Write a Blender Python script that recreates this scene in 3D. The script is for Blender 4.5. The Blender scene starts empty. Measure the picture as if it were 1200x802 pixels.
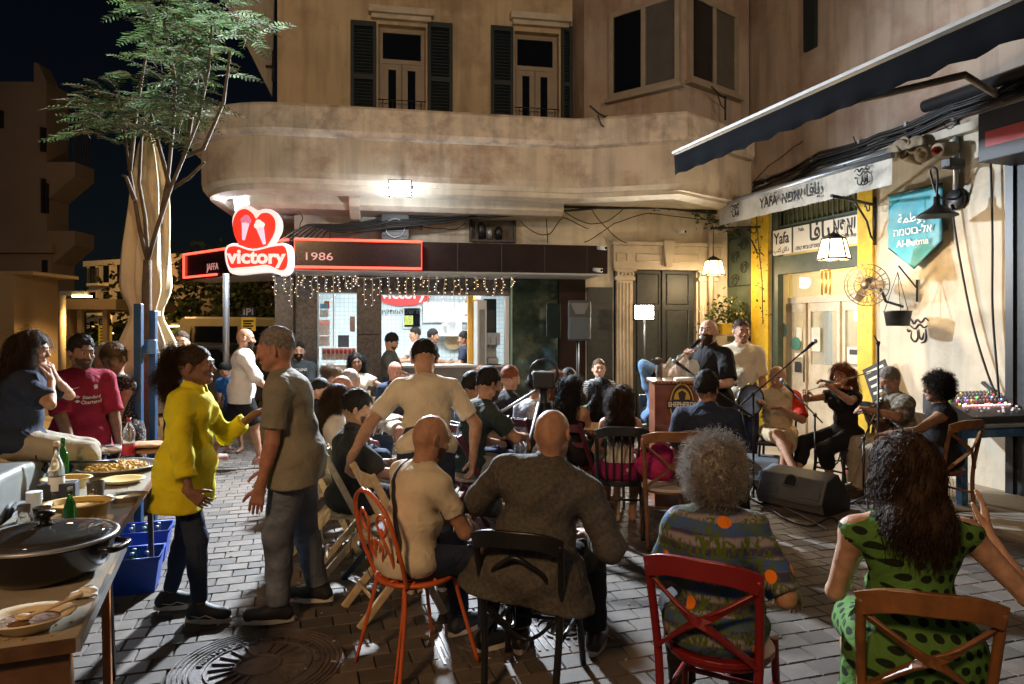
import bpy,math,random
import numpy as np
from mathutils import Vector as V,Matrix,Euler
random.seed(7)
SC = bpy.context.scene
COL = SC.collection
PI = math.pi
R = math.radians
# ---------------------------------------------------------------- camera
F,H,YH = 810.0,1.68,386.0          # focal length in photo pixels, eye height, horizon row
cd = bpy.data.cameras.new('camera')
cam = bpy.data.objects.new('camera',cd)
COL.objects.link(cam)
cam.location = (0,0,H)
cam.rotation_euler = (PI/2,0,0)
cd.sensor_width = 36
cd.lens = F/1200*36
cd.shift_y =-15/1200
cd.clip_end = 500
cd.clip_start = 0.05
SC.camera = cam
# ---------------------------------------------------------------- night sky, soft fill sun, exposure
SC.view_settings.view_transform = 'Standard'
SC.view_settings.look = 'None'
SC.view_settings.gamma = 1
SC.view_settings.exposure = 0.8
w = bpy.data.worlds.new('World'); SC.world = w; w.use_nodes = True
nt = w.node_tree
sky = nt.nodes.new('ShaderNodeTexSky'); sky.sky_type = 'NISHITA'; sky.sun_disc = False
sky.sun_elevation = R(35); sky.sun_rotation = R(200); sky.ozone_density = 3.0; sky.air_density = 1.0
bg = nt.nodes['Background']
nt.links.new(sky.outputs[0],bg.inputs[0]); bg.inputs[1].default_value = 0.00065
sl = bpy.data.lights.new('fill_sun','SUN'); sl.energy = 0.075; sl.angle = R(50); sl.color = (1,0.86,0.74)  # wide dim sun added as soft fill from behind the camera
so = bpy.data.objects.new('fill_sun',sl); COL.objects.link(so); so.rotation_euler = (R(52),0,R(-14))
cy = SC.cycles
cy.use_denoising = True
cy.max_bounces = 6; cy.diffuse_bounces = 3; cy.glossy_bounces = 3; cy.transmission_bounces = 5; cy.transparent_max_bounces = 10
cy.sample_clamp_indirect = 4.0
cy.caustics_reflective = False; cy.caustics_refractive = False
cy.use_light_tree = True
# ---------------------------------------------------------------- helpers: places
def at(px,py,Z):
 """a point seen at (px, py) of the photograph, Z metres ahead of the camera"""
 return V(((px-600)*Z/F,Z,H+(YH-py)*Z/F))
def gr(px,py,z=0.0):
 Z = F*(H-z)/(py-YH)
 return V(((px-600)*Z/F,Z,z))
class Frame:
 """a facade: x runs along it to the viewer's right, y into it, z up"""
 def __init__(s,ox,oy,ang):
  s.o = V((ox,oy,0)); s.ang = ang
  s.x = V((math.cos(ang),math.sin(ang),0)); s.y = V((-math.sin(ang),math.cos(ang),0))
 def p(s,px,py,off=0.0):
  d = V(((px-600)/F,1.0,(YH-py)/F)); c = V((0,0,H))
  t = (s.o-s.y*off-c).dot(s.y)/d.dot(s.y)
  q = c+d*t
  return (q-s.o).dot(s.x),q.z
 def W(s,x,y,z=0):
  return s.o+s.x*x+s.y*y+V((0,0,z))
FA = Frame(0.0,11.0,R(10.2))            # the ice-cream shop's facade
FW = Frame(3.83,10.97,R(-71.8))         # the cafe's wall on the right
# ---------------------------------------------------------------- helpers: materials
def M(name,col,rough=.6,metal=0.,var=.12,scale=6.,bump=0.,bscale=40.,emis=None,es=0.,trans=0.,alpha=1.,coat=0.,dark=None,dscale=1.2,damt=.5,spec=.5,rnd=0.,streak=0.):
 m = bpy.data.materials.new(name); m.use_nodes = True
 n = m.node_tree; b = n.nodes['Principled BSDF']
 col = tuple(col)+(1,)
 b.inputs['Roughness'].default_value = rough; b.inputs['Metallic'].default_value = metal
 b.inputs['Specular IOR Level'].default_value = spec
 geo = n.nodes.new('ShaderNodeNewGeometry')
 last = None
 if var:
  nz = n.nodes.new('ShaderNodeTexNoise'); nz.inputs['Scale'].default_value = scale; nz.inputs['Detail'].default_value = 4
  n.links.new(geo.outputs['Position'],nz.inputs['Vector'])
  mx = n.nodes.new('ShaderNodeMix'); mx.data_type = 'RGBA'
  mx.inputs[6].default_value = tuple(c*(1-var) for c in col[:3])+(1,)
  mx.inputs[7].default_value = tuple(min(1,c*(1+var)) for c in col[:3])+(1,)
  mr = n.nodes.new('ShaderNodeMapRange'); mr.inputs[1].default_value = .3; mr.inputs[2].default_value = .7
  n.links.new(nz.outputs[0],mr.inputs[0]); n.links.new(mr.outputs[0],mx.inputs[0])
  last = mx.outputs[2]
 else:
  rgb = n.nodes.new('ShaderNodeRGB'); rgb.outputs[0].default_value = col; last = rgb.outputs[0]
 if dark is not None:                      # stains and worn patches
  nz = n.nodes.new('ShaderNodeTexNoise'); nz.inputs['Scale'].default_value = dscale; nz.inputs['Detail'].default_value = 7; nz.inputs['Roughness'].default_value = .65
  n.links.new(geo.outputs['Position'],nz.inputs['Vector'])
  mr = n.nodes.new('ShaderNodeMapRange'); mr.inputs[1].default_value = .5; mr.inputs[2].default_value = .66; mr.inputs[4].default_value = damt
  n.links.new(nz.outputs[0],mr.inputs[0])
  mx = n.nodes.new('ShaderNodeMix'); mx.data_type = 'RGBA'
  n.links.new(mr.outputs[0],mx.inputs[0]); n.links.new(last,mx.inputs[6]); mx.inputs[7].default_value = tuple(dark)+(1,)
  last = mx.outputs[2]
 if streak:                                # rain streaks and drips
  mp = n.nodes.new('ShaderNodeMapping'); mp.inputs['Scale'].default_value = (5,5,.45); n.links.new(geo.outputs['Position'],mp.inputs[0])
  nz = n.nodes.new('ShaderNodeTexNoise'); nz.inputs['Scale'].default_value = 1.3; nz.inputs['Detail'].default_value = 6; n.links.new(mp.outputs[0],nz.inputs['Vector'])
  mr = n.nodes.new('ShaderNodeMapRange'); mr.inputs[1].default_value = .47; mr.inputs[2].default_value = .72; mr.inputs[4].default_value = streak; n.links.new(nz.outputs[0],mr.inputs[0])
  mx = n.nodes.new('ShaderNodeMix'); mx.data_type = 'RGBA'; n.links.new(mr.outputs[0],mx.inputs[0]); n.links.new(last,mx.inputs[6]); mx.inputs[7].default_value = tuple(c*.42 for c in col[:3])+(1,); last = mx.outputs[2]
 if rnd:
  oi = n.nodes.new('ShaderNodeObjectInfo'); wn = n.nodes.new('ShaderNodeTexWhiteNoise')
  hs = n.nodes.new('ShaderNodeHueSaturation'); mr = n.nodes.new('ShaderNodeMapRange')
  n.links.new(oi.outputs['Random'],mr.inputs[0]); mr.inputs[3].default_value = 1-rnd; mr.inputs[4].default_value = 1+rnd
  n.links.new(mr.outputs[0],hs.inputs['Value']); n.links.new(last,hs.inputs['Color']); last = hs.outputs[0]
 n.links.new(last,b.inputs['Base Color'])
 if bump:
  nz = n.nodes.new('ShaderNodeTexNoise'); nz.inputs['Scale'].default_value = bscale; nz.inputs['Detail'].default_value = 5
  n.links.new(geo.outputs['Position'],nz.inputs['Vector'])
  bp = n.nodes.new('ShaderNodeBump'); bp.inputs['Strength'].default_value = bump; bp.inputs['Distance'].default_value = .01
  n.links.new(nz.outputs[0],bp.inputs['Height']); n.links.new(bp.outputs[0],b.inputs['Normal'])
 if emis:
  b.inputs['Emission Color'].default_value = tuple(emis)+(1,); b.inputs['Emission Strength'].default_value = es
 if trans:
  b.inputs['Transmission Weight'].default_value = trans; b.inputs['IOR'].default_value = 1.45
 if alpha < 1: b.inputs['Alpha'].default_value = alpha
 if coat: b.inputs['Coat Weight'].default_value = coat
 m['base'] = last is not None
 return m
def base_socket(m):
 b = m.node_tree.nodes['Principled BSDF']; return b,b.inputs['Base Color'].links[0].from_socket
# ---------------------------------------------------------------- helpers: meshes
def link(name,me,mats=None,parent=None,loc=None,rot=None,smooth=False):
 o = bpy.data.objects.new(name,me); COL.objects.link(o)
 if mats is not None:
  for m in (mats if isinstance(mats,(list,tuple)) else [mats]): me.materials.append(m)
 if parent is not None: o.parent = parent
 if loc is not None: o.location = loc
 if rot is not None: o.rotation_euler = rot
 if smooth: me.polygons.foreach_set('use_smooth',[True]*len(me.polygons))
 return o
def tag(o,label=None,cat=None,group=None,kind=None):
 if label: o['label'] = label
 if cat: o['category'] = cat
 if group: o['group'] = group
 if kind: o['kind'] = kind
 return o
def thing(name,label,cat,loc=(0,0,0),rotz=0.,group=None):
 o = bpy.data.objects.new(name,None); COL.objects.link(o)
 o.empty_display_size = .1
 o.location = loc; o.rotation_euler = (0,0,rotz)
 return tag(o,label,cat,group)
def frot(ang,f=FA):
 return f.ang
class MB:
 def __init__(s): s.v = []; s.f = []; s.mi = []; s.cur = 0; s.sm = []
 def add(s,vs,fs,sm=False):
  b = len(s.v); s.v += [tuple(v) for v in vs]
  for f in fs: s.f.append(tuple(i+b for i in f)); s.mi.append(s.cur); s.sm.append(sm)
 def box(s,x0,x1,y0,y1,z0,z1,mtx=None):
  vs = [V((x,y,z)) for z in (z0,z1) for y in (y0,y1) for x in (x0,x1)]
  if mtx is not None: vs = [mtx @ v for v in vs]
  s.add(vs,[(0,2,3,1),(4,5,7,6),(0,1,5,4),(2,6,7,3),(0,4,6,2),(1,3,7,5)]); return s
 def cbox(s,c,sz,rot=(0,0,0),bev=0.):
  m = Matrix.Translation(V(c)) @ Euler(rot).to_matrix().to_4x4()
  a,b,d = sz[0]/2,sz[1]/2,sz[2]/2
  if not bev: return s.box(-a,a,-b,b,-d,d,m)
  e = bev; vs = [];
  for z,i in ((-d,e),(-d+e,0),(d-e,0),(d,e)):
   vs += [V((-a+i,-b+i,z)),V((a-i,-b+i,z)),V((a-i,b-i,z)),V((-a+i,b-i,z))]
  fs = [(3,2,1,0),(12,13,14,15)]
  for k in range(3):
   for j in range(4):
    fs.append((k*4+j,k*4+(j+1)%4,k*4+4+(j+1)%4,k*4+4+j))
  s.add([m @ v for v in vs],fs); return s
 def bar(s,a,b,w,h=None,up=(0,0,1)):
  """square bar from a to b"""
  a = V(a); b = V(b); h = w if h is None else h
  d = (b-a); L = d.length; d.normalize(); up = V(up)
  if abs(d.dot(up)) > .99: up = V((0,1,0))
  x = d.cross(up).normalized(); z = x.cross(d)
  vs = []
  for p in (a,b):
   for i,j in ((-1,-1),(1,-1),(1,1),(-1,1)): vs.append(p+x*(i*w/2)+z*(j*h/2))
  s.add(vs,[(3,2,1,0),(4,5,6,7),(0,1,5,4),(1,2,6,5),(2,3,7,6),(3,0,4,7)]); return s
 def tube(s,pts,r,n=8,cap=True,closed=False):
  pts = [V(p) for p in pts]; m = len(pts)
  rs = r if isinstance(r,(list,tuple)) else [r]*m
  vs = []; prev = None
  for i,p in enumerate(pts):
   if closed: d = pts[(i+1)%m]-pts[i-1]
   else: d = pts[min(i+1,m-1)]-pts[max(i-1,0)]
   if d.length < 1e-9: d = V((0,0,1))
   d.normalize()
   if prev is None:
    u = V((0,0,1)) if abs(d.z) < .9 else V((1,0,0))
    x = d.cross(u).normalized()
   else:
    x = (prev-d*prev.dot(d)).normalized()
   prev = x; y = d.cross(x)
   for k in range(n):
    a = 2*PI*k/n; vs.append(p+(x*math.cos(a)+y*math.sin(a))*rs[i])
  fs = []
  for i in range(m if closed else m-1):
   j = (i+1)%m
   for k in range(n): fs.append((i*n+k,i*n+(k+1)%n,j*n+(k+1)%n,j*n+k))
  s.add(vs,fs,True)
  if cap and not closed:
   b = len(s.v)-len(vs)
   s.f.append(tuple(b+k for k in reversed(range(n)))); s.mi.append(s.cur); s.sm.append(False)
   s.f.append(tuple(b+(m-1)*n+k for k in range(n))); s.mi.append(s.cur); s.sm.append(False)
  return s
 def lathe(s,prof,c=(0,0,0),n=20,sx=1.,sy=1.,mtx=None,sm=True):
  vs = []; c = V(c)
  for r,z in prof:
   for k in range(n):
    a = 2*PI*k/n; v = V((r*math.cos(a)*sx,r*math.sin(a)*sy,z))
    vs.append((mtx @ v if mtx is not None else v)+c)
  fs = []
  for i in range(len(prof)-1):
   for k in range(n): fs.append((i*n+k,i*n+(k+1)%n,(i+1)*n+(k+1)%n,(i+1)*n+k))
  b = len(s.v); s.add(vs,fs,sm)
  band = len(prof) > 2 and min(prof[0][0],prof[-1][0]) > 1e-6 and abs(prof[0][0]-prof[-1][0]) < .02 and (prof[0][0] > .03)
  for i,rev in ((0,True),(len(prof)-1,False)):
   if prof[i][0] > 1e-6 and not band:
    q = [b+i*n+k for k in range(n)]
    s.f.append(tuple(reversed(q)) if rev else tuple(q)); s.mi.append(s.cur); s.sm.append(False)
  return s
 def prism(s,poly,y0,y1,mtx=None):
  """outline in x-z, extruded along y"""
  n = len(poly)
  vs = [V((x,y0,z)) for x,z in poly]+[V((x,y1,z)) for x,z in poly]
  if mtx is not None: vs = [mtx @ v for v in vs]
  s.add(vs,[tuple(range(n)),tuple(range(2*n-1,n-1,-1))]+[(i,i+n,(i+1)%n+n,(i+1)%n) for i in range(n)]); return s
 def slab(s,poly,z0,z1):
  """outline in x-y, extruded along z"""
  n = len(poly)
  s.add([(x,y,z0) for x,y in poly]+[(x,y,z1) for x,y in poly],
    [tuple(range(n-1,-1,-1)),tuple(range(n,2*n))]+[(i,(i+1)%n,(i+1)%n+n,i+n) for i in range(n)]); return s
 def sweep(s,path,prof):
  """path: list of (x,y,nx,ny); prof: list of (outward offset, z), open"""
  m = len(prof); vs = []
  for x,y,nx,ny in path:
   for o,z in prof: vs.append((x+nx*o,y+ny*o,z))
  fs = []
  for i in range(len(path)-1):
   for k in range(m-1): fs.append((i*m+k,i*m+k+1,(i+1)*m+k+1,(i+1)*m+k))
  s.add(vs,fs,False); return s
 def ball(s,c,r,n=10,sz=None):
  sz = sz or (1,1,1); pr = []
  h = n // 2+1
  vs = []; fs = []
  for i in range(h+1):
   a = PI*i/h-PI/2
   for k in range(n):
    b = 2*PI*k/n
    vs.append((c[0]+r*sz[0]*math.cos(a)*math.cos(b),c[1]+r*sz[1]*math.cos(a)*math.sin(b),c[2]+r*sz[2]*math.sin(a)))
  for i in range(h):
   for k in range(n): fs.append((i*n+k,i*n+(k+1)%n,(i+1)*n+(k+1)%n,(i+1)*n+k))
  s.add(vs,fs,True); return s
 def mesh(s,name):
  me = bpy.data.meshes.new(name); me.from_pydata(s.v,[],s.f);
  me.polygons.foreach_set('material_index',s.mi); me.polygons.foreach_set('use_smooth',s.sm); me.update(); return me
 def build(s,name,mat,parent=None,loc=None,rot=None,bevel=0.,label=None):
  o = link(name,s.mesh(name),mat,parent,loc,rot)
  if bevel:
   md = o.modifiers.new('bevel','BEVEL'); md.width = bevel; md.segments = 2; md.limit_method = 'ANGLE'; md.angle_limit = R(40)
  if label: o['label'] = label
  return o
def dup(o,parent=None):
 c = o.copy(); COL.objects.link(c)
 if parent is not None: c.parent = parent
 for ch in list(o.children): dup(ch,c)
 return c
def text(s,size,mat,parent,loc,rot=(PI/2,0,0),ext=.002,name='lettering',align='CENTER',bold=0.,sx=1.,shear=0.):
 cu = bpy.data.curves.new(name,'FONT'); cu.body = s; cu.size = size; cu.extrude = ext; cu.align_x = align; cu.align_y = 'CENTER'; cu.offset = bold; cu.resolution_u = 4; cu.shear = shear
 t = bpy.data.objects.new(name,cu); COL.objects.link(t)
 dg = bpy.context.evaluated_depsgraph_get()
 me = bpy.data.meshes.new_from_object(t.evaluated_get(dg))
 bpy.data.objects.remove(t);
 o = link(name,me,mat,parent,loc,rot); o.scale = (sx,1,1)
 return o
def textw(s,x0,x1,size,mat,parent,y,z,**k):
 o = text(s,size,mat,parent,((x0+x1)/2,y,z),**k); xs = [v.co.x for v in o.data.vertices]; w_ = max(xs)-min(xs)
 o.scale = ((x1-x0)/w_,1,1); o.location.x -= (max(xs)+min(xs))/2*(x1-x0)/w_; return o
def glow(name,kind,loc,power,col,parent=None,size=.1,target=None,spot=None,blend=.4,size_y=None):
 l = bpy.data.lights.new(name,kind); l.energy = power; l.color = col
 if kind == 'AREA':
  l.size = size
  if size_y: l.shape = 'RECTANGLE'; l.size_y = size_y
 else: l.shadow_soft_size = size
 if spot: l.spot_size = R(spot); l.spot_blend = blend
 o = bpy.data.objects.new(name,l); COL.objects.link(o); o.location = loc
 if target is not None: o.rotation_euler = (V(target)-V(loc)).to_track_quat('-Z','Y').to_euler()
 return o
# ---------------------------------------------------------------- people: smooth solid modelling
def _cap(X,Y,Z,a,b,ra,rb):
 ba = b-a; L2 = max(float(ba @ ba),1e-9)
 x = X-a[0]; y = Y-a[1]; z = Z-a[2]
 t = np.clip((x*ba[0]+y*ba[1]+z*ba[2])/L2,0,1)
 dx = x-t*ba[0]; dy = y-t*ba[1]; dz = z-t*ba[2]
 return np.sqrt(dx*dx+dy*dy+dz*dz)-(ra+(rb-ra)*t)
def _ell(X,Y,Z,c,Rm,r):
 x = X-c[0]; y = Y-c[1]; z = Z-c[2]
 u = x*Rm[0,0]+y*Rm[1,0]+z*Rm[2,0]
 v = x*Rm[0,1]+y*Rm[1,1]+z*Rm[2,1]
 q = x*Rm[0,2]+y*Rm[1,2]+z*Rm[2,2]
 k0 = np.sqrt((u/r[0])**2+(v/r[1])**2+(q/r[2])**2)+1e-6
 k1 = np.sqrt((u/r[0]**2)**2+(v/r[1]**2)**2+(q/r[2]**2)**2)+1e-6
 return k0*(k0-1)/k1
class SDF:
 def __init__(s): s.p = []; s.cuts = []; s.noise = None
 def cap(s,a,b,ra,rb=None,k=.02,cuts=None,sub=False):
  a = np.array(a,float); b = np.array(b,float); rb = ra if rb is None else rb
  lo = np.minimum(a-ra,b-rb); hi = np.maximum(a+ra,b+rb)
  s.p.append(('c',(a,b,ra,rb),lo,hi,k,cuts,sub)); return s
 def ell(s,c,r,Rm=None,k=.02,cuts=None,sub=False):
  c = np.array(c,float); Rm = np.eye(3) if Rm is None else Rm
  e = np.sqrt(((Rm*np.array(r)[None,:])**2).sum(1))
  s.p.append(('e',(c,Rm,r),c-e,c+e,k,cuts,sub)); return s
 def bounds(s,pad=.03):
  ps = [q for q in s.p if not q[6]]
  return np.min([q[2] for q in ps],0)-pad,np.max([q[3] for q in ps],0)+pad
 def field(s,lo,hi,h):
  n = np.maximum(np.ceil((hi-lo)/h).astype(int)+1,2)
  ax = [(lo[i]+h*np.arange(n[i])).astype(np.float32) for i in range(3)]
  d = np.full(n,.25,np.float32)
  for kind,dat,pl,ph,k,cuts,sub in s.p:
   m = max(.05,k*1.5)
   i0 = [int(max(0,math.floor((pl[i]-m-lo[i])/h))) for i in range(3)]
   i1 = [int(min(n[i],math.ceil((ph[i]+m-lo[i])/h)+1)) for i in range(3)]
   if any(i1[i] <= i0[i] for i in range(3)): continue
   X = ax[0][i0[0]:i1[0],None,None]; Y = ax[1][None,i0[1]:i1[1],None]; Z = ax[2][None,None,i0[2]:i1[2]]
   e = _cap(X,Y,Z,*dat) if kind == 'c' else _ell(X,Y,Z,*dat)
   if cuts:
    for p0,nn in cuts: e = np.maximum(e,(X-p0[0])*nn[0]+(Y-p0[1])*nn[1]+(Z-p0[2])*nn[2])
   sl = tuple(slice(i0[i],i1[i]) for i in range(3)); c = d[sl]
   if sub:
    hh = np.maximum(k-np.abs(c+e),0)/k
    d[sl] = np.maximum(c,-e)+hh*hh*k*.25
   else:
    hh = np.maximum(k-np.abs(c-e),0)/k
    d[sl] = np.minimum(c,e)-hh*hh*k*.25
  X = ax[0][:,None,None]; Y = ax[1][None,:,None]; Z = ax[2][None,None,:]
  if s.noise: d += s.noise(X,Y,Z).astype(np.float32)
  for p0,nn in s.cuts: d = np.maximum(d,(X-p0[0])*nn[0]+(Y-p0[1])*nn[1]+(Z-p0[2])*nn[2])
  return d
 def nets(s,h,lo=None,hi=None,skip=None):
  if lo is None: lo,hi = s.bounds()
  lo = np.array(lo,float); hi = np.array(hi,float)
  d = s.field(lo,hi,h)
  return surf(d,lo,h,skip)
def surf(d,lo,h,skip=None):
 sg = d < 0; n = d.shape
 c = np.zeros([m-1 for m in n],np.int8)
 for i in (0,1):
  for j in (0,1):
   for k in (0,1): c += sg[i:n[0]-1+i,j:n[1]-1+j,k:n[2]-1+k]
 act = (c > 0) & (c < 8)
 if not act.any(): return np.zeros((0,3)),np.zeros((0,4),int)
 I,J,K = np.nonzero(act)
 cv = {(i,j,k): d[I+i,J+j,K+k] for i in (0,1) for j in (0,1) for k in (0,1)}
 P = np.zeros((len(I),3)); cnt = np.zeros(len(I))
 for a in range(3):
  for u in (0,1):
   for v in (0,1):
    q = [u,v]; A = q[:a]+[0]+q[a:]; B = q[:a]+[1]+q[a:]
    da = cv[tuple(A)]; db = cv[tuple(B)]
    m = (da < 0) != (db < 0)
    t = np.where(m,da/np.where(m,da-db,1),0)
    for x in range(3):
     P[:,x] += np.where(m,t if x == a else A[x],0)
    cnt += m
 P /= cnt[:,None]
 P = (P+np.stack([I,J,K],1))*h+lo
 idx = np.full(act.shape,-1,np.int32); idx[I,J,K] = np.arange(len(I))
 Q = []
 for a in range(3):
  b,c2 = (a+1)%3,(a+2)%3
  s0 = [slice(None)]*3; s1 = [slice(None)]*3
  s0[a] = slice(0,-1); s1[a] = slice(1,None)
  for x in (b,c2): s0[x] = slice(1,-1); s1[x] = slice(1,-1)
  A = sg[tuple(s0)]; B = sg[tuple(s1)]
  for m,fl in ((A & ~B,False),(~A & B,True)):
   e = list(np.nonzero(m)); e[b] = e[b]+1; e[c2] = e[c2]+1
   def g(ob,oc):
    q = list(e); q[b] = q[b]-ob; q[c2] = q[c2]-oc; return idx[q[0],q[1],q[2]]
   qq = np.stack([g(1,1),g(0,1),g(0,0),g(1,0)],1)
   if fl: qq = qq[:,::-1]
   Q.append(qq)
 Q = np.concatenate(Q); Q = Q[(Q >= 0).all(1)]
 if skip is not None and len(Q):
  cen = P[Q].mean(1); keep = np.ones(len(Q),bool)
  for l,u in skip: keep &= ~((cen > l) & (cen < u)).all(1)
  Q = Q[keep]
  used = np.zeros(len(P),bool); used[Q.ravel()] = True
  rm = np.cumsum(used)-1; P = P[used]; Q = rm[Q]
 return P,Q
def npmesh(name,P,Q):
 me = bpy.data.meshes.new(name); nf,k = Q.shape
 me.vertices.add(len(P)); me.vertices.foreach_set('co',P.astype(np.float32).ravel())
 me.loops.add(nf*k); me.loops.foreach_set('vertex_index',Q.astype(np.int32).ravel())
 me.polygons.add(nf); me.polygons.foreach_set('loop_start',np.arange(0,nf*k,k,dtype=np.int32))
 me.polygons.foreach_set('loop_total',np.full(nf,k,np.int32)); me.polygons.foreach_set('use_smooth',np.ones(nf,bool))
 me.update(calc_edges=True); return me
def npobj(name,parts,mat,parent):
 parts = [q for q in parts if len(q[1])]
 off = 0; Ps = []; Qs = []
 for P,Q in parts: Ps.append(P); Qs.append(Q+off); off += len(P)
 if not Ps: return None
 return link(name,npmesh(name,np.concatenate(Ps),np.concatenate(Qs)),mat,parent)
def vnormals(P,Q):
 n = np.cross(P[Q[:,2]]-P[Q[:,0]],P[Q[:,3]]-P[Q[:,1]])
 N = np.zeros_like(P)
 for k in range(4): np.add.at(N,Q[:,k],n)
 return N/(np.linalg.norm(N,axis=1,keepdims=True)+1e-9)
def strands(P,Q,n,length,outw,down,curl,rad,rng,seg=6,sway=(0,0,0),freq=1.,ok=None):
 """n hair strands, three-sided, growing from the surface P, Q"""
 N = vnormals(P,Q); cand = np.arange(len(P)) if ok is None else np.nonzero(ok(P))[0]
 if not len(cand): return np.zeros((0,3)),np.zeros((0,4),int)
 i = cand[rng.integers(0,len(cand),n)]; p = P[i]-N[i]*.004; nn = N[i]
 L = length*rng.uniform(.6,1.15,(n,1))/seg
 d = nn*outw+np.array([0,0,-down])+np.array(sway)+rng.normal(0,.18,(n,3))
 d -= nn*np.minimum((d*nn).sum(1,keepdims=True)-outw*.5,0)
 d /= np.linalg.norm(d,axis=1,keepdims=True)
 pts = [p]; ph = rng.uniform(0,6.28,(n,1)); s1 = np.cross(d,rng.normal(0,1,(n,3))); s1 /= np.linalg.norm(s1,axis=1,keepdims=True)+1e-9
 s2 = np.cross(d,s1)
 for k in range(seg):
  g = d+np.array([0,0,-down*.25*k])
  g /= np.linalg.norm(g,axis=1,keepdims=True)
  c = curl*(s1*np.cos(ph+k*1.7*freq)+s2*np.sin(ph+k*1.7*freq))
  pts.append(pts[-1]+(g+c)*L)
 pts = np.stack(pts,1); m = seg+1
 rr = rad*np.linspace(1,.35,m)
 T = np.gradient(pts,axis=1); T /= np.linalg.norm(T,axis=2,keepdims=True)+1e-9
 A = np.cross(T,np.array([.3,.5,.8])); A /= np.linalg.norm(A,axis=2,keepdims=True)+1e-9
 B = np.cross(T,A)
 ring = np.stack([pts+(A*math.cos(a)+B*math.sin(a))*rr[None,:,None] for a in (0,2.09,4.19)],2)
 VV = ring.reshape(-1,3)
 base = (np.arange(n)[:,None,None]*m*3+np.arange(seg)[None,:,None]*3)
 k = np.arange(3)[None,None,:]; k2 = (k+1)%3
 F_ = np.stack([base+k,base+k2,base+3+k2,base+3+k],-1).reshape(-1,4)
 return VV,F_
def nrm(v): v = np.array(v,float); return v/(np.linalg.norm(v)+1e-9)
def ik(a,b,l1,l2,pole):
 d = b-a; L = np.linalg.norm(d); mx = (l1+l2)*.995
 if L > mx: b = a+d/L*mx; d = b-a; L = mx
 L = max(L,abs(l1-l2)+.01)
 x = (l1*l1-l2*l2+L*L)/(2*L); hh = math.sqrt(max(l1*l1-x*x,0))
 u = d/(np.linalg.norm(d)+1e-9); p = np.array(pole,float); p = p-u*(p @ u); p = nrm(p)
 return a+u*x+p*hh,b
def skinmat(name,col):
 return M(name,col,rough=.55,var=.2,scale=26,bump=.25,bscale=110,spec=.3,dark=tuple(c*.72 for c in col),dscale=16,damt=.5)
SK = {'fair': skinmat('skin_fair',(.50,.30,.21)),'tan': skinmat('skin_tan',(.40,.22,.14)),'dark': skinmat('skin_brown',(.24,.125,.08)),'red': skinmat('skin_ruddy',(.42,.20,.13))}
def hairmat(name,col,rough=.65):
 return M(name,col,rough=rough,var=.35,scale=60,bump=.5,bscale=160,spec=.18)
HM = {'black': hairmat('hair_black',(.013,.011,.010)),'brown': hairmat('hair_brown',(.035,.02,.012)),'grey': hairmat('hair_grey',(.19,.17,.15),.7),
  'silver': hairmat('hair_silver',(.30,.28,.26),.7),'auburn': hairmat('hair_auburn',(.16,.05,.018)),'light': hairmat('hair_light_brown',(.12,.07,.035)),'stub': hairmat('hair_stubble',(.08,.05,.035),.8)}
EYEW = M('eye_white',(.38,.34,.30),rough=.2,var=0); EYED = M('eye_iris',(.02,.012,.008),rough=.1,var=0)
BROW = HM['brown']; LIP = M('lips',(.33,.12,.09),rough=.5,var=0)
FABN = [0]
def fab(name,col,**k):
 k.setdefault('rough',.85); k.setdefault('var',.1); k.setdefault('scale',9); k.setdefault('bump',.12); k.setdefault('bscale',240); k.setdefault('spec',.2)
 m = M(name,col,**k); n = m.node_tree; b = n.nodes['Principled BSDF']; l = b.inputs['Normal'].links
 nz = n.nodes.new('ShaderNodeTexNoise'); nz.inputs['Scale'].default_value = 7; nz.inputs['Detail'].default_value = 3; nz.inputs['Distortion'].default_value = 1.6; geo = [q for q in n.nodes if q.type == 'NEW_GEOMETRY'][0]; n.links.new(geo.outputs['Position'],nz.inputs['Vector'])
 bp = n.nodes.new('ShaderNodeBump'); bp.inputs['Strength'].default_value = .55; bp.inputs['Distance'].default_value = .035; n.links.new(nz.outputs[0],bp.inputs['Height'])
 if l: n.links.new(l[0].from_socket,bp.inputs['Normal'])
 n.links.new(bp.outputs[0],b.inputs['Normal']); return m
def wrinkle(amp,f=1.,seed=0.):
 a,b,c = 13.1*f,17.7*f,11.3*f
 def fn(X,Y,Z):
  u = np.sin(a*X+3.1*np.sin(7*Z+seed)+2*np.sin(9*Y+seed))
  v = np.sin(b*Z+2.7*np.sin(8*X+1.3+seed)+1.9*np.sin(11*Y))
  w_ = np.sin(2.3*c*(Z+.6*Y)+4*np.sin(6*X+seed)+2*np.sin(5*Y+2))
  return-amp*(.5*u*v+.5*(1-np.abs(w_))-.25)
 return fn
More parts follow.
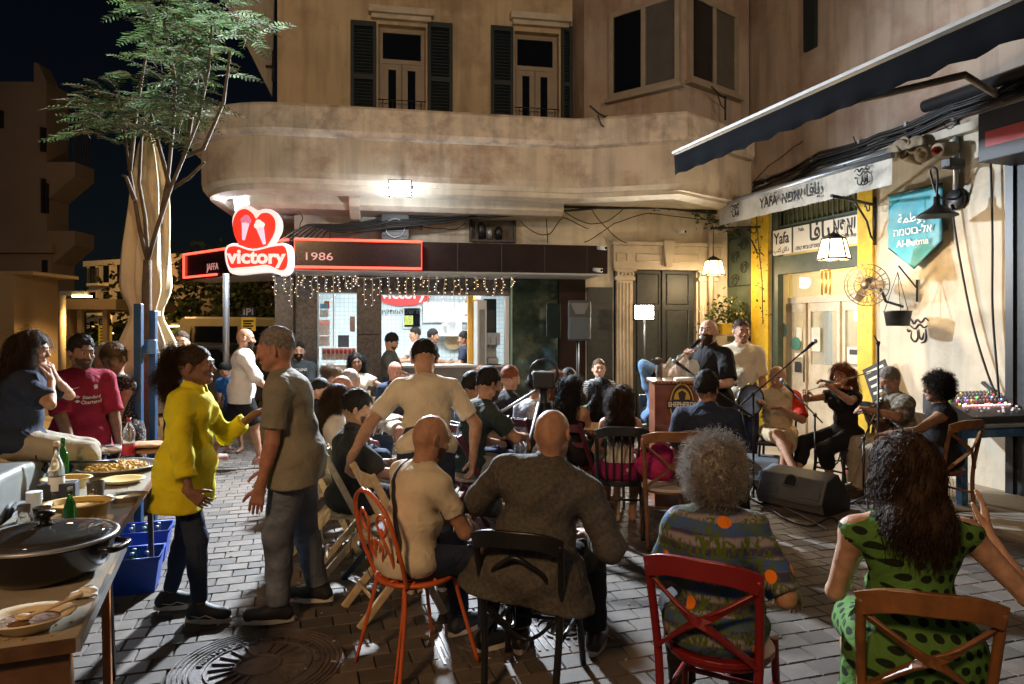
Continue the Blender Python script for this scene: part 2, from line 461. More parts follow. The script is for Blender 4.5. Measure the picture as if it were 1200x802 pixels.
def hand(S,wrist,d,pn,side,s,curl=.35,spread=.2,k=.008):
 """palm, four bent fingers of unequal length and a thumb that leaves the side of the palm"""
 d = nrm(d); pn = nrm(np.array(pn,float)-d*(np.array(pn,float) @ d)); sd = np.cross(d,pn)*side   # thumb side
 w_ = np.array(wrist,float)
 S.cap(w_-d*.03*s,w_+d*.015*s,.024*s,.023*s,k=.012)
 for o in (-.026,-.009,.009,.026):
  S.cap(w_+d*.012*s+sd*o*.6*s,w_+d*.082*s+sd*o*s,.0155*s,.0125*s,k=.012)
 Ls = (.060,.074,.080,.072)
 for i,o in enumerate((-.030,-.011,.010,.030)):
  p = w_+d*(.082-.006*abs(i-1.8))*s+sd*o*s
  dd = nrm(d+sd*o*7*spread); ang = curl*(.9+.12*i*(1 if i < 2 else .6))
  r = .0088*s
  for j,fr in enumerate((.46,.31,.23)):
   c,sn = math.cos(ang),math.sin(ang); dd = dd*c+pn*sn
   dd = nrm(dd); q = p+dd*Ls[i]*fr*s
   S.cap(p,q,r,r*.9,k=.004); p = q; r *= .92; ang = curl*1.05
   pnn = None
 p = w_+d*.025*s+sd*.022*s+pn*.006*s
 t = nrm(d*.75+sd*(.75+.3*spread)+pn*(.25+.4*curl))
 q = p+t*.042*s; S.cap(p,q,.0155*s,.0115*s,k=.01)
 t = nrm(t+d*.35+pn*curl*.5-sd*curl*.3); q2 = q+t*.036*s; S.cap(q,q2,.0112*s,.009*s,k=.005)
 t = nrm(t+d*.2+pn*curl*.4-sd*curl*.3); S.cap(q2,q2+t*.024*s,.009*s,.0078*s,k=.004)
PEOPLE = []
def shirt_tree(i):
 from mathutils.bvhtree import BVHTree
 sh_ = [o for o in i['root'].children if o.name.startswith(('shirt','dress'))][0]
 return BVHTree.FromPolygons([v.co.copy() for v in sh_.data.vertices],[tuple(p.vertices) for p in sh_.data.polygons])
def strap_on(i):
 bv = shirt_tree(i); t_,r_,f_ = (V(tuple(i[k])) for k in ('t2','r2','f2')); c_ = V(tuple(i['mid']))+t_*.03; u_ = (t_*.26-r_*.12).normalized(); pts = []
 for k in range(28):
  a = 2*PI*k/28; d = u_*math.cos(a)+f_*math.sin(a); h_ = bv.ray_cast(c_+d*.5,-d)
  if h_[0] is not None: pts.append((h_[0]+d*.004,u_.cross(f_)))
 m = MB(); n = len(pts); vs = []
 for p,s_ in pts: vs += [p-s_*.016,p+s_*.016]
 m.add(vs,[(2*k,2*k+1,(2*k+3)%(2*n),(2*k+2)%(2*n)) for k in range(n)],True); o = m.build('shoulder_strap',M_BLK,i['root']); o.modifiers.new('thick','SOLIDIFY').thickness = .003
def person(label,head,yaw,pose='sit',Z=None,hgt=None,sex='m',skin='tan',lean=(0,.05),bend=(0,.02),look=(0,0,0),hR=None,hL=None,eR=None,eL=None,
   fR=None,fL=None,kR=None,kL=None,top=None,bot=None,hair=None,beard=None,shoes=None,res=1.0,fat=0.,pelvis=None,shw=1.,curlR=.4,curlL=.4,
   pR=None,pL=None,dR=None,dL=None,face=True,glasses=False,group=None,body='person',twist=0.,sprR=.2,sprL=.2,seat=.45,legs=True,root=None,sleeves=None,name='person',strap=None):
 """head = (px, py) of the top of the head in the photograph; yaw 0 looks away from the camera, 90 to the left"""
 s = (hgt or (1.74 if sex == 'm' else 1.63))/1.74
 fem = sex == 'f'
 up = np.array([0,0,1.]); fw = np.array([0,1.,0]); rt = np.array([1.,0,0])
 P0 = np.array(pelvis if pelvis is not None else ((0,0,.94) if pose == 'stand' else (0,0,seat+.11)),float)
 if pose == 'stand': P0 = P0*s
 t = nrm([lean[0],lean[1],1.0]); L = .50*s
 tw = R(twist); r1 = nrm(np.array([math.cos(tw),math.sin(tw),0])-t*(math.cos(tw)*t[0]+math.sin(tw)*t[1])); f1 = np.cross(t,r1)
 Rt = np.stack([r1,f1,t],1)
 hp = nrm(t*.35+up*.75); hr = nrm(rt-hp*(rt @ hp)); hf = np.cross(hp,hr); Rp = np.stack([rt,fw,up],1)
 t2 = nrm(t+np.array([bend[0],bend[1]*2.2,0])); r2 = nrm(r1-t2*(r1 @ t2)); f2 = np.cross(t2,r2); Rc = np.stack([r2,f2,t2],1)
 mid = P0+t*L*.5; N = mid+t2*L*.5
 sw = (.165 if not fem else .143)*s*shw
 sh = {1: N+r2*sw-t2*.082*s,-1: N-r2*sw-t2*.082*s}
 hd = nrm(t2*.7+up*.6+np.array([0,.12,0]))
 HC = N+hd*(.143*s)
 e = Euler((R(look[1]),R(look[2]),R(look[0])),'XYZ').to_matrix()
 Rh = np.array([[e[i][j] for j in range(3)] for i in range(3)])
 hs = (.5+.5*s)*(1.0 if not fem else .96)*1.03
 def hp_(x,y,z): return HC+Rh @ (np.array([x,y,z])*hs)
 def okf(P):
  q = ((P-HC) @ Rh)/hs
  return ~((q[:,1] > .035) & (q[:,2] >-.3))
 if hair and hair.get('top'): extra = hair['top']
 else: extra = .012 if hair else 0
 topz = HC[2]+(.122+extra)*hs
 # place it
 if Z is None: Z = F*(H-topz)/(head[1]-YH)
 ya = R(yaw); c_,s_ = math.cos(ya),math.sin(ya)
 wx = (head[0]-600)*Z/F
 ox = c_*HC[0]-s_*HC[1]; oy = s_*HC[0]+c_*HC[1]
 loc = V((wx-ox,Z-oy,0)) if root is None else V(root)
 zz = H+(YH-head[1])*Z/F
 ro = thing(name,label,'person',loc,ya,group)
 fz = zz/topz if root is None else 1.
 if fz > 1.2 or fz < .8: print('HEIGHT',label,round(fz,2),round(zz,2))
 if root is None: ro.scale = (max(.9,min(1.1,fz)),)*2+(max(.86,min(1.16,fz)),)
 # joints
 hip = {1: P0+rt*.09*s,-1: P0-rt*.09*s}
 sd_ = {}
 th,sn = .43*s,.42*s; ua,fa = .29*s,.25*s
 knee = {}; ank = {}
 for q,ft,kp in ((1,fR,kR),(-1,fL,kL)):
  if ft is None:
   ft = (q*.11,.0,.09) if pose == 'stand' else (q*.13,.44*s,.09)
  kp = kp if kp is not None else ((q*.15,1,0) if pose == 'stand' else (q*.2,.6,1))
  knee[q],ank[q] = ik(hip[q],np.array(ft,float),th,sn,kp)
 elb = {}; wr = {}
 for q,ht,ep in ((1,hR,eR),(-1,hL,eL)):
  if ht is None: ht = (q*.25,.03,.80) if pose == 'stand' else (q*.11,.30,.66)
  ep = ep if ep is not None else (q*.8,-.8,-.5)
  elb[q],wr[q] = ik(sh[q],np.array(ht,float),ua,fa,ep)
 g = .85 if fem else 1.0
 B = SDF(); K = .045*s
 B.ell(P0+t*.01,(.158*s,.118*s,.12*s),Rp,k=K)
 B.ell(P0+t*.19*s+f1*(fat*.45),(.135*s*(g+fat),(.098+fat*.6)*s,.14*s),Rt,k=K)
 B.ell(mid+t2*.12*s,(.162*s*(g*.6+.4),.112*s,.155*s),Rc,k=K)
 B.cap(sh[1]-r2*.02,sh[-1]+r2*.02,.050*s*(.9 if fem else 1),k=.05*s)
 B.cap(N-t2*.03,sh[1],.048*s,.042*s,k=.04); B.cap(N-t2*.03,sh[-1],.048*s,.042*s,k=.04)
 if fem:
  for q in (1,-1): B.ell(mid+t2*.10*s+f2*.085*s+r2*q*.068*s,(.058*s,.052*s,.058*s),Rc,k=.03)
 B.cap(N-t2*.02,hp_(0,-.018,-.055),(.057 if not fem else .045)*s,(.053 if not fem else .043)*s,k=.03)
 for q in (1,-1):
  if legs:
   B.cap(hip[q],knee[q],.086*s,.056*s,k=.04); B.cap(knee[q],ank[q],.054*s,.036*s,k=.03)
   cb = nrm(np.cross(np.cross(ank[q]-knee[q],fw),ank[q]-knee[q])+1e-4)
   B.cap(knee[q]*.75+ank[q]*.25-cb*.014,knee[q]*.5+ank[q]*.5-cb*.012,.047*s,.040*s,k=.03)
   B.cap(ank[q]+up*-.03,ank[q]+fw*.13*s-up*.06,.034*s,.026*s,k=.03); B.cap(ank[q]-up*.03,ank[q]-fw*.04-up*.055,.034*s,.028*s,k=.03)
  am = .9 if fem else 1.05
  B.cap(sh[q],elb[q],.050*s*am,.037*s*am,k=.035); B.cap(elb[q],wr[q],.037*s*am,.025*s*am,k=.02)
  B.cap(elb[q]*.8+wr[q]*.2,elb[q]*.55+wr[q]*.45,.038*s*am,.033*s*am,k=.02)
  dd = nrm(wr[q]-elb[q]); dq = dR if q == 1 else dL
  dd = nrm(dq) if dq is not None else dd
  pn = pR if q == 1 else pL
  if pn is None: pn = (0,0,-1) if pose == 'sit' else (-q,0,0)
  hand(B,wr[q],dd,pn,q,s*1.02*(.93 if fem else 1),curlR if q == 1 else curlL,sprR if q == 1 else sprL)
  sd_[q] = dd
 # head
 HR = Rh; a = hs
 B.ell(hp_(0,-.012,.028),(.078*a,.095*a,.088*a),HR,k=.02); B.ell(hp_(0,-.040,-.015),(.062*a,.055*a,.055*a),HR,k=.03)
 B.ell(hp_(0,.028,-.022),(.060*a,.062*a,.082*a),HR,k=.03)
 B.ell(hp_(0,.062,-.088),(.030*a,.024*a,.022*a),HR,k=.022)
 for q in (1,-1):
  B.cap(hp_(q*.052,.005,-.050),hp_(q*.022,.062,-.085),.017*a,.013*a,k=.025)
  B.ell(hp_(q*.040,.070,-.018),(.020*a,.016*a,.018*a),HR,k=.015)
  B.ell(hp_(q*.083,-.012,-.004),(.007*a,.019*a,.031*a),Rh @ np.array(Euler((0,0,q*.45)).to_matrix()),k=.006); B.ell(hp_(q*.092,-.002,-.004),(.004*a,.010*a,.018*a),HR,k=.008,sub=True)
  B.ell(hp_(q*.031,.094,.012),(.016*a,.013*a,.011*a),HR,k=.012,sub=True)
  B.ell(hp_(q*.031,.080,.011),(.0145*a,.0115*a,.0125*a),HR,k=.003)
  B.ell(hp_(q*.013,.101,-.028),(.0085*a,.009*a,.007*a),HR,k=.005)
 B.cap(hp_(-.036,.080,.032),hp_(.036,.080,.032),.010*a,k=.014)
 B.cap(hp_(0,.084,.018),hp_(0,.106,-.021),.0085*a,.0115*a,k=.010)
 B.ell(hp_(0,.083,-.052),(.023*a,.011*a,.0065*a),HR,k=.006); B.ell(hp_(0,.082,-.062),(.019*a,.011*a,.007*a),HR,k=.006)
 # meshes
 hb,hh_,hn = (.0105,.0055,.0048) if res >= 1 else ((.014,.0085,.0075) if res >= .6 else (.019,.0125,.011))
 r_ = .165*a; Hlo,Hhi = HC-r_,HC+r_; Hlo[2] = HC[2]-.13*a
 parts = []; skip = [(Hlo+hb*.2,Hhi)]
 parts.append(B.nets(hh_,Hlo-.006,Hhi))
 for q in (1,-1):
  c = wr[q]+sd_[q]*.085*s; lo = c-.125*s; hi = c+.125*s
  skip.append((lo+hb*.3,hi-hb*.3)); parts.append(B.nets(hn,lo,hi))
 lo,hi = B.bounds(.02); lo[2] = max(lo[2],-.01)
 parts.append(B.nets(hb,lo,hi,skip=skip))
 bo = npobj('body',parts,SK[skin],ro)
 # face details
 if face:
  for q in (1,-1):
   m = MB(); m.ball((0,0,0),.0112*a,12); me = m.mesh('eye')
   for p in me.polygons:
    c = p.center
    if c.y > .0112*a*.74: p.material_index = 1
   eo = link('eye',me,[EYEW,EYED],ro); eo.matrix_local = Matrix.Translation(V(hp_(q*.031,.0828,.010))) @ e.to_4x4()
   m = MB(); m.tube([hp_(q*.016,.0925,.030),hp_(q*.032,.0935,.036),hp_(q*.048,.082,.031)],[.003,.0035,.002],6)
   m.build('eyebrow',BROW if not hair or hair['c'] in ('brown','light','grey','silver','auburn') else HM['black'],ro)
  m = MB(); m.tube([hp_(-.021,.087,-.056),hp_(0,.0945,-.0555),hp_(.021,.087,-.056)],[.002,.0052,.002],6); m.build('lips',LIP,ro)
 if glasses:
  m = MB()
  for q in (1,-1):
   m.tube([hp_(q*(.033+.021*math.cos(k*PI/5)),.104-.008*abs(math.cos(k*PI/5)),.010+.015*math.sin(k*PI/5)) for k in range(10)],.0016,5,closed=True)
   m.tube([hp_(q*.054,.096,.014),hp_(q*.075,.03,.014),hp_(q*.08,-.01,.012)],.0014,5)
  m.tube([hp_(-.012,.104,.014),hp_(0,.108,.016),hp_(.012,.104,.014)],.0015,5)
  m.build('glasses',M('glasses_frame',(.03,.03,.03),rough=.3,var=0),ro)
 rng = np.random.default_rng(len(PEOPLE)+11)
 hres = .0085 if res >= 1 else (.011 if res >= .6 else .014)
 dens = 1. if res >= 1 else (.5 if res >= .6 else .15)
 rsc = 1. if res >= 1 else (1.5 if res >= .6 else 2.0)
 if hair:
  G = SDF(); st = hair['s']; hc = HM[hair['c']]; v = hair.get('v',1.)
  fl = hair.get('line',.074)
  fz_ = hp_(0,.085,fl); fn = Rh @ nrm([0,.86,-.50])
  side = (hp_(0,-.02,-.052),Rh @ nrm([0,.35,-1]))
  if st in ('short','crop','thin','slick'):
   th_ = {'short': .014,'crop': .006,'thin': .007,'slick': .010}[st]*v
   G.ell(hp_(0,-.020,.040+.004*(st == 'short')),((.0755+th_*.8)*a,(.0925+th_*.8)*a,(.087+th_*1.35)*a),HR,k=.02,cuts=[(fz_,fn),(hp_(0,-.02,-.045),Rh @ nrm([0,.55,-1]))])
   G.ell(hp_(0,.118,.040),(.061*a,.058*a,(.064 if st != 'thin' else .074)*a),HR,k=.012,sub=True)
   for q in (1,-1): G.ell(hp_(q*.078,.068,.018),(.034*a,.042*a,.046*a),HR,k=.012,sub=True)
   amp = .0045*v
   G.noise = lambda X,Y,Z: amp*np.sin(70*X+5*np.sin(40*Y))*np.sin(65*Z+6*np.sin(33*X+20*Y))
   Pq = G.nets(hres); ps = [Pq]
   if st != 'crop' and len(Pq[0]): ps.append(strands(*Pq,int(1400*dens),.024*v,.30,.55,.45,.0011*rsc,rng,seg=3))
   elif len(Pq[0]): ps.append(strands(*Pq,int(900*dens),.008,.8,.3,.2,.0009*rsc,rng,seg=2))
   npobj('hair',ps,hc,ro)
  elif st == 'curly':
   rr = .026*v
   G.ell(hp_(0,-.018,.038),((.078+rr)*a,(.090+rr)*a,(.092+rr)*a),HR,k=.03,cuts=[(hp_(0,.085+rr*.4,fl),fn)])
   if hair.get('nape',1): G.ell(hp_(0,-.055,-.015),((.070+rr*.6)*a,(.055+rr*.6)*a,(.068+rr*.3)*a),HR,k=.03)
   G.noise = lambda X,Y,Z: .009*np.sin(62*X+3*np.sin(50*Y))*np.sin(58*Z+3*np.sin(43*X))*np.cos(55*Y)
   Pq = G.nets(hres)
   npobj('hair',[Pq,strands(*Pq,int(2600*dens),.05*v,.9,.25,1.3,.0013*rsc,rng,seg=7,freq=1.)],hc,ro)
  elif st in ('long','wavy','bob','mane'):
   G.ell(hp_(0,-.016,.036),(.088*a*v,.103*a*v,.100*a),HR,k=.03,cuts=[(hp_(0,.085,fl+.01),fn)])
   ln = hair.get('len',.30); wd = hair.get('w',.06)*v
   p = hp_(0,-.055,0); nb = N-f2*.085-t2*.02
   G.cap(p,nb,wd*1.25,wd*1.3,k=.05)
   if st != 'bob':
    q0 = N-f2*(.10+.0*fat)-t2*ln
    for q in (-1,0,1): G.cap(nb+r2*q*wd*.8,q0+r2*q*wd*1.1,wd*.85,wd*.38,k=.04)
   for q in (1,-1): G.cap(hp_(q*.068,-.02,.01),hp_(q*.070,-.03,-.10),.030*v,.028*v,k=.035)
   am = .006
   G.noise = lambda X,Y,Z: am*np.sin(45*X+4*np.sin(14*Z))+am*.6*np.sin(80*X+5*np.sin(11*Z)+30*Y)
   Pq = G.nets(hres)
   cu = {'long': .12,'wavy': .55,'bob': .35,'mane': .45}[st]
   npobj('hair',[Pq,strands(*Pq,int(3400*dens),.10 if st == 'mane' else .15,.14,1.0,cu,.0014*rsc,rng,seg=8,freq=.55,ok=okf)],hc,ro)
  elif st == 'pony':
   G.ell(hp_(0,-.012,.036),(.083*a,.099*a,.096*a),HR,k=.02,cuts=[(fz_,fn),side])
   Pq = G.nets(hres); ps = [Pq,strands(*Pq,int(900*dens),.05,.12,.1,.1,.0011*rsc,rng,seg=4,sway=tuple(Rh @ np.array([0,-1.2,.35])))]
   T = SDF(); T.ell(hp_(0,-.115,.075),(.05*a,.05*a,.045*a),k=.03)
   if hair.get('bun'): pass
   else:
    T.cap(hp_(0,-.13,.06),hp_(0,-.175,-.06),.055*v,.065*v,k=.04); T.cap(hp_(0,-.175,-.06),hp_(0,-.150,-.16),.062*v,.045*v,k=.04)
   T.noise = lambda X,Y,Z: .010*np.sin(60*X+3*np.sin(50*Y))*np.sin(52*Z+3*np.sin(43*X))*np.cos(55*Y)
   Tq = T.nets(hres); ps += [Tq,strands(*Tq,int(2200*dens),.075,.7,.5,1.3,.0013*rsc,rng,seg=8)]
   npobj('hair',ps,hc,ro)
  elif st == 'cap':
   G.ell(hp_(0,-.012,.036),(.088*a,.104*a,.104*a),HR,k=.01,cuts=[(hp_(0,0,.012),Rh @ nrm([0,.25,-1]))])
   npobj('beanie',[G.nets(hres)],hc,ro)
 if beard:
  G = SDF()
  bl = beard.get('l',1.)
  cu = [(hp_(0,.04,-.030),Rh @ nrm([0,-.10,1])),(hp_(0,-.002,0),Rh @ nrm([0,-1,.0]))]
  G.ell(hp_(0,.032,-.030),(.0635*a,.066*a,(.082+.012*bl)*a),HR,k=.01,cuts=cu)
  G.ell(hp_(0,.066,-.090-.012*(bl-1)),(.034*a,.026*a,(.026+.014*bl)*a),HR,k=.02,cuts=cu)
  G.ell(hp_(0,.092,-.057),(.017*a,.02*a,.010*a),HR,k=.004,sub=True)
  Pq = G.nets(hres*.8); ps = [Pq]
  if len(Pq[0]): ps.append(strands(*Pq,int(900*dens),.016*bl,.6,.7,.3,.0009*rsc,rng,seg=3))
  npobj('beard',ps,HM[beard['c']],ro)
 # clothes
 def leg_prims(G,lo_,ends,k=.03):
  for q in (1,-1):
   if ends <= 1:
    e2 = hip[q]+(knee[q]-hip[q])*ends; dn = nrm(knee[q]-hip[q])
    rr = .086+(.056-.086)*ends
    G.cap(hip[q],e2+dn*.03,(.090+lo_)*s,(rr+lo_+.012)*s,k=k,cuts=[(e2,dn)])
   else:
    e2 = knee[q]+(ank[q]-knee[q])*(ends-1); dn = nrm(ank[q]-knee[q])
    G.cap(hip[q],knee[q],(.088+lo_)*s,(.060+lo_)*s,k=k)
    rr = .056+(.040-.056)*(ends-1)
    G.cap(knee[q],e2+dn*.03,(.058+lo_)*s,(rr+lo_*1.15)*s,k=k,cuts=[(e2,dn)])
    cb = nrm(np.cross(np.cross(dn,fw),dn)+1e-4)
    if ends > 1.4: G.cap(knee[q]*.75+ank[q]*.25-cb*.014,knee[q]*.5+ank[q]*.5-cb*.012,(.047+lo_*.8)*s,(.040+lo_*.8)*s,k=.03)
 cres = .010 if res >= 1 else (.014 if res >= .6 else .019)
 if bot and legs:
  G = SDF(); lo_ = bot.get('loose',.010)
  G.ell(P0+t*.01,((.162+lo_)*s,(.122+lo_)*s,.125*s),Rp,k=K); G.ell(P0+t*.10*s,((.135+lo_)*s*(g+fat),(.105+lo_+fat*.5)*s,.10*s),Rt,k=K)
  leg_prims(G,lo_,bot.get('len',1.93),k=bot.get('k',.035))
  if bot.get('skirt'):
   G.cap((hip[1]+hip[-1])/2,(knee[1]+knee[-1])/2,.13*s,.12*s,k=.08)
  G.cuts.append((P0+t*(.03 if pose == 'stand' and top and top.get('hem',-.06) <-.09 else (.13 if pose == 'stand' else .082))*s,t if pose == 'stand' else up)); G.noise = wrinkle(bot.get('wr',.007),bot.get('wf',1.2),rng.uniform(0,6))
  npobj(bot.get('n','trousers'),[G.nets(cres)],bot['m'],ro)
 if top:
  G = SDF(); lo_ = top.get('loose',.014)+(.004 if pose != 'stand' else 0); hem = top.get('hem',-.06); tank = top.get('tank'); lo2 = lo_+(.012 if pose == 'stand' else .026)+top.get('flare',0.)
  ck = []
  if tank: ck = [(mid+t2*(tank*L),t2)]
  G.ell(P0+t*.19*s+f1*(fat*.45),((.137+lo_)*s*(g+fat),(.100+lo_+fat*.6)*s,.15*s),Rt,k=K)
  G.ell(mid+t2*.12*s,((.164+lo_)*s*(g*.6+.4),(.114+lo_)*s,.157*s),Rc,k=K,cuts=ck)
  if fem:
   for q in (1,-1): G.ell(mid+t2*.10*s+f2*.085*s+r2*q*.068*s,((.054+lo_*.6)*s,)*3,Rc,k=.035)
  hb_ = P0+t*(hem-.05)*s
  if hem < .1:
   G.ell(P0+t*.01,((.165+lo2)*s,(.124+lo2)*s,.13*s),Rt if pose == 'stand' else Rp,k=K)
   if hem <-.1:
    G.cap(P0+t*.05*s+r1*.06,hb_+r1*(.07+lo2),(.12+lo2*.5)*s,(.11+lo2*.8)*s,k=.05); G.cap(P0+t*.05*s-r1*.06,hb_-r1*(.07+lo2),(.12+lo2*.5)*s,(.11+lo2*.8)*s,k=.05)
  if not tank:
   G.cap(sh[1]-r2*.02,sh[-1]+r2*.02,(.052+lo_*.6)*s*(.9 if fem else 1),k=.05*s)
   nl = top.get('neck',.022)
   G.cap(N-t2*.03,sh[1]+t2*.004,(.050+lo_*.6)*s,(.044+lo_*.6)*s,k=.04,cuts=[(N+t2*nl*s,t2)]); G.cap(N-t2*.03,sh[-1]+t2*.004,(.050+lo_*.6)*s,(.044+lo_*.6)*s,k=.04,cuts=[(N+t2*nl*s,t2)])
  else:
   for q in (1,-1):
    a0 = mid+t2*(tank*L-.01)+r2*q*.085*s; sp = N+r2*q*.095*s-t2*.010*s
    for sg_ in (1,-1): G.cap(a0+f2*sg_*.095*s,sp+f2*sg_*.02+t2*.012,.014*s,k=.02)
    G.cap(sp-f2*.03+t2*.012,sp+f2*.03+t2*.012,.014*s,k=.02)
  se = top.get('sleeve',.55)
  for q in (1,-1):
   if se <= 0: continue
   am = .9 if fem else 1.05; sl = top.get('sl',lo_+.008)
   if se <= 1:
    e2 = sh[q]+(elb[q]-sh[q])*se; dn = nrm(elb[q]-sh[q])
    G.cap(sh[q],e2+dn*.03,(.052*am+sl*.8)*s,(.050-.012*se+sl*1.2)*s,k=.035,cuts=[(e2,dn)])
   else:
    e2 = elb[q]+(wr[q]-elb[q])*(se-1); dn = nrm(wr[q]-elb[q])
    G.cap(sh[q],elb[q],(.052*am+sl*.8)*s,(.040*am+sl)*s,k=.035)
    G.cap(elb[q],e2+dn*.03,(.040*am+sl)*s,(.034+sl*1.1)*s,k=.025,cuts=[(e2,dn)])
  if top.get('dress'): leg_prims(G,.02,top['dress'],k=.09)
  else: G.cuts.append((P0+t*hem*s,-t))
  ng = wrinkle(top.get('wr',.007),top.get('wf',1.),rng.uniform(0,6)); G.noise = ng
  ms = [G.nets(cres)]
  npobj(top.get('n','shirt'),ms,top['m'],ro)
  if not top.get('collar') and not tank and se > 0:
   m = MB(); m.tube([V(tuple(N+t2*.006*s+(r2*math.cos(k*PI/10)*1.12+f2*math.sin(k*PI/10))*.066*s-t2*.016*max(0,math.sin(k*PI/10)))) for k in range(20)],.0055,6,closed=True); m.build('neck_rib',top['m'],ro)
  if top.get('collar'):
   m = MB(); cc = N+t2*.012; n_ = 20; vs = [];
   for rr,zz_ in ((.058,.036),(.064,.040),(.082,.004),(.078,-.002)):
    for k in range(n_):
     an =-PI/2+2*PI*k/n_+.0; sp = 1+.0*k
     dr = r2*math.cos(an)+f2*math.sin(an); fz2 = .012*max(0,math.sin(an))
     vs.append(cc+dr*rr*s*(1.08 if abs(math.cos(an)) > .5 else 1)+t2*(zz_-fz2*2.2)*s+f2*.008)
   fs = [(i*n_+k,(i+1)*n_+k,(i+1)*n_+(k+1)%n_,i*n_+(k+1)%n_) for i in range(3) for k in range(n_) if not (k in (9,10))]
   m.add([V(v_) for v_ in vs],fs,True); o = m.build('collar',top['m'],ro)
   md = o.modifiers.new('thick','SOLIDIFY'); md.thickness = .004
 if shoes and legs:
  for q in (1,-1):
   G = SDF(); A = ank[q]; fl_ = nrm([q*.12,1,0]) if pose != 'stand' or True else fw
   fd = shoes.get('d'+('R' if q == 1 else 'L'))
   if fd is not None: fl_ = nrm(fd)
   sidev = np.cross(fl_,up)
   h0 = A[2]-.085
   toe = A+fl_*.155*s; toe[2] = h0+.045; heel = A-fl_*.045*s; heel[2] = h0+.045
   G.cap(heel,toe,.043*s,.040*s,k=.02); G.cap(A-fl_*.01+up*(-.0),A+fl_*.07*s-up*.035,.046*s,.040*s,k=.03)
   if shoes.get('high'): G.cap(A+up*.03,A-up*.02,.045*s,.046*s,k=.02)
   G.cuts.append((np.array([0,0,h0+.012]),-up)); G.cuts.append((A+up*(.07 if shoes.get('high') else .025),up))
   so_ = npobj('shoe',[G.nets(cres*.7)],shoes['m'],ro)
   m = MB(); pl = []
   for k in range(18):
    an = 2*PI*k/18; c0 = math.cos(an); s0 = math.sin(an)
    wdt = .046-.004*c0-.006*(c0 <-.3)
    p = (heel+toe)/2+fl_*c0*.148*s+sidev*s0*wdt*s; pl.append((p[0],p[1]))
   z0 = max(h0,.004); m.slab(pl[::-1] if False else pl,z0,z0+.026)
   m.build('sole',shoes.get('sole',M_SOLE),so_)
   if shoes.get('laces'):
    m = MB()
    for k in range(4):
     p = A+fl_*(.035+.022*k)*s+up*(-.000-.0105*k); m.tube([p-sidev*.022,p+up*.010,p+sidev*.022],.0032,5)
     if k < 3:
      p2 = A+fl_*(.057+.022*k)*s+up*(-.0105*(k+1)); m.tube([p-sidev*.02,p2+up*.010 ,p2+sidev*.02],.0028,5)
    m.tube([A+fl_*.12*s-sidev*.045-up*.055,A+fl_*.06*s-sidev*.048-up*.035,A+fl_*.02*s-sidev*.046-up*.048,A-fl_*.05*s-sidev*.034-up*.04],.0035,5)
    m.tube([A+fl_*.12*s+sidev*.045-up*.055,A+fl_*.06*s+sidev*.048-up*.035,A+fl_*.02*s+sidev*.046-up*.048,A-fl_*.05*s+sidev*.034-up*.04],.0035,5)
    m.build('laces',shoes['laces'],so_)
 info = dict(root=ro,N=N,HC=HC,sh=sh,elb=elb,wr=wr,knee=knee,ank=ank,P0=P0,t=t,t2=t2,r2=r2,f2=f2,hd=sd_,yaw=ya,loc=loc,mid=mid,Rh=Rh)
 def wp(p): return ro.matrix_basis @ V(tuple(p))
 info['w'] = wp
 if strap: strap_on(info)
 PEOPLE.append(label); return info
M_SOLE = M('rubber_sole',(.55,.53,.48),rough=.7,bump=.1)
M_BLK = M('black_webbing',(.012,.012,.013),rough=.7,bump=.2)
# ================================================================= materials of the place
PLASTER = M('plaster_cream',(.52,.41,.27),rough=.9,var=.12,scale=1.5,bump=.25,bscale=25,dark=(.24,.16,.10),dscale=.9,damt=.7,streak=.55)
PLAST2 = M('plaster_balcony',(.62,.54,.43),rough=.9,var=.12,scale=2.5,bump=.3,bscale=30,dark=(.30,.19,.13),dscale=1.3,damt=.75,streak=.6)
COPING = M('coping_stone',(.66,.58,.48),rough=.9,var=.15,scale=5,bump=.4,bscale=30,dark=(.2,.15,.12),dscale=3,damt=.6,streak=.7)
PLWHITE = M('plaster_white',(.62,.56,.45),rough=.85,var=.08,scale=3,bump=.2,bscale=30,dark=(.36,.29,.2),dscale=1.6,damt=.55,streak=.4)
PLPINK = M('plaster_pink',(.43,.35,.28),rough=.9,var=.15,scale=1.3,bump=.25,bscale=25,dark=(.26,.15,.11),dscale=.8,damt=.7,streak=.6)
CARVED = M('carved_stone',(.52,.46,.37),rough=.8,var=.1,scale=5,bump=.25,bscale=50,dark=(.3,.24,.17),dscale=3,damt=.5)
SHUT = M('shutter_paint',(.006,.015,.019),rough=.6,var=.2,scale=10,bump=.2)
WFRAME = M('window_frame_paint',(.30,.25,.19),rough=.7,var=.1)
GLASSD = M('dark_glass',(.006,.008,.012),rough=.06,var=0,spec=.8)
BROWNF = M('fascia_brown',(.022,.013,.012),rough=.7,spec=.12,var=.25,scale=3,bump=.08,dark=(.03,.02,.02),dscale=2)
GRAN = M('granite_dark',(.085,.075,.068),rough=.3,var=.5,scale=22,bump=.06,dark=(.17,.14,.12),dscale=3.5,damt=.35)
BLACKM = M('black_metal',(.014,.014,.016),rough=.42,var=.2,bump=.05)
BLACKD = M('black_door',(.018,.024,.026),rough=.5,var=.3,scale=14,bump=.2)
CABLE = M('cable_rubber',(.012,.012,.012),rough=.55,var=.1)
PIPEG = M('pipe_paint',(.34,.28,.21),rough=.6,var=.15)
STEELG = M('galvanised',(.36,.38,.40),rough=.4,metal=.6,var=.1)
NEON = M('neon_red',(.9,.05,.02),var=0,emis=(1,.06,.035),es=2.4)
NEONW = M('sign_white_lit',(.85,.8,.75),var=0,emis=(1,.86,.80),es=.42)
NEONR = M('sign_red_lit',(.7,.03,.02),var=0,emis=(1,.035,.015),es=.42)
